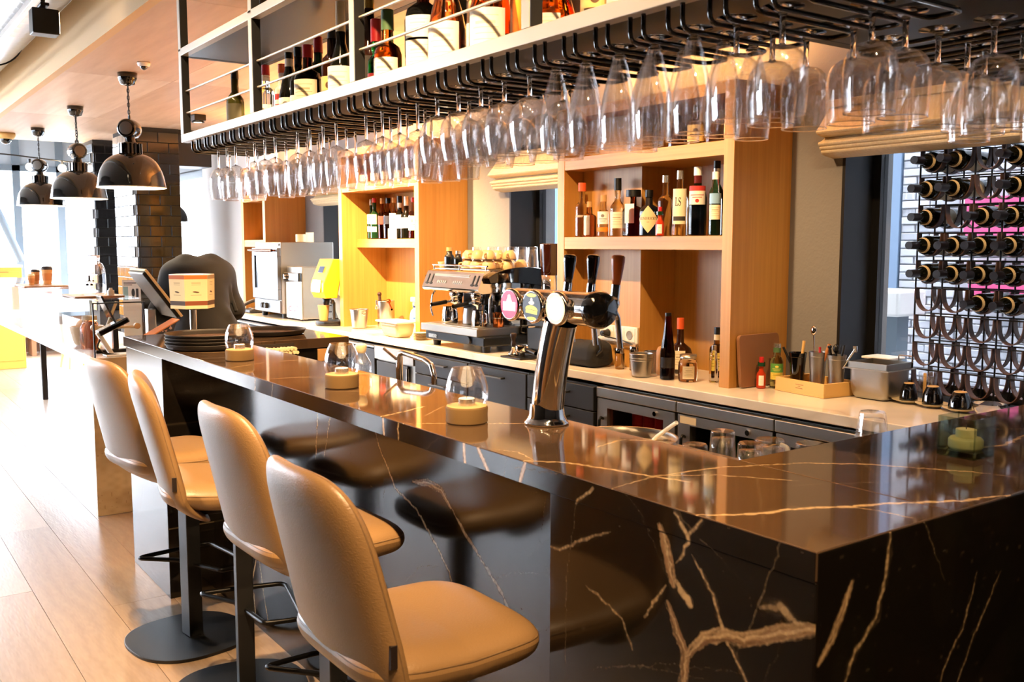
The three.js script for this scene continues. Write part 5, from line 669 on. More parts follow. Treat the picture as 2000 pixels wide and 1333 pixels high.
{ // grinder behind the tap, knock mat, portafilter, bag, sockets
  const t = thing('coffee_grinder', 'coffee grinder with a tall bean hopper beside the right shelf unit', 'grinder', [-3.235, CY, -2.03]);
  part(t, 'body', bx(-0.085, 0.085, 0.02, 0.3, -0.12, 0.1, 0.02), m.black); part(t, 'base', bx(-0.095, 0.095, 0, 0.02, -0.13, 0.16, 0.008), m.black); part(t, 'collar', lathe([[0, 0.3], [0.05, 0.3], [0.05, 0.315], [0.042, 0.318], [0.042, 0.345], [0.048, 0.348], [0.048, 0.43], [0, 0.43]], 32), m.chrome); part(t, 'hopper', lathe([[0.046, 0.43], [0.05, 0.45], [0.056, 0.595], [0.052, 0.6], [0, 0.602]], 32), phy({ color: 0x2a0f08, roughness: 0.08, clearcoat: 1 })); part(t, 'dosing_fork', [bar([-0.03, 0.16, 0.1], [-0.03, 0.16, 0.17], 0.006), bar([0.03, 0.16, 0.1], [0.03, 0.16, 0.17], 0.006)], m.chrome); part(t, 'chute', bx(-0.03, 0.03, 0.2, 0.28, 0.1, 0.15, 0.008), m.chrome);
  const q = thing('tamping_mat', 'black tamping mat at the worktop edge beside the espresso machine', 'mat', [-3.2, CY + 0.0012, -1.8]); part(q, 'pad', bx(-0.09, 0.09, 0, 0.008, -0.06, 0.06, 0.003), m.black);
  const p = thing('portafilter', 'chrome portafilter resting on the tamping mat', 'portafilter', [-3.165, CY + 0.0105, -1.795]); part(p, 'basket', lathe([[0, 0.0], [0.012, 0.0], [0.014, 0.02], [0.034, 0.028], [0.036, 0.058], [0.033, 0.058], [0.03, 0.032], [0, 0.03]], 28), m.chrome); part(p, 'handle', bar([0.03, 0.042, 0.0], [0.13, 0.03, 0.01], 0.011, 12), m.black);
  const w = thing('tamper', 'coffee tamper with dark handle standing on the tamping mat', 'tamper', [-3.245, CY + 0.0105, -1.795]); part(w, 'foot', lathe([[0, 0], [0.028, 0], [0.028, 0.012], [0.012, 0.03], [0.01, 0.045], [0, 0.045]], 24), m.chrome); part(w, 'handle', lathe(smooth([[0.01, 0.045], [0.014, 0.06], [0.011, 0.08], [0.018, 0.105], [0.016, 0.118], [0, 0.122]], 4), 22), std(0x2a1c16, 0.4));
  const b = thing('black_bag', 'black fabric pouch slumped on the worktop under the sockets', 'bag', [-2.76, CY + 0.0012, -1.895]); part(b, 'pouch', (() => { const g = new RoundedBoxGeometry(0.25, 0.13, 0.16, 6, 0.045).translate(0, 0.065, 0); const P = g.attributes.position; for (let i = 0; i < P.count; i++) { const x = P.getX(i), y = P.getY(i), z = P.getZ(i); P.setXYZ(i, x * (1 - 0.6 * Math.max(0, y - 0.05)) + 0.006 * Math.sin(z * 60 + y * 40), y * (1 + 0.25 * x) * (0.95 + 0.06 * Math.sin(x * 40)), z * (1 - 1.2 * Math.max(0, y - 0.04)) + 0.006 * Math.sin(x * 50)); } g.computeVertexNormals(); return g; })(), std(0x0c0c0d, 0.8)); part(b, 'strap', tube([[0.06, 0.12, 0.02], [0.12, 0.14, 0.03], [0.14, 0.09, 0.03], [0.11, 0.06, 0.04]], 0.008, 24), m.black);
  const s = thing('socket_strip', 'cream five-gang socket and switch plate on the right shelf unit back', 'socket', [-2.68, 1.1, -2.0105]); part(s, 'plate', bx(-0.165, 0.165, -0.04, 0.04, 0.0006, 0.012, 0.003), m.porcelain); for (let i = 0; i < 4; i++) { const c = part(s, 'insert', bx(-0.155 + i * 0.078, -0.083 + i * 0.078, -0.033, 0.033, 0.012, 0.0145, 0.001), m.porcelain); if (i !== 2) part(c, 'socket_well', lathe([[0, 0], [0.019, 0], [0.021, 0.002]], 24).rotateX(Math.PI / 2).translate(-0.119 + i * 0.078, 0, 0.0152), std(0x8a8478, 0.6)); }
  const pl = thing('power_plug', 'black plug and cable in the socket plate', 'plug', [-2.72, 1.1, -1.9935]); part(pl, 'plug_body', cyl(0.017, 0.014, 0.04, 0, 0, 0, 18).rotateX(Math.PI / 2).translate(0, 0, -0.0005), m.black); part(pl, 'cable', tube([[0, 0, 0.035], [0.01, 0.0, 0.05], [0.03, -0.012, 0.045], [0.06, -0.02, 0.02], [0.12, -0.03, 0.005], [0.2, -0.05, 0.002], [0.24, -0.12, 0.005], [0.25, -0.15, 0.01]], 0.0035, 70), m.black);
}
{ // worktop, right shelf unit bay
  const Y = CY + 0.0012;
  bottle('tall brown beer bottle with dark label in the right shelf bay', [-2.18, Y, -1.87], { s: 'hock', h: 0.295, r: 0.033, m: tint('#6a2408', 0.02), cap: cap.black, ch: 0.012, cr: 0.0145, l: [std(0x1a120e, 0.5), 0.18, 0.34, 2.4] });
  bottle('round dark liqueur bottle with orange cap in the right shelf bay', [-2.31, Y, -2.08], { s: 'round', h: 0.255, r: 0.062, m: dark.brown, cap: cap.orange, ch: 0.05, cr: 0.017, l: [LM.cream, 0.08, 0.42, 0.9] });
  bottle('yellow-labelled dark bottle beside the right panel of the shelf bay', [-2.1, Y, -2.1], { s: 'spirit', h: 0.225, r: 0.034, m: tint('#8a6a20', 0.03), cap: cap.black, neck: m.cream, l: [LM.lime, 0.14, 0.5] }); bottle('small clear bottle squeezed beside the yellow-labelled one', [-2.0, Y, -1.97], { h: 0.16, r: 0.019, m: tint('#e0e4e0', 0.2), cap: cap.silver, cr: 0.011, ch: 0.02 });
  { const t = thing('mason_jar', 'glass jar with a metal lid and label right of the tall beer bottle', 'jar', [-2.085, Y, -1.9]); part(t, 'glass', lathe(smooth([[0, 0], [0.038, 0], [0.041, 0.01], [0.041, 0.08], [0.034, 0.096], [0.034, 0.104]], 3), 28), tint('#d8b890', 0.06)); part(t, 'lid', lathe([[0.036, 0.1], [0.037, 0.102], [0.037, 0.118], [0, 0.119]], 28), m.tin); part(t, 'label', new THREE.CylinderGeometry(0.0416, 0.0416, 0.055, 20, 1, true, 0.2, 1.3).translate(0, 0.042, 0), LM.cream); }
  { const t = thing('tin_bucket', 'small galvanized bucket on the worktop in front of the sockets', 'bucket', [-2.31, Y, -1.835]); part(t, 'body', lathe([[0, 0.002], [0.042, 0.002], [0.043, 0.008], [0.053, 0.1], [0.056, 0.103], [0.055, 0.107], [0.052, 0.105], [0.041, 0.008], [0, 0.006]], 36), m.brushed); part(t, 'bead', [new THREE.TorusGeometry(0.0505, 0.002, 6, 36).rotateX(Math.PI / 2).translate(0, 0.075, 0), new THREE.TorusGeometry(0.0515, 0.002, 6, 36).rotateX(Math.PI / 2).translate(0, 0.085, 0)], m.brushed); }
  { const t = thing('steel_tin', 'plain steel canister behind the galvanized bucket', 'canister', [-2.38, Y, -1.97]); part(t, 'body', lathe([[0, 0], [0.038, 0], [0.039, 0.003], [0.039, 0.1], [0.037, 0.101], [0.036, 0.006], [0, 0.005]], 28), m.steel); }
  const shaker = (l, x, z, hh) => { const t = thing('spice_shaker', l, 'shaker', [x, Y, z]); part(t, 'glass', lathe([[0, 0], [0.021, 0], [0.023, 0.004], [0.023, hh * 0.7], [0, hh * 0.7]], 22), tint('#d9c8a8', 0.06)); part(t, 'lid', lathe(smooth([[0.0235, hh * 0.7], [0.024, hh * 0.82], [0.02, hh * 0.95], [0, hh]], 4), 22), m.chrome); }; shaker('glass spice shaker with chrome lid left of the galvanized bucket', -2.56, -1.93, 0.11); shaker('second spice shaker with chrome lid behind the bucket', -2.48, -1.95, 0.125);
  { const t = thing('wooden_jar', 'tan wooden mill standing behind the galvanized bucket', 'mill', [-2.43, Y, -2.09 + 0.16]); t.position.set(-2.3, Y, -1.96); part(t, 'body', lathe(smooth([[0, 0], [0.026, 0], [0.03, 0.01], [0.031, 0.06], [0.029, 0.11], [0.02, 0.128], [0, 0.133]], 4), 26), std(0xb78552, 0.45)); }
}
// ---------- worktop, right of the shelf unit ----------
{
  const Y = CY + 0.0012;
  { const t = thing('chopping_board', 'brown chopping board leaning on the side of the right shelf unit', 'chopping board', [-1.8345, Y, -2.045]); const b = part(t, 'board', (() => { const s = new THREE.Shape(), w = 0.125, h = 0.215, r = 0.022; s.moveTo(-w + r, 0); s.lineTo(w - r, 0); s.quadraticCurveTo(w, 0, w, r); s.lineTo(w, h - r); s.quadraticCurveTo(w, h, w - r, h); s.lineTo(-w + r, h); s.quadraticCurveTo(-w, h, -w, h - r); s.lineTo(-w, r); s.quadraticCurveTo(-w, 0, -w + r, 0); const o = new THREE.Path(); o.absellipse(w - 0.03, 0.035, 0.008, 0.012, 0, 6.283); s.holes.push(o); return new THREE.ExtrudeGeometry(s, { depth: 0.012, bevelEnabled: true, bevelSize: 0.002, bevelThickness: 0.002, bevelSegments: 2 }); })(), m.board); b.rotation.set(-0.09, Math.PI / 2, 0, 'YXZ'); b.position.set(0.022, 0.003, 0); }
  bottle('small hot sauce bottle with red cap and green collar by the chopping board', [-1.765, Y, -2.0], { name: 'hot_sauce_bottle', s: 'sauce', h: 0.13, r: 0.019, m: std(0xb83a1c, 0.2), cap: cap.red, ch: 0.022, cr: 0.01, neck: std(0x0c3a1e, 0.4), l: [LM.plain, 0.1, 0.42, 1.1] });
  bottle('lime juice bottle with green and orange label by the chopping board', [-1.735, Y, -2.06], { name: 'juice_bottle', h: 0.185, r: 0.027, m: tint('#c8c070', 0.06), cap: cap.silver, ch: 0.014, neck: cap.green, l: [LM.lime, 0.2, 0.36], l2: [LM.green, 0.36, 0.56] });
  const c0 = scene.children.length;
  { const t = thing('wooden_tray', 'shallow pine box holding three steel shakers, small brown print on its front', 'box', [-1.525, Y, -2.09]); const w = 0.13, d = 0.095;
    const pr = canvasTex(256, 64, (g) => { g.fillStyle = '#e2b66c'; g.fillRect(0, 0, 256, 64); g.fillStyle = '#8a5224'; for (let i = 0; i < 14; i++) g.fillRect(104 + i * 4, 20 + (i % 3), 3, 4); g.fillRect(120, 31, 18, 3); for (let i = 0; i < 12; i++) g.fillRect(106 + i * 4, 40 + (i % 2), 3, 5); });
    part(t, 'base', bx(-w, w, 0, 0.008, -d, d), m.pine); const fr = part(t, 'front_panel', bx(-w, w, 0.008, 0.055, d - 0.01, d, 0.001), m.pine); part(fr, 'print', new THREE.PlaneGeometry(0.2, 0.046).translate(0, 0.0315, d + 0.0006), std(0xffffff, 0.6, 0, { map: pr })); part(t, 'side_panel', bx(-w, -w + 0.01, 0.008, 0.055, -d, d - 0.01), m.pine); part(t, 'side_panel', bx(w - 0.01, w, 0.008, 0.055, -d, d - 0.01), m.pine); part(t, 'back_panel', bx(-w + 0.01, w - 0.01, 0.008, 0.055, -d, -d + 0.01), m.pine); t.rotation.y = -0.12; }
  const sh = (l, x, z, mat, h) => { const t = thing('cocktail_shaker', l, 'shaker', [x, CY + 0.0105, z]); part(t, 'body', lathe([[0, 0.001], [0.026, 0.001], [0.0275, 0.004], [0.03, h * 0.5], [0.0345, h * 0.86], [0.037, h], [0.0355, h], [0.033, h * 0.86], [0.0285, h * 0.5], [0.025, 0.006], [0, 0.006]], 32), mat); part(t, 'band', [new THREE.TorusGeometry(0.0352, 0.0012, 6, 32).rotateX(Math.PI / 2).translate(0, h * 0.88, 0)], mat); };
  sh('black shaker tin full of tools, left of the two steel ones', -1.615, -2.085, m.blackGloss, 0.145); sh('brushed steel shaker tin in the middle of the pine box', -1.525, -2.095, m.brushed, 0.155); sh('brushed steel shaker tin on the right of the pine box', -1.44, -2.1, m.brushed, 0.15);
  const tool = (name, label, a, b, r, mat, tip) => { const t = thing(name, label, 'bar tool', a); const e = b.map((v, i) => v - a[i]); part(t, 'shaft', bar([0, 0, 0], e, r, 8), mat); if (tip) part(t, 'tip', tip.translate(...e), mat); };
  tool('wooden_stick', 'pale wooden stick standing in the black shaker', [-1.6, 1.02, -2.085], [-1.59, 1.145, -2.09], 0.006, m.pine); tool('black_tongs', 'black tool leaning left out of the black shaker', [-1.62, 1.02, -2.07], [-1.665, 1.115, -2.055], 0.005, m.black);
  tool('bar_spoon', 'twisted steel bar spoon rising above the middle shaker', [-1.535, 1.02, -2.09], [-1.545, 1.19, -2.09], 0.0025, m.chrome, new THREE.SphereGeometry(0.013, 14, 10).scale(1, 1.5, 0.6)); tool('red_stirrer', 'red stirrer in the middle steel shaker', [-1.52, 1.02, -2.1], [-1.52, 1.125, -2.1], 0.005, m.red); tool('wooden_spatula', 'brown wooden spatula leaning right in the middle shaker', [-1.515, 1.02, -2.095], [-1.475, 1.14, -2.1], 0.007, m.kraft);
  tool('black_stirrer', 'black stirrer at the left of the right steel shaker', [-1.455, 1.02, -2.1], [-1.475, 1.13, -2.1], 0.006, m.black, new THREE.SphereGeometry(0.009, 10, 8)); tool('black_whisk', 'black rounded tool in the right steel shaker', [-1.44, 1.02, -2.1], [-1.445, 1.125, -2.1], 0.005, m.black, new THREE.SphereGeometry(0.015, 14, 10).scale(0.8, 1.2, 0.8)); tool('dark_stick', 'dark stick leaning right in the right steel shaker', [-1.435, 1.02, -2.105], [-1.415, 1.14, -2.11], 0.0055, m.satinBlack); tool('steel_tongs', 'steel tongs leaning far right out of the right shaker', [-1.43, 1.02, -2.095], [-1.365, 1.13, -2.11], 0.005, m.chrome, bx(-0.009, 0.009, -0.012, 0.012, -0.004, 0.004, 0.002));
  scene.children.slice(c0).forEach((o) => { o.position.x -= 0.035; });
  { const t = thing('gastro_pan', 'steel gastronorm pan with a folded rim right of the pine box', 'pan', [-1.33, Y, -2.17]); const w = 0.085, d = 0.08, h = 0.115; const wall = (g) => g;
    part(t, 'body', (() => { const g = pad(2 * w, 2 * d, 2 * h, 7, (x, y, z) => [x * (1 + 0.6 * Math.max(0, z + h) * 0.35), Math.max(0, z + h), y * (1 + 0.6 * Math.max(0, z + h) * 0.35)], 10, 48, 14); const P = g.attributes.position; for (let i = 0; i < P.count; i++) if (P.getY(i) > h) { const r = Math.max(Math.abs(P.getX(i)) / w, Math.abs(P.getZ(i)) / d); P.setY(i, r > 0.9 ? h : h * 0.4); } g.computeVertexNormals(); return g; })(), m.brushed);
    part(t, 'rim', [bx(-w - 0.014, w + 0.014, h, h + 0.004, d, d + 0.014, 0.001), bx(-w - 0.014, w + 0.014, h, h + 0.004, -d - 0.014, -d, 0.001), bx(-w - 0.014, -w, h, h + 0.004, -d, d, 0.001), bx(w, w + 0.014, h, h + 0.004, -d, d, 0.001)], m.brushed); part(t, 'lid_insert', [bx(-w, w, h + 0.004, h + 0.028, d - 0.004, d, 0.001), bx(-w, w, h + 0.004, h + 0.028, -d, -d + 0.004), bx(-w, -w + 0.004, h + 0.004, h + 0.028, -d, d), bx(w - 0.004, w, h + 0.004, h + 0.028, -d, d)], m.brushed); part(t, 'wire_handle', tube([[0.03, h + 0.025, -d], [0.03, h + 0.05, -d], [0.085, h + 0.05, -d], [0.085, h + 0.025, -d]], 0.0025, 24), m.chrome); }
  { const t = thing('plastic_tub', 'clear plastic tub behind the steel pan at the window sill', 'tub', [-1.44, CY + 0.0012, -2.36]); part(t, 'body', bx(-0.06, 0.06, 0, 0.13, -0.05, 0.05, 0.008), phy({ color: 0xe8e4dc, roughness: 0.25, transmission: 0.6, thickness: 0 })); part(t, 'lid', bx(-0.065, 0.065, 0.1305, 0.14, -0.055, 0.055, 0.003), m.offWhite); }
  { const t = tumbler('tall clear glass with a wooden stirrer right of the steel pan', [-1.17, Y, -2.24], 0.033, 0.033, 0.115); part(t, 'stirrer', bx(-0.006, 0.006, 0.02, 0.108, -0.001, 0.001).translate(-0.012, 0, 0), m.pine); }
  const cupS = (label, sl, x, z, hh, r) => { const s = thing('saucer', sl, 'saucer', [x, Y, z]); part(s, 'dish', lathe([[0, 0.001], [0.03, 0.001], [0.034, 0.004], [0.058, 0.012], [0.06, 0.0145], [0.034, 0.0075], [0, 0.006]], 36), m.cream); const t = thing('espresso_cup', label, 'cup', [x, Y + 0.0078, z]); part(t, 'bowl', lathe([[r * 0.93, 0.0], [r, 0.0], [r, 0.006], [r * 0.9, hh * 0.55], [r * 0.62, hh * 0.95], [r * 0.55, hh * 0.96]], 30), m.blackGloss); part(t, 'foot_ring', lathe([[r * 0.56, hh * 0.96], [r * 0.54, hh], [r * 0.46, hh], [r * 0.44, hh * 0.93], [0, hh * 0.93]], 26), m.tan); part(t, 'handle', tube([[r * 0.75, hh * 0.78, 0], [r * 1.4, hh * 0.7, 0], [r * 1.35, hh * 0.3, 0], [r * 0.95, hh * 0.22, 0]], 0.004, 18).rotateY(-0.9), m.blackGloss); };
  cupS('tall black cup upside down by the clear glass, leftmost of the three', 'cream saucer under the leftmost black cup', -1.2, -2.165, 0.068, 0.033); cupS('black faceted cup upside down on a saucer, middle of the three', 'cream saucer under the middle black cup', -1.095, -2.15, 0.07, 0.037); cupS('black cup upside down on a saucer, nearest the marble bar arm', 'cream saucer under the black cup nearest the bar arm', -0.985, -2.14, 0.064, 0.04);
  { const t = thing('glass_dish', 'cut glass dish at the right end of the worktop', 'dish', [-0.86, Y, -2.1]); part(t, 'bowl', lathe([[0, 0.004], [0.03, 0.004], [0.05, 0.03], [0.055, 0.05], [0.05, 0.05], [0.045, 0.032], [0.028, 0.009], [0, 0.009]], 16), m.solid); }
}
{ // wire and leather wine rack standing on the window sill
  const cw = 0.1075, rh = 0.1045, NC = 5, NR = 9, X0 = -1.264, Yt = 1.892, zf = -2.285, zb = -2.4, Y0 = CY + 0.0008;
  const t = thing('wine_rack', 'black wire wine rack with brown leather slings in the right window', 'wine rack', [0, 0, 0]);
  const w = []; for (let c = 0; c <= NC; c++) { const x = X0 + c * cw; w.push(bar([x, Y0, zf], [x, Yt, zf], 0.0034, 6), bar([x, Y0, zb], [x, Yt, zb], 0.0034, 6)); if (c % 2 === 0) w.push(bar([x, Y0 + 0.02, zf], [x, Y0 + 0.02, zb], 0.003, 6)); w.push(bar([x, Yt, zf], [x, Yt, zb], 0.003, 6)); }
  part(t, 'upright_wires', w, m.blackMetal);
  const hw = []; for (let r = 0; r < NR; r++) { const y = Yt - r * rh; hw.push(bar([X0, y, zf], [X0 + NC * cw, y, zf], 0.003, 6), bar([X0, y, zb], [X0 + NC * cw, y, zb], 0.003, 6)); } part(t, 'cross_wires', hw, m.blackMetal);
  const S = []; for (let i = 0; i <= 18; i++) { const a = i / 18 * Math.PI; S.push([-Math.cos(a) * 0.047, i === 0 || i === 18 ? 0 : -0.003 - 0.083 * Math.pow(Math.sin(a), 0.8)]); }
  const strap = (() => { const P = [], I = [], U = [], hwid = 0.015, th = 0.0016; S.forEach(([x, y], i) => { const a = S[Math.max(0, i - 1)], b = S[Math.min(18, i + 1)]; let nx = -(b[1] - a[1]), ny = b[0] - a[0]; const l = Math.hypot(nx, ny); nx /= l; ny /= l; for (const [s, z] of [[1, -hwid], [1, hwid], [-1, hwid], [-1, -hwid]]) { P.push(x + nx * th * s, y + ny * th * s, z); U.push(i * 0.01, z); } if (i < 18) for (let k = 0; k < 4; k++) { const q = i * 4 + k, n = i * 4 + (k + 1) % 4; I.push(q, q + 4, n, n, q + 4, n + 4); } }); const g = new THREE.BufferGeometry(); g.setAttribute('position', new THREE.Float32BufferAttribute(P, 3)); g.setAttribute('uv', new THREE.Float32BufferAttribute(U, 2)); g.setIndex(I); const h = g.toNonIndexed(); h.computeVertexNormals(); return h; })();
  for (let r = 0; r < NR; r++) for (let c = 0; c < NC; c++) for (const z of [zf, zb]) { const s = part(t, 'leather_sling', strap, m.leatherStrap); s.position.set(X0 + (c + 0.5) * cw, Yt - r * rh, z); }
  let wb; const rows = ['top', 'second', 'third', 'fourth', 'fifth', 'sixth'], cols = ['first', 'second', 'third', 'fourth', 'fifth'];
  for (let r = 0; r < 6; r++) for (let c = 0; c < NC; c++) {
    if ((r === 5 && c < 2) || (r === 2 && c === 1) || (r === 0 && c === 2) || (r === 1 && c === 2)) continue;
    const p = [X0 + (c + 0.5) * cw, Yt - r * rh - 0.0845 + 0.0385, zf + 0.09 + R(-0.01, 0.01)], lb = `wine bottle in the ${rows[r]} row of the leather rack, ${cols[c]} column from left`;
    if (!wb) { wb = thing('wine_bottle', lb, 'bottle', p); const o = SHAPE.wine(0.0365, 0.3); part(wb, 'glass', lathe(o.map(([a, b]) => [a, b]), 24).rotateX(Math.PI / 2).translate(0, 0, -0.25), dark.wine); part(wb, 'capsule', cyl(0.0155, 0.015, 0.05, 0, 0.251, 0, 18).rotateX(Math.PI / 2).translate(0, 0, -0.25), std(0x120c10, 0.3)); part(wb, 'neck_label', new THREE.CylinderGeometry(0.026, 0.0295, 0.012, 20, 1, true).rotateX(Math.PI / 2).translate(0, 0, -0.25 + 0.212), m.cream); part(wb, 'label', new THREE.CylinderGeometry(0.0368, 0.0368, 0.08, 20, 1, true, 0, 2.4).rotateX(Math.PI / 2).translate(0, 0, -0.25 + 0.09), m.cream); wb.userData.label = lb; }
    else { const d = dup(wb, p, 0, lb); d.rotation.z = R(0, 6); }
  }
}
// ---------- worktop, far end ----------
{
  const Y = CY + 0.0012;
  { const t = thing('oven', 'tall steel convection oven with a glass door at the far end of the worktop', 'oven', [-6.68, Y, -2.01]); const w = 0.275; part(t, 'casing', [bx(-w, w, 0.04, 0.61, -0.235, 0.22, 0.006)], m.brushed); const fs = std(0x77797c, 0.35, 0.9); part(t, 'top_vent', bx(-w + 0.02, w - 0.02, 0.58, 0.6, 0.22, 0.228), m.darkSteel);
    const d = part(t, 'door', [bx(-w, w, 0.5, 0.565, 0.2205, 0.25, 0.004), bx(-w, w, 0.15, 0.235, 0.2205, 0.25, 0.004), bx(-w, -w + 0.05, 0.235, 0.5, 0.2205, 0.25), bx(w - 0.05, w, 0.235, 0.5, 0.2205, 0.25)], fs); part(d, 'pane', bx(-w + 0.05, w - 0.05, 0.235, 0.5, 0.236, 0.242), phy({ color: 0x141c26, roughness: 0.05, clearcoat: 1 })); part(d, 'handle', [bar([-w + 0.02, 0.545, 0.285], [w - 0.02, 0.545, 0.285], 0.011, 12), bar([-w + 0.04, 0.545, 0.25], [-w + 0.04, 0.545, 0.285], 0.006), bar([w - 0.04, 0.545, 0.25], [w - 0.04, 0.545, 0.285], 0.006)], m.copper); const c = part(t, 'control_panel', bx(-w, w, 0.045, 0.145, 0.2205, 0.235, 0.003), fs); for (const x of [-0.08, 0.0]) part(c, 'knob', cyl(0.024, 0.02, 0.022, 0, 0, 0, 20).rotateX(Math.PI / 2).translate(x, 0.095, 0.236), m.black); for (const x of [-0.22, 0.22]) for (const z of [-0.18, 0.17]) part(t, 'foot', cyl(0.022, 0.026, 0.04, x, 0, z, 16), m.black); }
  tag(part(scene, 'card', bx(-6.62, -6.46, Y + 0.611, Y + 0.69, -2.1, -2.098), m.cream), 'cream card standing on top of the steel oven', 'card'); { const t = thing('paper_roll', 'small cream paper roll on the oven, right of the card', 'paper roll', [-6.47, Y + 0.6115, -1.99]); part(t, 'roll', lathe([[0.012, 0], [0.038, 0], [0.04, 0.003], [0.04, 0.06], [0.038, 0.063], [0.012, 0.063]], 26), m.cream); part(t, 'core', lathe([[0.0115, 0], [0.0118, 0.063], [0.009, 0.063], [0.009, 0]], 18), m.kraft); }
  { const t = thing('telephone', 'grey desk telephone left of the steel oven', 'telephone', [-7.25, Y, -1.9]); part(t, 'base', (() => { const g = new RoundedBoxGeometry(0.17, 0.06, 0.19, 3, 0.015).translate(0, 0.03, 0); const P = g.attributes.position; for (let i = 0; i < P.count; i++) P.setY(i, P.getY(i) * (0.5 + 2.6 * (0.095 - P.getZ(i)))); g.computeVertexNormals(); return g; })(), std(0x3a3c42, 0.4)); part(t, 'handset', tube([[-0.07, 0.03, 0.11], [-0.075, 0.07, 0.08], [-0.075, 0.1, 0], [-0.07, 0.095, -0.08]], 0.016, 24, 12), std(0x55575e, 0.4)); part(t, 'cord', tube([[-0.07, 0.02, 0.11], [-0.11, 0.008, 0.14], [-0.16, 0.006, 0.12], [-0.19, 0.01, 0.14]], 0.004, 24), m.black); part(t, 'button_plate', bx(-0.03, 0.06, 0.038, 0.042, -0.02, 0.06), m.tin); }
  { const t = thing('ice_crusher', 'steel machine with a white front and red scrawl right of the tall oven', 'machine', [-6.25, Y, -1.99]); part(t, 'casing', bx(-0.15, 0.15, 0.012, 0.42, -0.18, 0.155, 0.008), m.brushed); const logo = canvasTex(256, 512, (g) => { g.fillStyle = '#f0f1f6'; g.fillRect(0, 0, 256, 512); g.strokeStyle = '#d8405a'; g.lineWidth = 9; g.lineCap = 'round'; g.beginPath(); for (let i = 0; i < 3; i++) { g.moveTo(52, 372 + i * 26 - 12); g.bezierCurveTo(90, 340 + i * 26, 150, 380 + i * 20, 200, 330 + i * 26); } g.stroke(); g.beginPath(); g.ellipse(126, 372, 84, 42, -0.2, 0, 7); g.stroke(); });
    const f = part(t, 'front_panel', bx(-0.145, 0.145, 0.014, 0.3, 0.155, 0.166, 0.002), m.offWhite); part(f, 'print', new THREE.PlaneGeometry(0.28, 0.28).translate(0, 0.157, 0.1664), std(0xffffff, 0.4, 0, { map: logo })); part(t, 'top_band', bx(-0.15, 0.15, 0.305, 0.375, 0.1555, 0.185, 0.01), m.blackGloss); const k = part(t, 'lever', cyl(0.02, 0.02, 0.02, 0, 0, 0, 18).rotateX(Math.PI / 2).translate(-0.1, 0.34, 0.186), m.chrome); for (let i = 0; i < 6; i++) part(t, 'vent_slot', bx(0.1502, 0.152, 0.06 + i * 0.05, 0.068 + i * 0.05, -0.1, -0.02), m.black); for (const x of [-0.12, 0.12]) for (const z of [-0.15, 0.12]) part(t, 'foot', cyl(0.016, 0.018, 0.013, x, 0, z, 14), m.black); }
  { const t = thing('juice_dispenser', 'yellow and grey drink dispenser beside the middle shelf unit', 'dispenser', [-5.675, Y, -1.87]); part(t, 'drip_base', [lathe([[0, 0], [0.1, 0], [0.11, 0.006], [0.11, 0.03], [0.105, 0.034], [0, 0.034]], 36).scale(1.15, 1, 0.95)], m.black);
    const s = new THREE.Shape(); s.moveTo(-0.3, 0.034); s.lineTo(-0.12, 0.034); s.lineTo(-0.06, 0.2); s.lineTo(0.02, 0.26); s.lineTo(-0.02, 0.44); s.lineTo(-0.06, 0.475); s.lineTo(-0.3, 0.475); part(t, 'rear_body', uvm(new THREE.ExtrudeGeometry(s, { depth: 0.2, bevelEnabled: true, bevelSize: 0.006, bevelThickness: 0.006, bevelSegments: 2 }).rotateY(-Math.PI / 2).translate(0.1, 0, 0)), std(0xb9b2a2, 0.4));
    const s2 = new THREE.Shape(); s2.moveTo(0.0, 0.21); s2.lineTo(0.075, 0.21); s2.lineTo(0.095, 0.25); s2.lineTo(0.092, 0.31); s2.lineTo(0.02, 0.478); s2.lineTo(-0.05, 0.478); s2.lineTo(0.0, 0.21); const f = part(t, 'front_housing', uvm(new THREE.ExtrudeGeometry(s2, { depth: 0.212, bevelEnabled: true, bevelSize: 0.008, bevelThickness: 0.008, bevelSegments: 3 }).rotateY(-Math.PI / 2).translate(0.106, 0, 0)), m.yellow); part(f, 'display', bx(-0.04, 0.04, -0.025, 0.025, 0, 0.004, 0.001).rotateX(-0.4).translate(0, 0.41, 0.063), std(0x202634, 0.2, 0, { emissive: 0x6a8ac8, emissiveIntensity: 0.4 })); const kp = part(f, 'keypad', bx(-0.07, 0.07, -0.045, 0.045, 0, 0.004, 0.001).rotateX(-0.15).translate(0, 0.29, 0.104), m.tin);
    part(t, 'nozzle', lathe([[0, 0.15], [0.02, 0.15], [0.03, 0.2], [0, 0.2]], 22).translate(0, 0, 0.03), m.black); part(t, 'tap', [bar([0.06, 0.045, 0.0], [0.06, 0.17, 0.0], 0.014, 14), new THREE.SphereGeometry(0.018, 14, 10).translate(0.06, 0.175, 0.01)], m.darkSteel); }
  { const t = thing('paper_cup', 'kraft paper cup under the yellow drink dispenser', 'cup', [-5.69, CY + 0.0365, -1.825]); part(t, 'body', lathe([[0, 0.002], [0.029, 0.002], [0.031, 0], [0.043, 0.112], [0.0415, 0.112], [0.03, 0.006], [0, 0.006]], 32), std(0xd9a860, 0.7)); part(t, 'lip', new THREE.TorusGeometry(0.0425, 0.0018, 6, 32).rotateX(Math.PI / 2).translate(0, 0.112, 0), m.cream); }
  { const t = thing('sugar_carton', 'small patterned carton on top of the yellow drink dispenser', 'carton', [-5.6, CY + 0.4825, -2.0]); part(t, 'box', bx(-0.03, 0.03, 0, 0.085, -0.03, 0.03, 0.002), m.cream); part(t, 'string', tube([[0.0, 0.086, 0], [0.02, 0.12, 0.01], [0.0, 0.15, 0.03], [-0.02, 0.11, 0.03], [0.01, 0.06, 0.033]], 0.0025, 40), m.offWhite); }
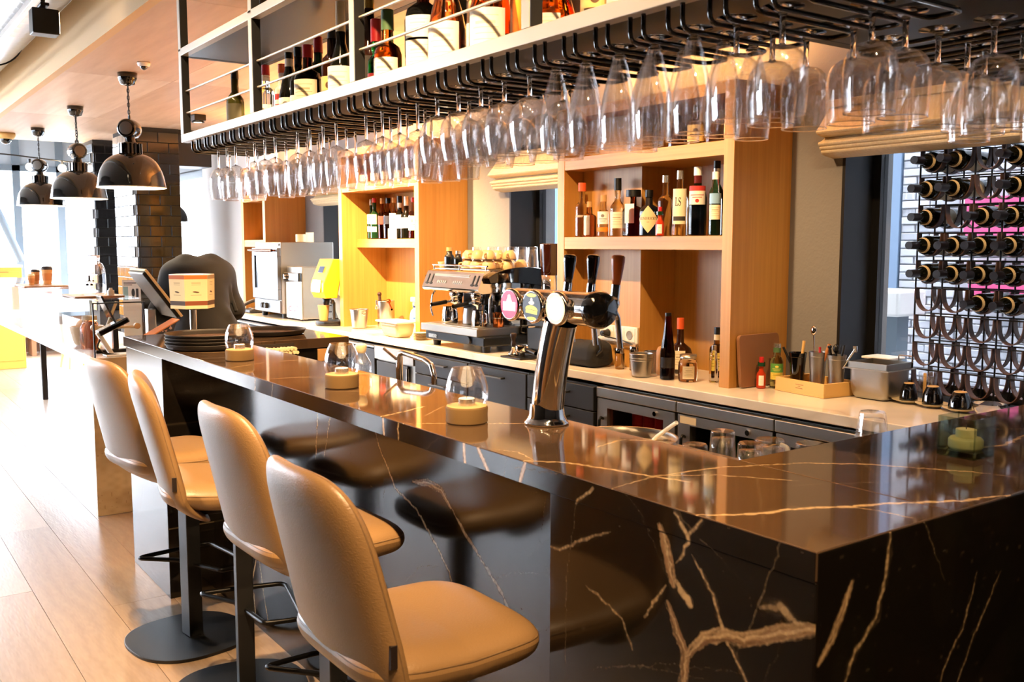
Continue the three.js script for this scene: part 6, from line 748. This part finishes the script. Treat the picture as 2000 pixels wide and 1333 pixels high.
  { const t = thing('ice_bucket', 'steel ice bucket with ring handles in the middle shelf bay', 'bucket', [-5.3, Y, -1.92]); part(t, 'body', lathe([[0, 0.002], [0.05, 0.002], [0.052, 0.008], [0.066, 0.13], [0.069, 0.134], [0.067, 0.137], [0.064, 0.133], [0.05, 0.01], [0, 0.008]], 40), m.steel); for (const s of [-1, 1]) part(t, 'handle', new THREE.TorusGeometry(0.012, 0.003, 8, 20).rotateY(Math.PI / 2).translate(s * 0.075, 0.108, 0), m.chrome); }
  { const t = thing('measuring_jug', 'tall steel jug with a dark ladle handle in the middle shelf bay', 'jug', [-5.2, Y, -2.08]); part(t, 'body', lathe([[0, 0.002], [0.06, 0.002], [0.062, 0.19], [0.064, 0.195], [0.06, 0.195], [0.058, 0.008], [0, 0.007]], 36), m.steel); part(t, 'ladle', [bar([-0.03, 0.03, 0.02], [-0.055, 0.235, 0.02], 0.011, 10), new THREE.SphereGeometry(0.016, 12, 10).translate(-0.056, 0.24, 0.02)], std(0x3a2218, 0.5)); part(t, 'clip', [new THREE.TorusGeometry(0.014, 0.003, 8, 18).translate(-0.02, 0.15, 0.063), bar([-0.02, 0.17, 0.064], [-0.02, 0.2, 0.064], 0.004)], m.chrome); part(t, 'bar_arm', [bar([0.06, 0.19, 0.01], [0.2, 0.145, 0.06], 0.007, 10), new THREE.SphereGeometry(0.017, 14, 10).translate(0.062, 0.195, 0.01)], m.copper); }
  { const t = thing('white_tub', 'white plastic container with a flat lid at the worktop edge below the middle unit', 'tub', [-4.6, Y, -1.845]); part(t, 'body', (() => { const g = new RoundedBoxGeometry(0.24, 0.1, 0.15, 4, 0.03).translate(0, 0.05, 0); const P = g.attributes.position; for (let i = 0; i < P.count; i++) { const k = 0.8 + 0.2 * P.getY(i) / 0.1; P.setX(i, P.getX(i) * k); P.setZ(i, P.getZ(i) * k); } g.computeVertexNormals(); return g; })(), m.cream); part(t, 'lid', bx(-0.15, 0.135, 0.092, 0.104, -0.085, 0.085, 0.004), m.offWhite); }
  { const t = thing('paper_sheet', 'white paper sheet lying in front of the ice bucket', 'paper', [-4.98, Y, -1.84]); part(t, 'sheet', bx(-0.12, 0.1, 0, 0.002, -0.09, 0.08), m.offWhite); }
  { const t = thing('spray_bottle', 'white and blue trigger spray bottle in the middle shelf bay', 'spray bottle', [-4.85, Y, -2.12]); part(t, 'bottle', lathe(smooth([[0, 0], [0.036, 0], [0.038, 0.01], [0.038, 0.1], [0.03, 0.14], [0.014, 0.16], [0.014, 0.175]], 4), 26), m.offWhite); part(t, 'label', new THREE.CylinderGeometry(0.0386, 0.0386, 0.08, 20, 1, true, 0.6, 2.0).translate(0, 0.06, 0), std(0x2f6fc8, 0.4)); part(t, 'trigger_head', [bx(-0.014, 0.014, 0.175, 0.2, -0.015, 0.015, 0.004), bx(-0.05, 0.02, 0.2, 0.235, -0.013, 0.013, 0.006), bx(-0.03, -0.022, 0.165, 0.2, -0.006, 0.006, 0.002)], m.cream); part(t, 'collar', cyl(0.016, 0.016, 0.018, 0, 0.163, 0, 18), std(0x1a2a6a, 0.4)); }
  { const t = thing('black_bowl', 'small dark bowl beside the spray bottle', 'bowl', [-4.62, Y, -2.06]); part(t, 'bowl', lathe(smooth([[0, 0.002], [0.03, 0.002], [0.05, 0.02], [0.058, 0.055], [0.055, 0.055], [0.046, 0.02], [0, 0.008]], 3), 28), std(0x2a1610, 0.3)); part(t, 'rim', new THREE.TorusGeometry(0.0565, 0.002, 6, 28).rotateX(Math.PI / 2).translate(0, 0.055, 0), m.darkLid); t.position.y += 0.0; }
  { const t = thing('napkin_pack', 'white crumpled napkins on the dark bowl', 'napkins', [-4.62, Y + 0.06, -2.06]); const g = new THREE.IcosahedronGeometry(0.055, 4); const P = g.attributes.position; for (let i = 0; i < P.count; i++) { const x = P.getX(i), y = P.getY(i), z = P.getZ(i), k = 0.85 + 0.3 * vn(x * 60 + 9, y * 60 + z * 50 + 9, 77); P.setXYZ(i, x * k, (y * k + 0.05) * 0.8, z * k); } g.computeVertexNormals(); part(t, 'paper', g, m.offWhite); }
  let sc; for (let i = 0; i < 6; i++) { const p = [-4.33, Y + i * 0.0078, -1.86]; if (!sc) { sc = thing('saucer', 'cream saucer in the stack by the espresso machine, bottom one', 'saucer', p, 0, 'stacked cream saucers'); part(sc, 'dish', lathe([[0, 0], [0.028, 0], [0.03, 0.0015], [0.05, 0.0045], [0.052, 0.006], [0.03, 0.004], [0, 0.003]], 36), m.cream); } else dup(sc, p, 0, i === 5 ? 'cream saucer on top of the stack by the espresso machine' : `cream saucer ${['', 'second', 'third', 'fourth', 'fifth'][i]} from the bottom of the stack by the espresso machine`, 'stacked cream saucers'); }
  { const t = thing('copper_pot', 'ribbed copper canister left of the steel milk jugs behind the machine', 'canister', [-4.19, Y, -2.13]); part(t, 'body', lathe([[0, 0.1], [0.03, 0.1], [0.038, 0.11], [0.036, 0.13], [0.039, 0.14], [0.037, 0.16], [0.04, 0.17], [0.038, 0.19], [0.034, 0.2], [0, 0.2]], 28), m.copper); part(t, 'stand', cyl(0.04, 0.038, 0.1, 0, 0, 0, 28), m.brushed); }
}
// ---------- travertine counter with glass guard, left ----------
{
  const t = thing('travertine_counter', 'long open-fronted serving counter with a travertine end slab, left of the bar', 'counter', [-4.81, 0, -0.03]);
  part(t, 'end_slab', bx(-0.03, 0, 0.002, 0.9, -0.55, 0, 0.002), m.trav); part(t, 'leg', bx(-4.7, -4.65, 0.0, 0.852, -0.54, -0.49, 0.003), m.black); part(t, 'leg', bx(-4.7, -4.65, 0.0, 0.852, -0.06, -0.01, 0.003), m.offWhite); part(t, 'top_slab', bx(-4.7, -0.0305, 0.852, 0.9, -0.55, 0.0, 0.003), m.offWhite); part(t, 'rear_rail', bx(-4.65, -0.0305, 0.78, 0.85, -0.54, -0.5, 0.003), m.black);
  const g = thing('glass_guard', 'clear glass guard with a black edged end pane on the travertine counter', 'glass guard', [-4.82, 0.9012, -0.03]);
  part(g, 'end_pane', bx(-0.003, 0.003, 0.004, 0.304, -0.29, -0.024), m.pane); part(g, 'edge_trim', [bx(-0.005, 0.005, 0.0, 0.31, -0.026, -0.018), bx(-0.005, 0.005, 0.304, 0.311, -0.3, -0.018), bx(-0.005, 0.005, 0.19, 0.31, -0.298, -0.29)], m.black);
  for (let i = 0; i < 4; i++) part(g, 'front_pane', bx(-0.03 - i * 1.12 - 1.11, -0.03 - i * 1.12, 0.0, 0.305, -0.012, -0.004), m.pane); part(g, 'top_pane', bx(-4.6, -0.35, 0.3055, 0.3135, -0.36, 0.0), m.pane); for (const x of [-1.5, -2.6, -4.4]) part(g, 'glass_post', bx(x - 0.01, x + 0.01, 0, 0.305, -0.33, -0.31), m.frameGrey);
  const sb = thing('serving_board', 'wooden board with paper cups on the far end of the glass guard', 'board', [-7.2, 1.2162, -0.18]); part(sb, 'plank', bx(-0.26, 0.26, 0, 0.012, -0.15, 0.15, 0.004), m.board);
  const sb2 = thing('serving_board', 'wooden board under the big glass jar on the glass guard', 'board', [-5.42, 1.2162, -0.18]); part(sb2, 'plank', bx(-0.2, 0.2, 0, 0.012, -0.14, 0.14, 0.004), m.board);
  const cup = (label, x, z, k, lid, body) => { const c = thing('coffee_cup', label, 'cup', [x, 1.2295, z]); part(c, 'body', lathe([[0, 0.0], [0.028 * k, 0], [0.041 * k, 0.115 * k], [0, 0.115 * k]], 28), body); part(c, 'sleeve', lathe([[0.0325 * k, 0.03 * k], [0.0385 * k, 0.085 * k]], 28), m.kraft); part(c, 'lid', lathe([[0.043 * k, 0.113 * k], [0.044 * k, 0.12 * k], [0.038 * k, 0.124 * k], [0.036 * k, 0.137 * k], [0, 0.138 * k]], 28), lid); };
  cup('tall kraft paper cup with dark lid, right of the three on the board', -7.2, -0.23, 1, m.darkLid, m.paperCup); cup('kraft paper cup with dark lid in the middle of the board', -7.33, -0.17, 0.82, m.darkLid, m.paperCup); cup('small pale paper cup at the left of the board', -7.08, -0.1, 0.62, m.cream, m.paperCup);
  const j = thing('glass_jar', 'large clear glass jar with a black printed mark on the wooden board', 'jar', [-5.35, 1.2295, -0.17]); part(j, 'body', [lathe(smooth([[0, 0.002], [0.062, 0.002], [0.07, 0.012], [0.07, 0.15], [0.055, 0.19], [0.042, 0.2], [0.042, 0.225]], 4), 36)], m.wine); part(j, 'lid', lathe([[0.044, 0.215], [0.045, 0.24], [0, 0.242]], 30), phy({ color: 0xf2f4f6, roughness: 0.1, transmission: 0.6, thickness: 0 })); part(j, 'print', [bx(-0.006, 0.004, 0.09, 0.12, 0, 0.001), bx(-0.012, 0.01, 0.085, 0.09, 0, 0.001), bx(0.016, 0.026, 0.085, 0.092, 0, 0.001), bx(-0.02, -0.006, 0.06, 0.072, 0, 0.001), bx(0.004, 0.018, 0.06, 0.072, 0, 0.001)].map((q) => q.translate(0, 0, 0.0712).rotateY(1.1)), m.black);
  const s = thing('salt_cellar', 'small white pot beside the large glass jar', 'pot', [-5.265, 1.2295, -0.25]); part(s, 'body', cyl(0.02, 0.02, 0.03, 0, 0, 0, 20), m.offWhite); part(s, 'lid', cyl(0.012, 0.01, 0.014, 0, 0.03, 0, 16), m.offWhite);
  // till corner
  const Y = 0.9012;
  { const c = thing('card_terminal', 'black card terminal on a tilted white stand behind the glass end pane', 'card terminal', [-4.9, Y, -0.19]); part(c, 'stand', bx(-0.05, 0.05, 0, 0.012, -0.06, 0.07, 0.004), m.offWhite); part(c, 'arm', bx(-0.02, 0.02, 0, 0.15, -0.012, 0.012, 0.004).rotateX(0.5).translate(0, 0.008, 0.03), m.offWhite); part(c, 'terminal', bx(-0.045, 0.045, -0.016, 0.016, -0.09, 0.09, 0.008).rotateX(0.45).translate(0, 0.17, 0.02), m.blackGloss); part(c, 'cable', tube([[0.0, 0.12, 0.08], [0.02, 0.06, 0.11], [0.03, 0.02, 0.08], [0.04, 0.008, 0.0]], 0.006, 24), m.black); }
  { const c = thing('pin_pad', 'second black card terminal lying beside the bar corner', 'card terminal', [-4.88, Y, -0.32]); part(c, 'wedge', bx(-0.05, 0.05, 0, 0.09, -0.06, 0.06, 0.01), m.black); part(c, 'keypad', bx(-0.035, 0.035, 0.0905, 0.094, -0.045, 0.045, 0.002), m.cabinet); }
  { const c = thing('tablet_stand', 'tablet on a cream metal easel seen edge-on, behind the glass end pane', 'tablet', [-5.09, Y, -0.21]); part(c, 'foot', bx(-0.03, 0.03, 0.0, 0.02, -0.12, 0.1, 0.004), m.black); part(c, 'riser', bx(-0.02, 0.02, 0.02, 0.14, -0.03, 0.0, 0.004), m.black); part(c, 'easel', [bar([0, 0.148, 0.1], [0, 0.145, -0.14], 0.009, 8), bar([0, 0.15, 0.03], [0, 0.3, -0.03], 0.009, 8)], m.cream); for (const z of [0.1, -0.14]) part(c, 'knob', cyl(0.018, 0.018, 0.03, 0, 0, 0, 20).rotateZ(Math.PI / 2).translate(0.015, 0.15, z), m.tan); part(c, 'tablet', bx(-0.07, 0.07, -0.1, 0.1, -0.006, 0.006, 0.004).rotateX(0.42).translate(0, 0.245, 0.025), m.screen); }
  { const c = thing('till_monitor', 'tilted till touchscreen with a pale rim seen from the side', 'monitor', [-5.22, Y, -0.47]); part(c, 'foot', bx(-0.1, 0.1, 0, 0.02, -0.08, 0.08, 0.006), m.black); part(c, 'neck', bx(-0.035, 0.035, 0.02, 0.24, -0.02, 0.03, 0.006), m.tin); const h = part(c, 'screen_body', bx(-0.17, 0.17, -0.17, 0.17, -0.02, 0.012, 0.008).rotateX(0.62).translate(0, 0.33, -0.02), m.black); part(h, 'rim', [bx(-0.175, 0.175, 0.17, 0.178, -0.024, -0.008, 0.002), bx(0.17, 0.178, -0.175, 0.17, -0.024, -0.008, 0.002)].map((q) => q.rotateX(0.62).translate(0, 0.33, -0.02)), m.cream); part(h, 'screen', bx(-0.155, 0.155, -0.155, 0.155, -0.0225, -0.0205).rotateX(0.62).translate(0, 0.33, -0.02), m.screen); }
  { const c = thing('printed_card', 'upright printed white card behind the till screen', 'card', [-5.6, Y, -0.452]); const pt = canvasTex(128, 128, (q) => { q.fillStyle = '#f4f8fa'; q.fillRect(0, 0, 128, 128); q.fillStyle = '#4a5660'; q.fillRect(10, 10, 90, 6); q.fillRect(10, 22, 60, 4); q.fillStyle = '#8fb4bc'; q.fillRect(6, 34, 34, 80); q.fillStyle = '#3c4650'; q.beginPath(); q.ellipse(76, 70, 12, 24, 0, 0, 7); q.fill(); q.fillRect(96, 46, 18, 50); }); part(c, 'stand', bx(-0.055, 0.055, 0, 0.25, -0.02, -0.002, 0.002).rotateY(1.1), m.offWhite); part(c, 'card', new THREE.PlaneGeometry(0.11, 0.14).translate(0, 0.33, 0.0).rotateY(1.1), std(0xffffff, 0.6, 0, { map: pt, side: THREE.DoubleSide })); part(c, 'backing', bx(-0.056, 0.056, 0.25, 0.405, -0.006, -0.002).rotateY(1.1), m.offWhite); }
  { const c = thing('orange_folder', 'orange folder slanting down beside the till screen', 'folder', [-4.9, Y, -0.44]); part(c, 'cover', bx(-0.07, 0.07, 0, 0.006, -0.1, 0.1, 0.001).rotateX(0.5).translate(0, 0.145, 0.0), m.orange); part(c, 'rest', bx(-0.05, 0.05, 0, 0.085, -0.02, 0.02, 0.004), m.black); }
  { const c = thing('storage_jar', 'glass jar of orange contents behind the glass end pane', 'jar', [-5.35, Y, -0.14]); part(c, 'glass', lathe(smooth([[0, 0], [0.05, 0], [0.055, 0.01], [0.055, 0.13], [0.04, 0.16], [0.04, 0.18]], 3), 28), tint('#e8944a', 0.08)); part(c, 'lid', cyl(0.044, 0.042, 0.025, 0, 0.178, 0, 26), m.cream); }
  { const c = thing('bread_basket', 'pale wicker basket behind the glass end pane, left of the tablet', 'basket', [-5.62, Y, -0.18]); part(c, 'bowl', lathe(smooth([[0, 0.004], [0.07, 0.004], [0.09, 0.06], [0.1, 0.12], [0.094, 0.12], [0.083, 0.06], [0, 0.012]], 3), 30), m.tan); part(c, 'bread', new THREE.SphereGeometry(0.07, 22, 14).scale(1.15, 0.7, 0.95).translate(0, 0.12, 0), std(0xd99a58, 0.7)); }
}
// ---------- the barkeeper, bent over behind the till with head down ----------
function sdfMesh(caps, lo, hi, res, k = 0.03) {
  const mc = new MarchingCubes(res, new THREE.MeshBasicMaterial(), false, false, 400000); mc.isolation = 0; const c = lo.map((v, i) => (v + hi[i]) / 2), s = Math.max(...hi.map((v, i) => v - lo[i])) / 2, hs = res / 2;
  for (let z = 0; z < res; z++) for (let y = 0; y < res; y++) for (let x = 0; x < res; x++) { const p = [(x - hs) / hs * s + c[0], (y - hs) / hs * s + c[1], (z - hs) / hs * s + c[2]]; let d = 9; for (const [a, b, ra, rb, kk] of caps) { const ab = [b[0] - a[0], b[1] - a[1], b[2] - a[2]], ap = [p[0] - a[0], p[1] - a[1], p[2] - a[2]], L = ab[0] ** 2 + ab[1] ** 2 + ab[2] ** 2, t = L ? cl((ap[0] * ab[0] + ap[1] * ab[1] + ap[2] * ab[2]) / L) : 0; const q = Math.hypot(ap[0] - ab[0] * t, ap[1] - ab[1] * t, ap[2] - ab[2] * t) - (ra + (rb - ra) * t); const K = kk ?? k, h = Math.max(K - Math.abs(d - q), 0) / K; d = Math.min(d, q) - h * h * K * 0.25; } mc.field[x + y * res + z * res * res] = -d; }
  mc.update(); const n = mc.count, P = new Float32Array(n * 3), N = new Float32Array(n * 3);
  for (let i = 0; i < n; i++) for (let q = 0; q < 3; q++) { P[i * 3 + q] = mc.positionArray[i * 3 + q] * s + c[q]; N[i * 3 + q] = mc.normalArray[i * 3 + q]; }
  const g = new THREE.BufferGeometry(); g.setAttribute('position', new THREE.BufferAttribute(P, 3)); g.setAttribute('normal', new THREE.BufferAttribute(N, 3)); g.setAttribute('uv', new THREE.BufferAttribute(new Float32Array(n * 2), 2)); return g;
}
{
  // local frame: faces -x, y up
  const t = thing('person', 'barkeeper in a dark jacket bending forward behind the till, head down', 'person', [-5.35, 0, -0.84]);
  const skin = [ // body under the clothes: legs, trunk, neck, head
    [[0.02, 0.06, -0.11], [0.02, 0.5, -0.1], 0.05, 0.065], [[0.02, 0.5, -0.1], [0.05, 0.92, -0.08], 0.068, 0.085], [[0.02, 0.06, 0.11], [0.02, 0.5, 0.1], 0.05, 0.065], [[0.02, 0.5, 0.1], [0.05, 0.92, 0.08], 0.068, 0.085],
    [[0.02, 0.045, -0.11], [-0.15, 0.03, -0.13], 0.04, 0.03], [[0.02, 0.045, 0.11], [-0.15, 0.03, 0.13], 0.04, 0.03], [[0.04, 0.95, -0.06], [0.04, 0.95, 0.06], 0.11, 0.11], [[0.02, 1.0, 0], [-0.13, 1.28, 0], 0.12, 0.14], [[-0.15, 1.33, -0.1], [-0.15, 1.33, 0.1], 0.09, 0.09], [[-0.19, 1.36, 0], [-0.3, 1.34, 0], 0.055, 0.052], [[-0.33, 1.3, 0], [-0.39, 1.22, 0], 0.088, 0.07],
    [[-0.14, 1.33, -0.17], [-0.16, 1.08, -0.23], 0.045, 0.04], [[-0.16, 1.08, -0.23], [-0.38, 1.0, -0.16], 0.038, 0.028], [[-0.14, 1.33, 0.17], [-0.16, 1.08, 0.23], 0.045, 0.04], [[-0.16, 1.08, 0.23], [-0.38, 1.0, 0.16], 0.038, 0.028]];
  const hand = (z, s) => { const w = [-0.38, 1.0, z], o = [[w, [-0.45, 0.98, z - s * 0.02], 0.028, 0.03]]; const L = [0.05, 0.058, 0.053, 0.042]; for (let f = 0; f < 4; f++) { const a = [-0.455, 0.98, z - s * 0.02 + (f - 1.5) * 0.02], b = [a[0] - L[f] * 0.6, a[1] - 0.008, a[2]], c = [b[0] - L[f] * 0.35, b[1] - 0.028, b[2]]; o.push([a, b, 0.009, 0.0085, 0.006], [b, c, 0.0085, 0.007, 0.006]); } o.push([[-0.42, 0.985, z - s * 0.045], [-0.455, 0.965, z - s * 0.068], 0.011, 0.009, 0.008]); return o; };
  part(t, 'body', mergeGeometries([sdfMesh(skin, [-0.52, 0, -0.45], [0.3, 1.5, 0.45], 96), sdfMesh(hand(-0.16, -1), [-0.56, 0.9, -0.25], [-0.34, 1.06, -0.05], 72, 0.012), sdfMesh(hand(0.16, 1), [-0.56, 0.9, 0.05], [-0.34, 1.06, 0.25], 72, 0.012)]), m.skin);
  const face = part(t, 'hair', sdfMesh([[[-0.3, 1.34, 0], [-0.37, 1.31, 0], 0.09, 0.08]], [-0.5, 1.2, -0.12], [-0.18, 1.45, 0.12], 48), m.hair);
  part(t, 'trousers', sdfMesh([[[0.02, 0.1, -0.11], [0.02, 0.5, -0.1], 0.065, 0.08], [[0.02, 0.5, -0.1], [0.05, 0.92, -0.08], 0.082, 0.105], [[0.02, 0.1, 0.11], [0.02, 0.5, 0.1], 0.065, 0.08], [[0.02, 0.5, 0.1], [0.05, 0.92, 0.08], 0.082, 0.105], [[0.05, 0.95, -0.07], [0.05, 0.95, 0.07], 0.125, 0.125]], [-0.2, 0, -0.35], [0.3, 1.1, 0.35], 72), m.denim);
  const jk = part(t, 'jacket', sdfMesh([[[0.05, 0.94, -0.07], [0.05, 0.94, 0.07], 0.145, 0.145], [[0.05, 0.96, 0], [-0.06, 1.26, 0], 0.15, 0.17, 0.08], [[-0.1, 1.33, -0.11], [-0.1, 1.33, 0.11], 0.115, 0.115, 0.08], [[-0.12, 1.33, -0.16], [-0.14, 1.1, -0.235], 0.078, 0.066], [[-0.14, 1.1, -0.235], [-0.35, 1.01, -0.17], 0.066, 0.05], [[-0.12, 1.33, 0.16], [-0.14, 1.1, 0.24], 0.078, 0.066], [[-0.14, 1.1, 0.24], [-0.35, 1.01, 0.17], 0.066, 0.05], [[-0.1, 1.43, -0.085], [-0.19, 1.43, -0.05], 0.038, 0.03], [[-0.1, 1.43, 0.085], [-0.19, 1.43, 0.05], 0.038, 0.03], [[0.02, 1.1, -0.2], [0.0, 1.25, -0.16], 0.012, 0.012, 0.03], [[0.1, 1.0, 0.05], [0.02, 1.3, 0.1], 0.02, 0.015, 0.06], [[0.13, 1.08, -0.1], [0.06, 1.2, 0.02], 0.02, 0.015, 0.06]], [-0.45, 0.75, -0.45], [0.3, 1.55, 0.45], 110, 0.06), m.jacket); { const g = jk.geometry, P = g.attributes.position, N = g.attributes.normal; for (let i = 0; i < P.count; i++) { const x = P.getX(i), y = P.getY(i), z = P.getZ(i), w = 0.018 * (vn(x * 14 + 20, y * 9 + z * 16 + 20, 61) - 0.5) + 0.01 * (vn(x * 30 + 40, y * 22 - z * 30 + 60, 62) - 0.5); P.setXYZ(i, x + N.getX(i) * w, y + N.getY(i) * w, z + N.getZ(i) * w); } g.computeVertexNormals(); const q = mergeVertices(g.deleteAttribute('normal') && g, 1e-4); q.computeVertexNormals(); jk.geometry = q; }
  part(t, 'shoe', sdfMesh([[[0.03, 0.045, -0.115], [-0.16, 0.035, -0.135], 0.045, 0.036]], [-0.25, -0.02, -0.22], [0.1, 0.12, -0.03], 40), m.black); part(t, 'shoe', sdfMesh([[[0.03, 0.045, 0.115], [-0.16, 0.035, 0.135], 0.045, 0.036]], [-0.25, -0.02, 0.03], [0.1, 0.12, 0.22], 40), m.black);
}
// ---------- far room and ceiling fittings ----------
{
  const t = thing('wooden_stool', 'white-topped stool with splayed pale wooden legs in the far room', 'stool', [-11.95, 0, -1.32]); part(t, 'seat', lathe([[0, 0.44], [0.15, 0.44], [0.17, 0.452], [0.17, 0.462], [0.16, 0.47], [0, 0.47]], 36), m.offWhite); for (let i = 0; i < 4; i++) { const a = 0.6 + i * Math.PI / 2; part(t, 'leg', bar([Math.cos(a) * 0.11, 0.44, Math.sin(a) * 0.11], [Math.cos(a) * 0.2, 0.004, Math.sin(a) * 0.2], 0.015, 10), m.pine); }
  const b = thing('window_bench', 'low brown wooden bench along the far wall', 'bench', [-13.75, 0, -1.3]); part(b, 'seat', bx(-0.2, 0.2, 0.26, 0.3, -0.8, 1.1, 0.006), m.board); for (const z of [-0.6, 0.2, 0.9]) part(b, 'leg', bx(-0.16, 0.16, 0, 0.26, z - 0.03, z + 0.03, 0.004), m.board);
  const o = thing('orange_cabinet', 'orange cabinet with a pale top edge in the far left room', 'cabinet', [-12.5, 0, -0.55]); part(o, 'body', bx(-0.25, 0.25, 0, 1.25, -0.25, 0.45, 0.006), std(0xe8a040, 0.5)); part(o, 'top', bx(-0.26, 0.26, 1.25, 1.28, -0.26, 0.46, 0.004), m.offWhite); part(o, 'door', bx(0.25, 0.262, 0.1, 1.2, -0.22, 0.42, 0.003), std(0xe8a040, 0.5)); part(o, 'door_rail', bx(0.262, 0.272, 1.19, 1.2, -0.1, 0.3, 0.002), m.kraft);
  const tb = thing('cafe_table', 'round table beside the far windows', 'table', [-7.6, 0, 3.2]); part(tb, 'tabletop', lathe([[0, 0.73], [0.38, 0.73], [0.4, 0.74], [0.4, 0.755], [0.39, 0.76], [0, 0.76]], 40), m.offWhite); part(tb, 'pedestal', cyl(0.04, 0.035, 0.72, 0, 0.012, 0, 20), m.blackMetal); part(tb, 'base', cyl(0.25, 0.24, 0.014, 0, 0, 0, 36), m.blackMetal);
  const dome = (label, p, base, k) => { const d = thing('security_camera', label, 'camera', p); part(d, 'base', lathe([[0, 0], [0.05 * k, 0], [0.052 * k, -0.012 * k], [0.046 * k, -0.03 * k], [0.034 * k, -0.034 * k]].reverse(), 30), base); part(d, 'dome', new THREE.SphereGeometry(0.03 * k, 22, 12, 0, 6.283, 1.57, 1.57).translate(0, -0.032 * k, 0), m.blackGloss); };
  dome('small white dome camera on the ceiling near the pendant lamps', [-5.37, 2.649, -0.522], m.white2, 0.75); dome('larger dome camera with a wooden base at the far left ceiling edge', [-10.07, 2.649, -0.395], m.pine, 1.8);
  const du = thing('air_duct', 'silver ribbed air duct running under the high ceiling', 'duct', [0, 3.03, 0.105]); const pr = []; for (let i = 0; i <= 105; i++) { const x = -13 + i * 0.15; pr.push([0.21, x], [0.218, x + 0.035], [0.218, x + 0.05]); } part(du, 'tube', lathe(pr, 36).rotateZ(-Math.PI / 2), m.duct); for (let x = -12; x < 3; x += 2.5) part(du, 'strap', [bar([x, 0.215, 0], [x, 0.569, 0], 0.006), new THREE.TorusGeometry(0.223, 0.006, 6, 40).rotateY(Math.PI / 2).translate(x, 0, 0)], m.blackMetal);
  const rod = thing('string_light_wire', 'thin black wire with two globe bulbs crossing the far room', 'string lights', [-11, 2.49, -0.8]); part(rod, 'wire', tube([[0, 0.06, 0.9], [0, 0.02, 0.2], [0, -0.03, -0.4], [0, -0.02, -1.0]], 0.008, 30), m.black); for (const [z, k] of [[-0.28, 7], [0.05, 2]]) { const bb = part(rod, 'globe_bulb', new THREE.SphereGeometry(0.045, 18, 12).translate(0, -0.1, z), glow(SOFT, k)); part(bb, 'socket', cyl(0.016, 0.016, 0.05, 0, -0.062, z, 14), m.black); } { const l = new THREE.PointLight(SOFT, 1.2, 0, 2); l.position.set(-10.9, 2.39, -1.08); l.castShadow = true; l.name = 'globe_glow'; scene.add(l); }
  const ws = thing('wall_lamp', 'dark half-dome wall lamp beside the bright far window', 'wall lamp', [-9.35, 1.77, -1.7215]); part(ws, 'arm', bar([0, 0.1, -0.0], [0, 0.1, -0.12], 0.012), m.black); part(ws, 'shade', lathe(smooth([[0.02, 0.16], [0.06, 0.14], [0.1, 0.08], [0.115, 0]], 4), 30).translate(0, 0, -0.13), phy({ color: 0x15151a, roughness: 0.2, side: THREE.DoubleSide }));
}
renderer.render(scene, camera);
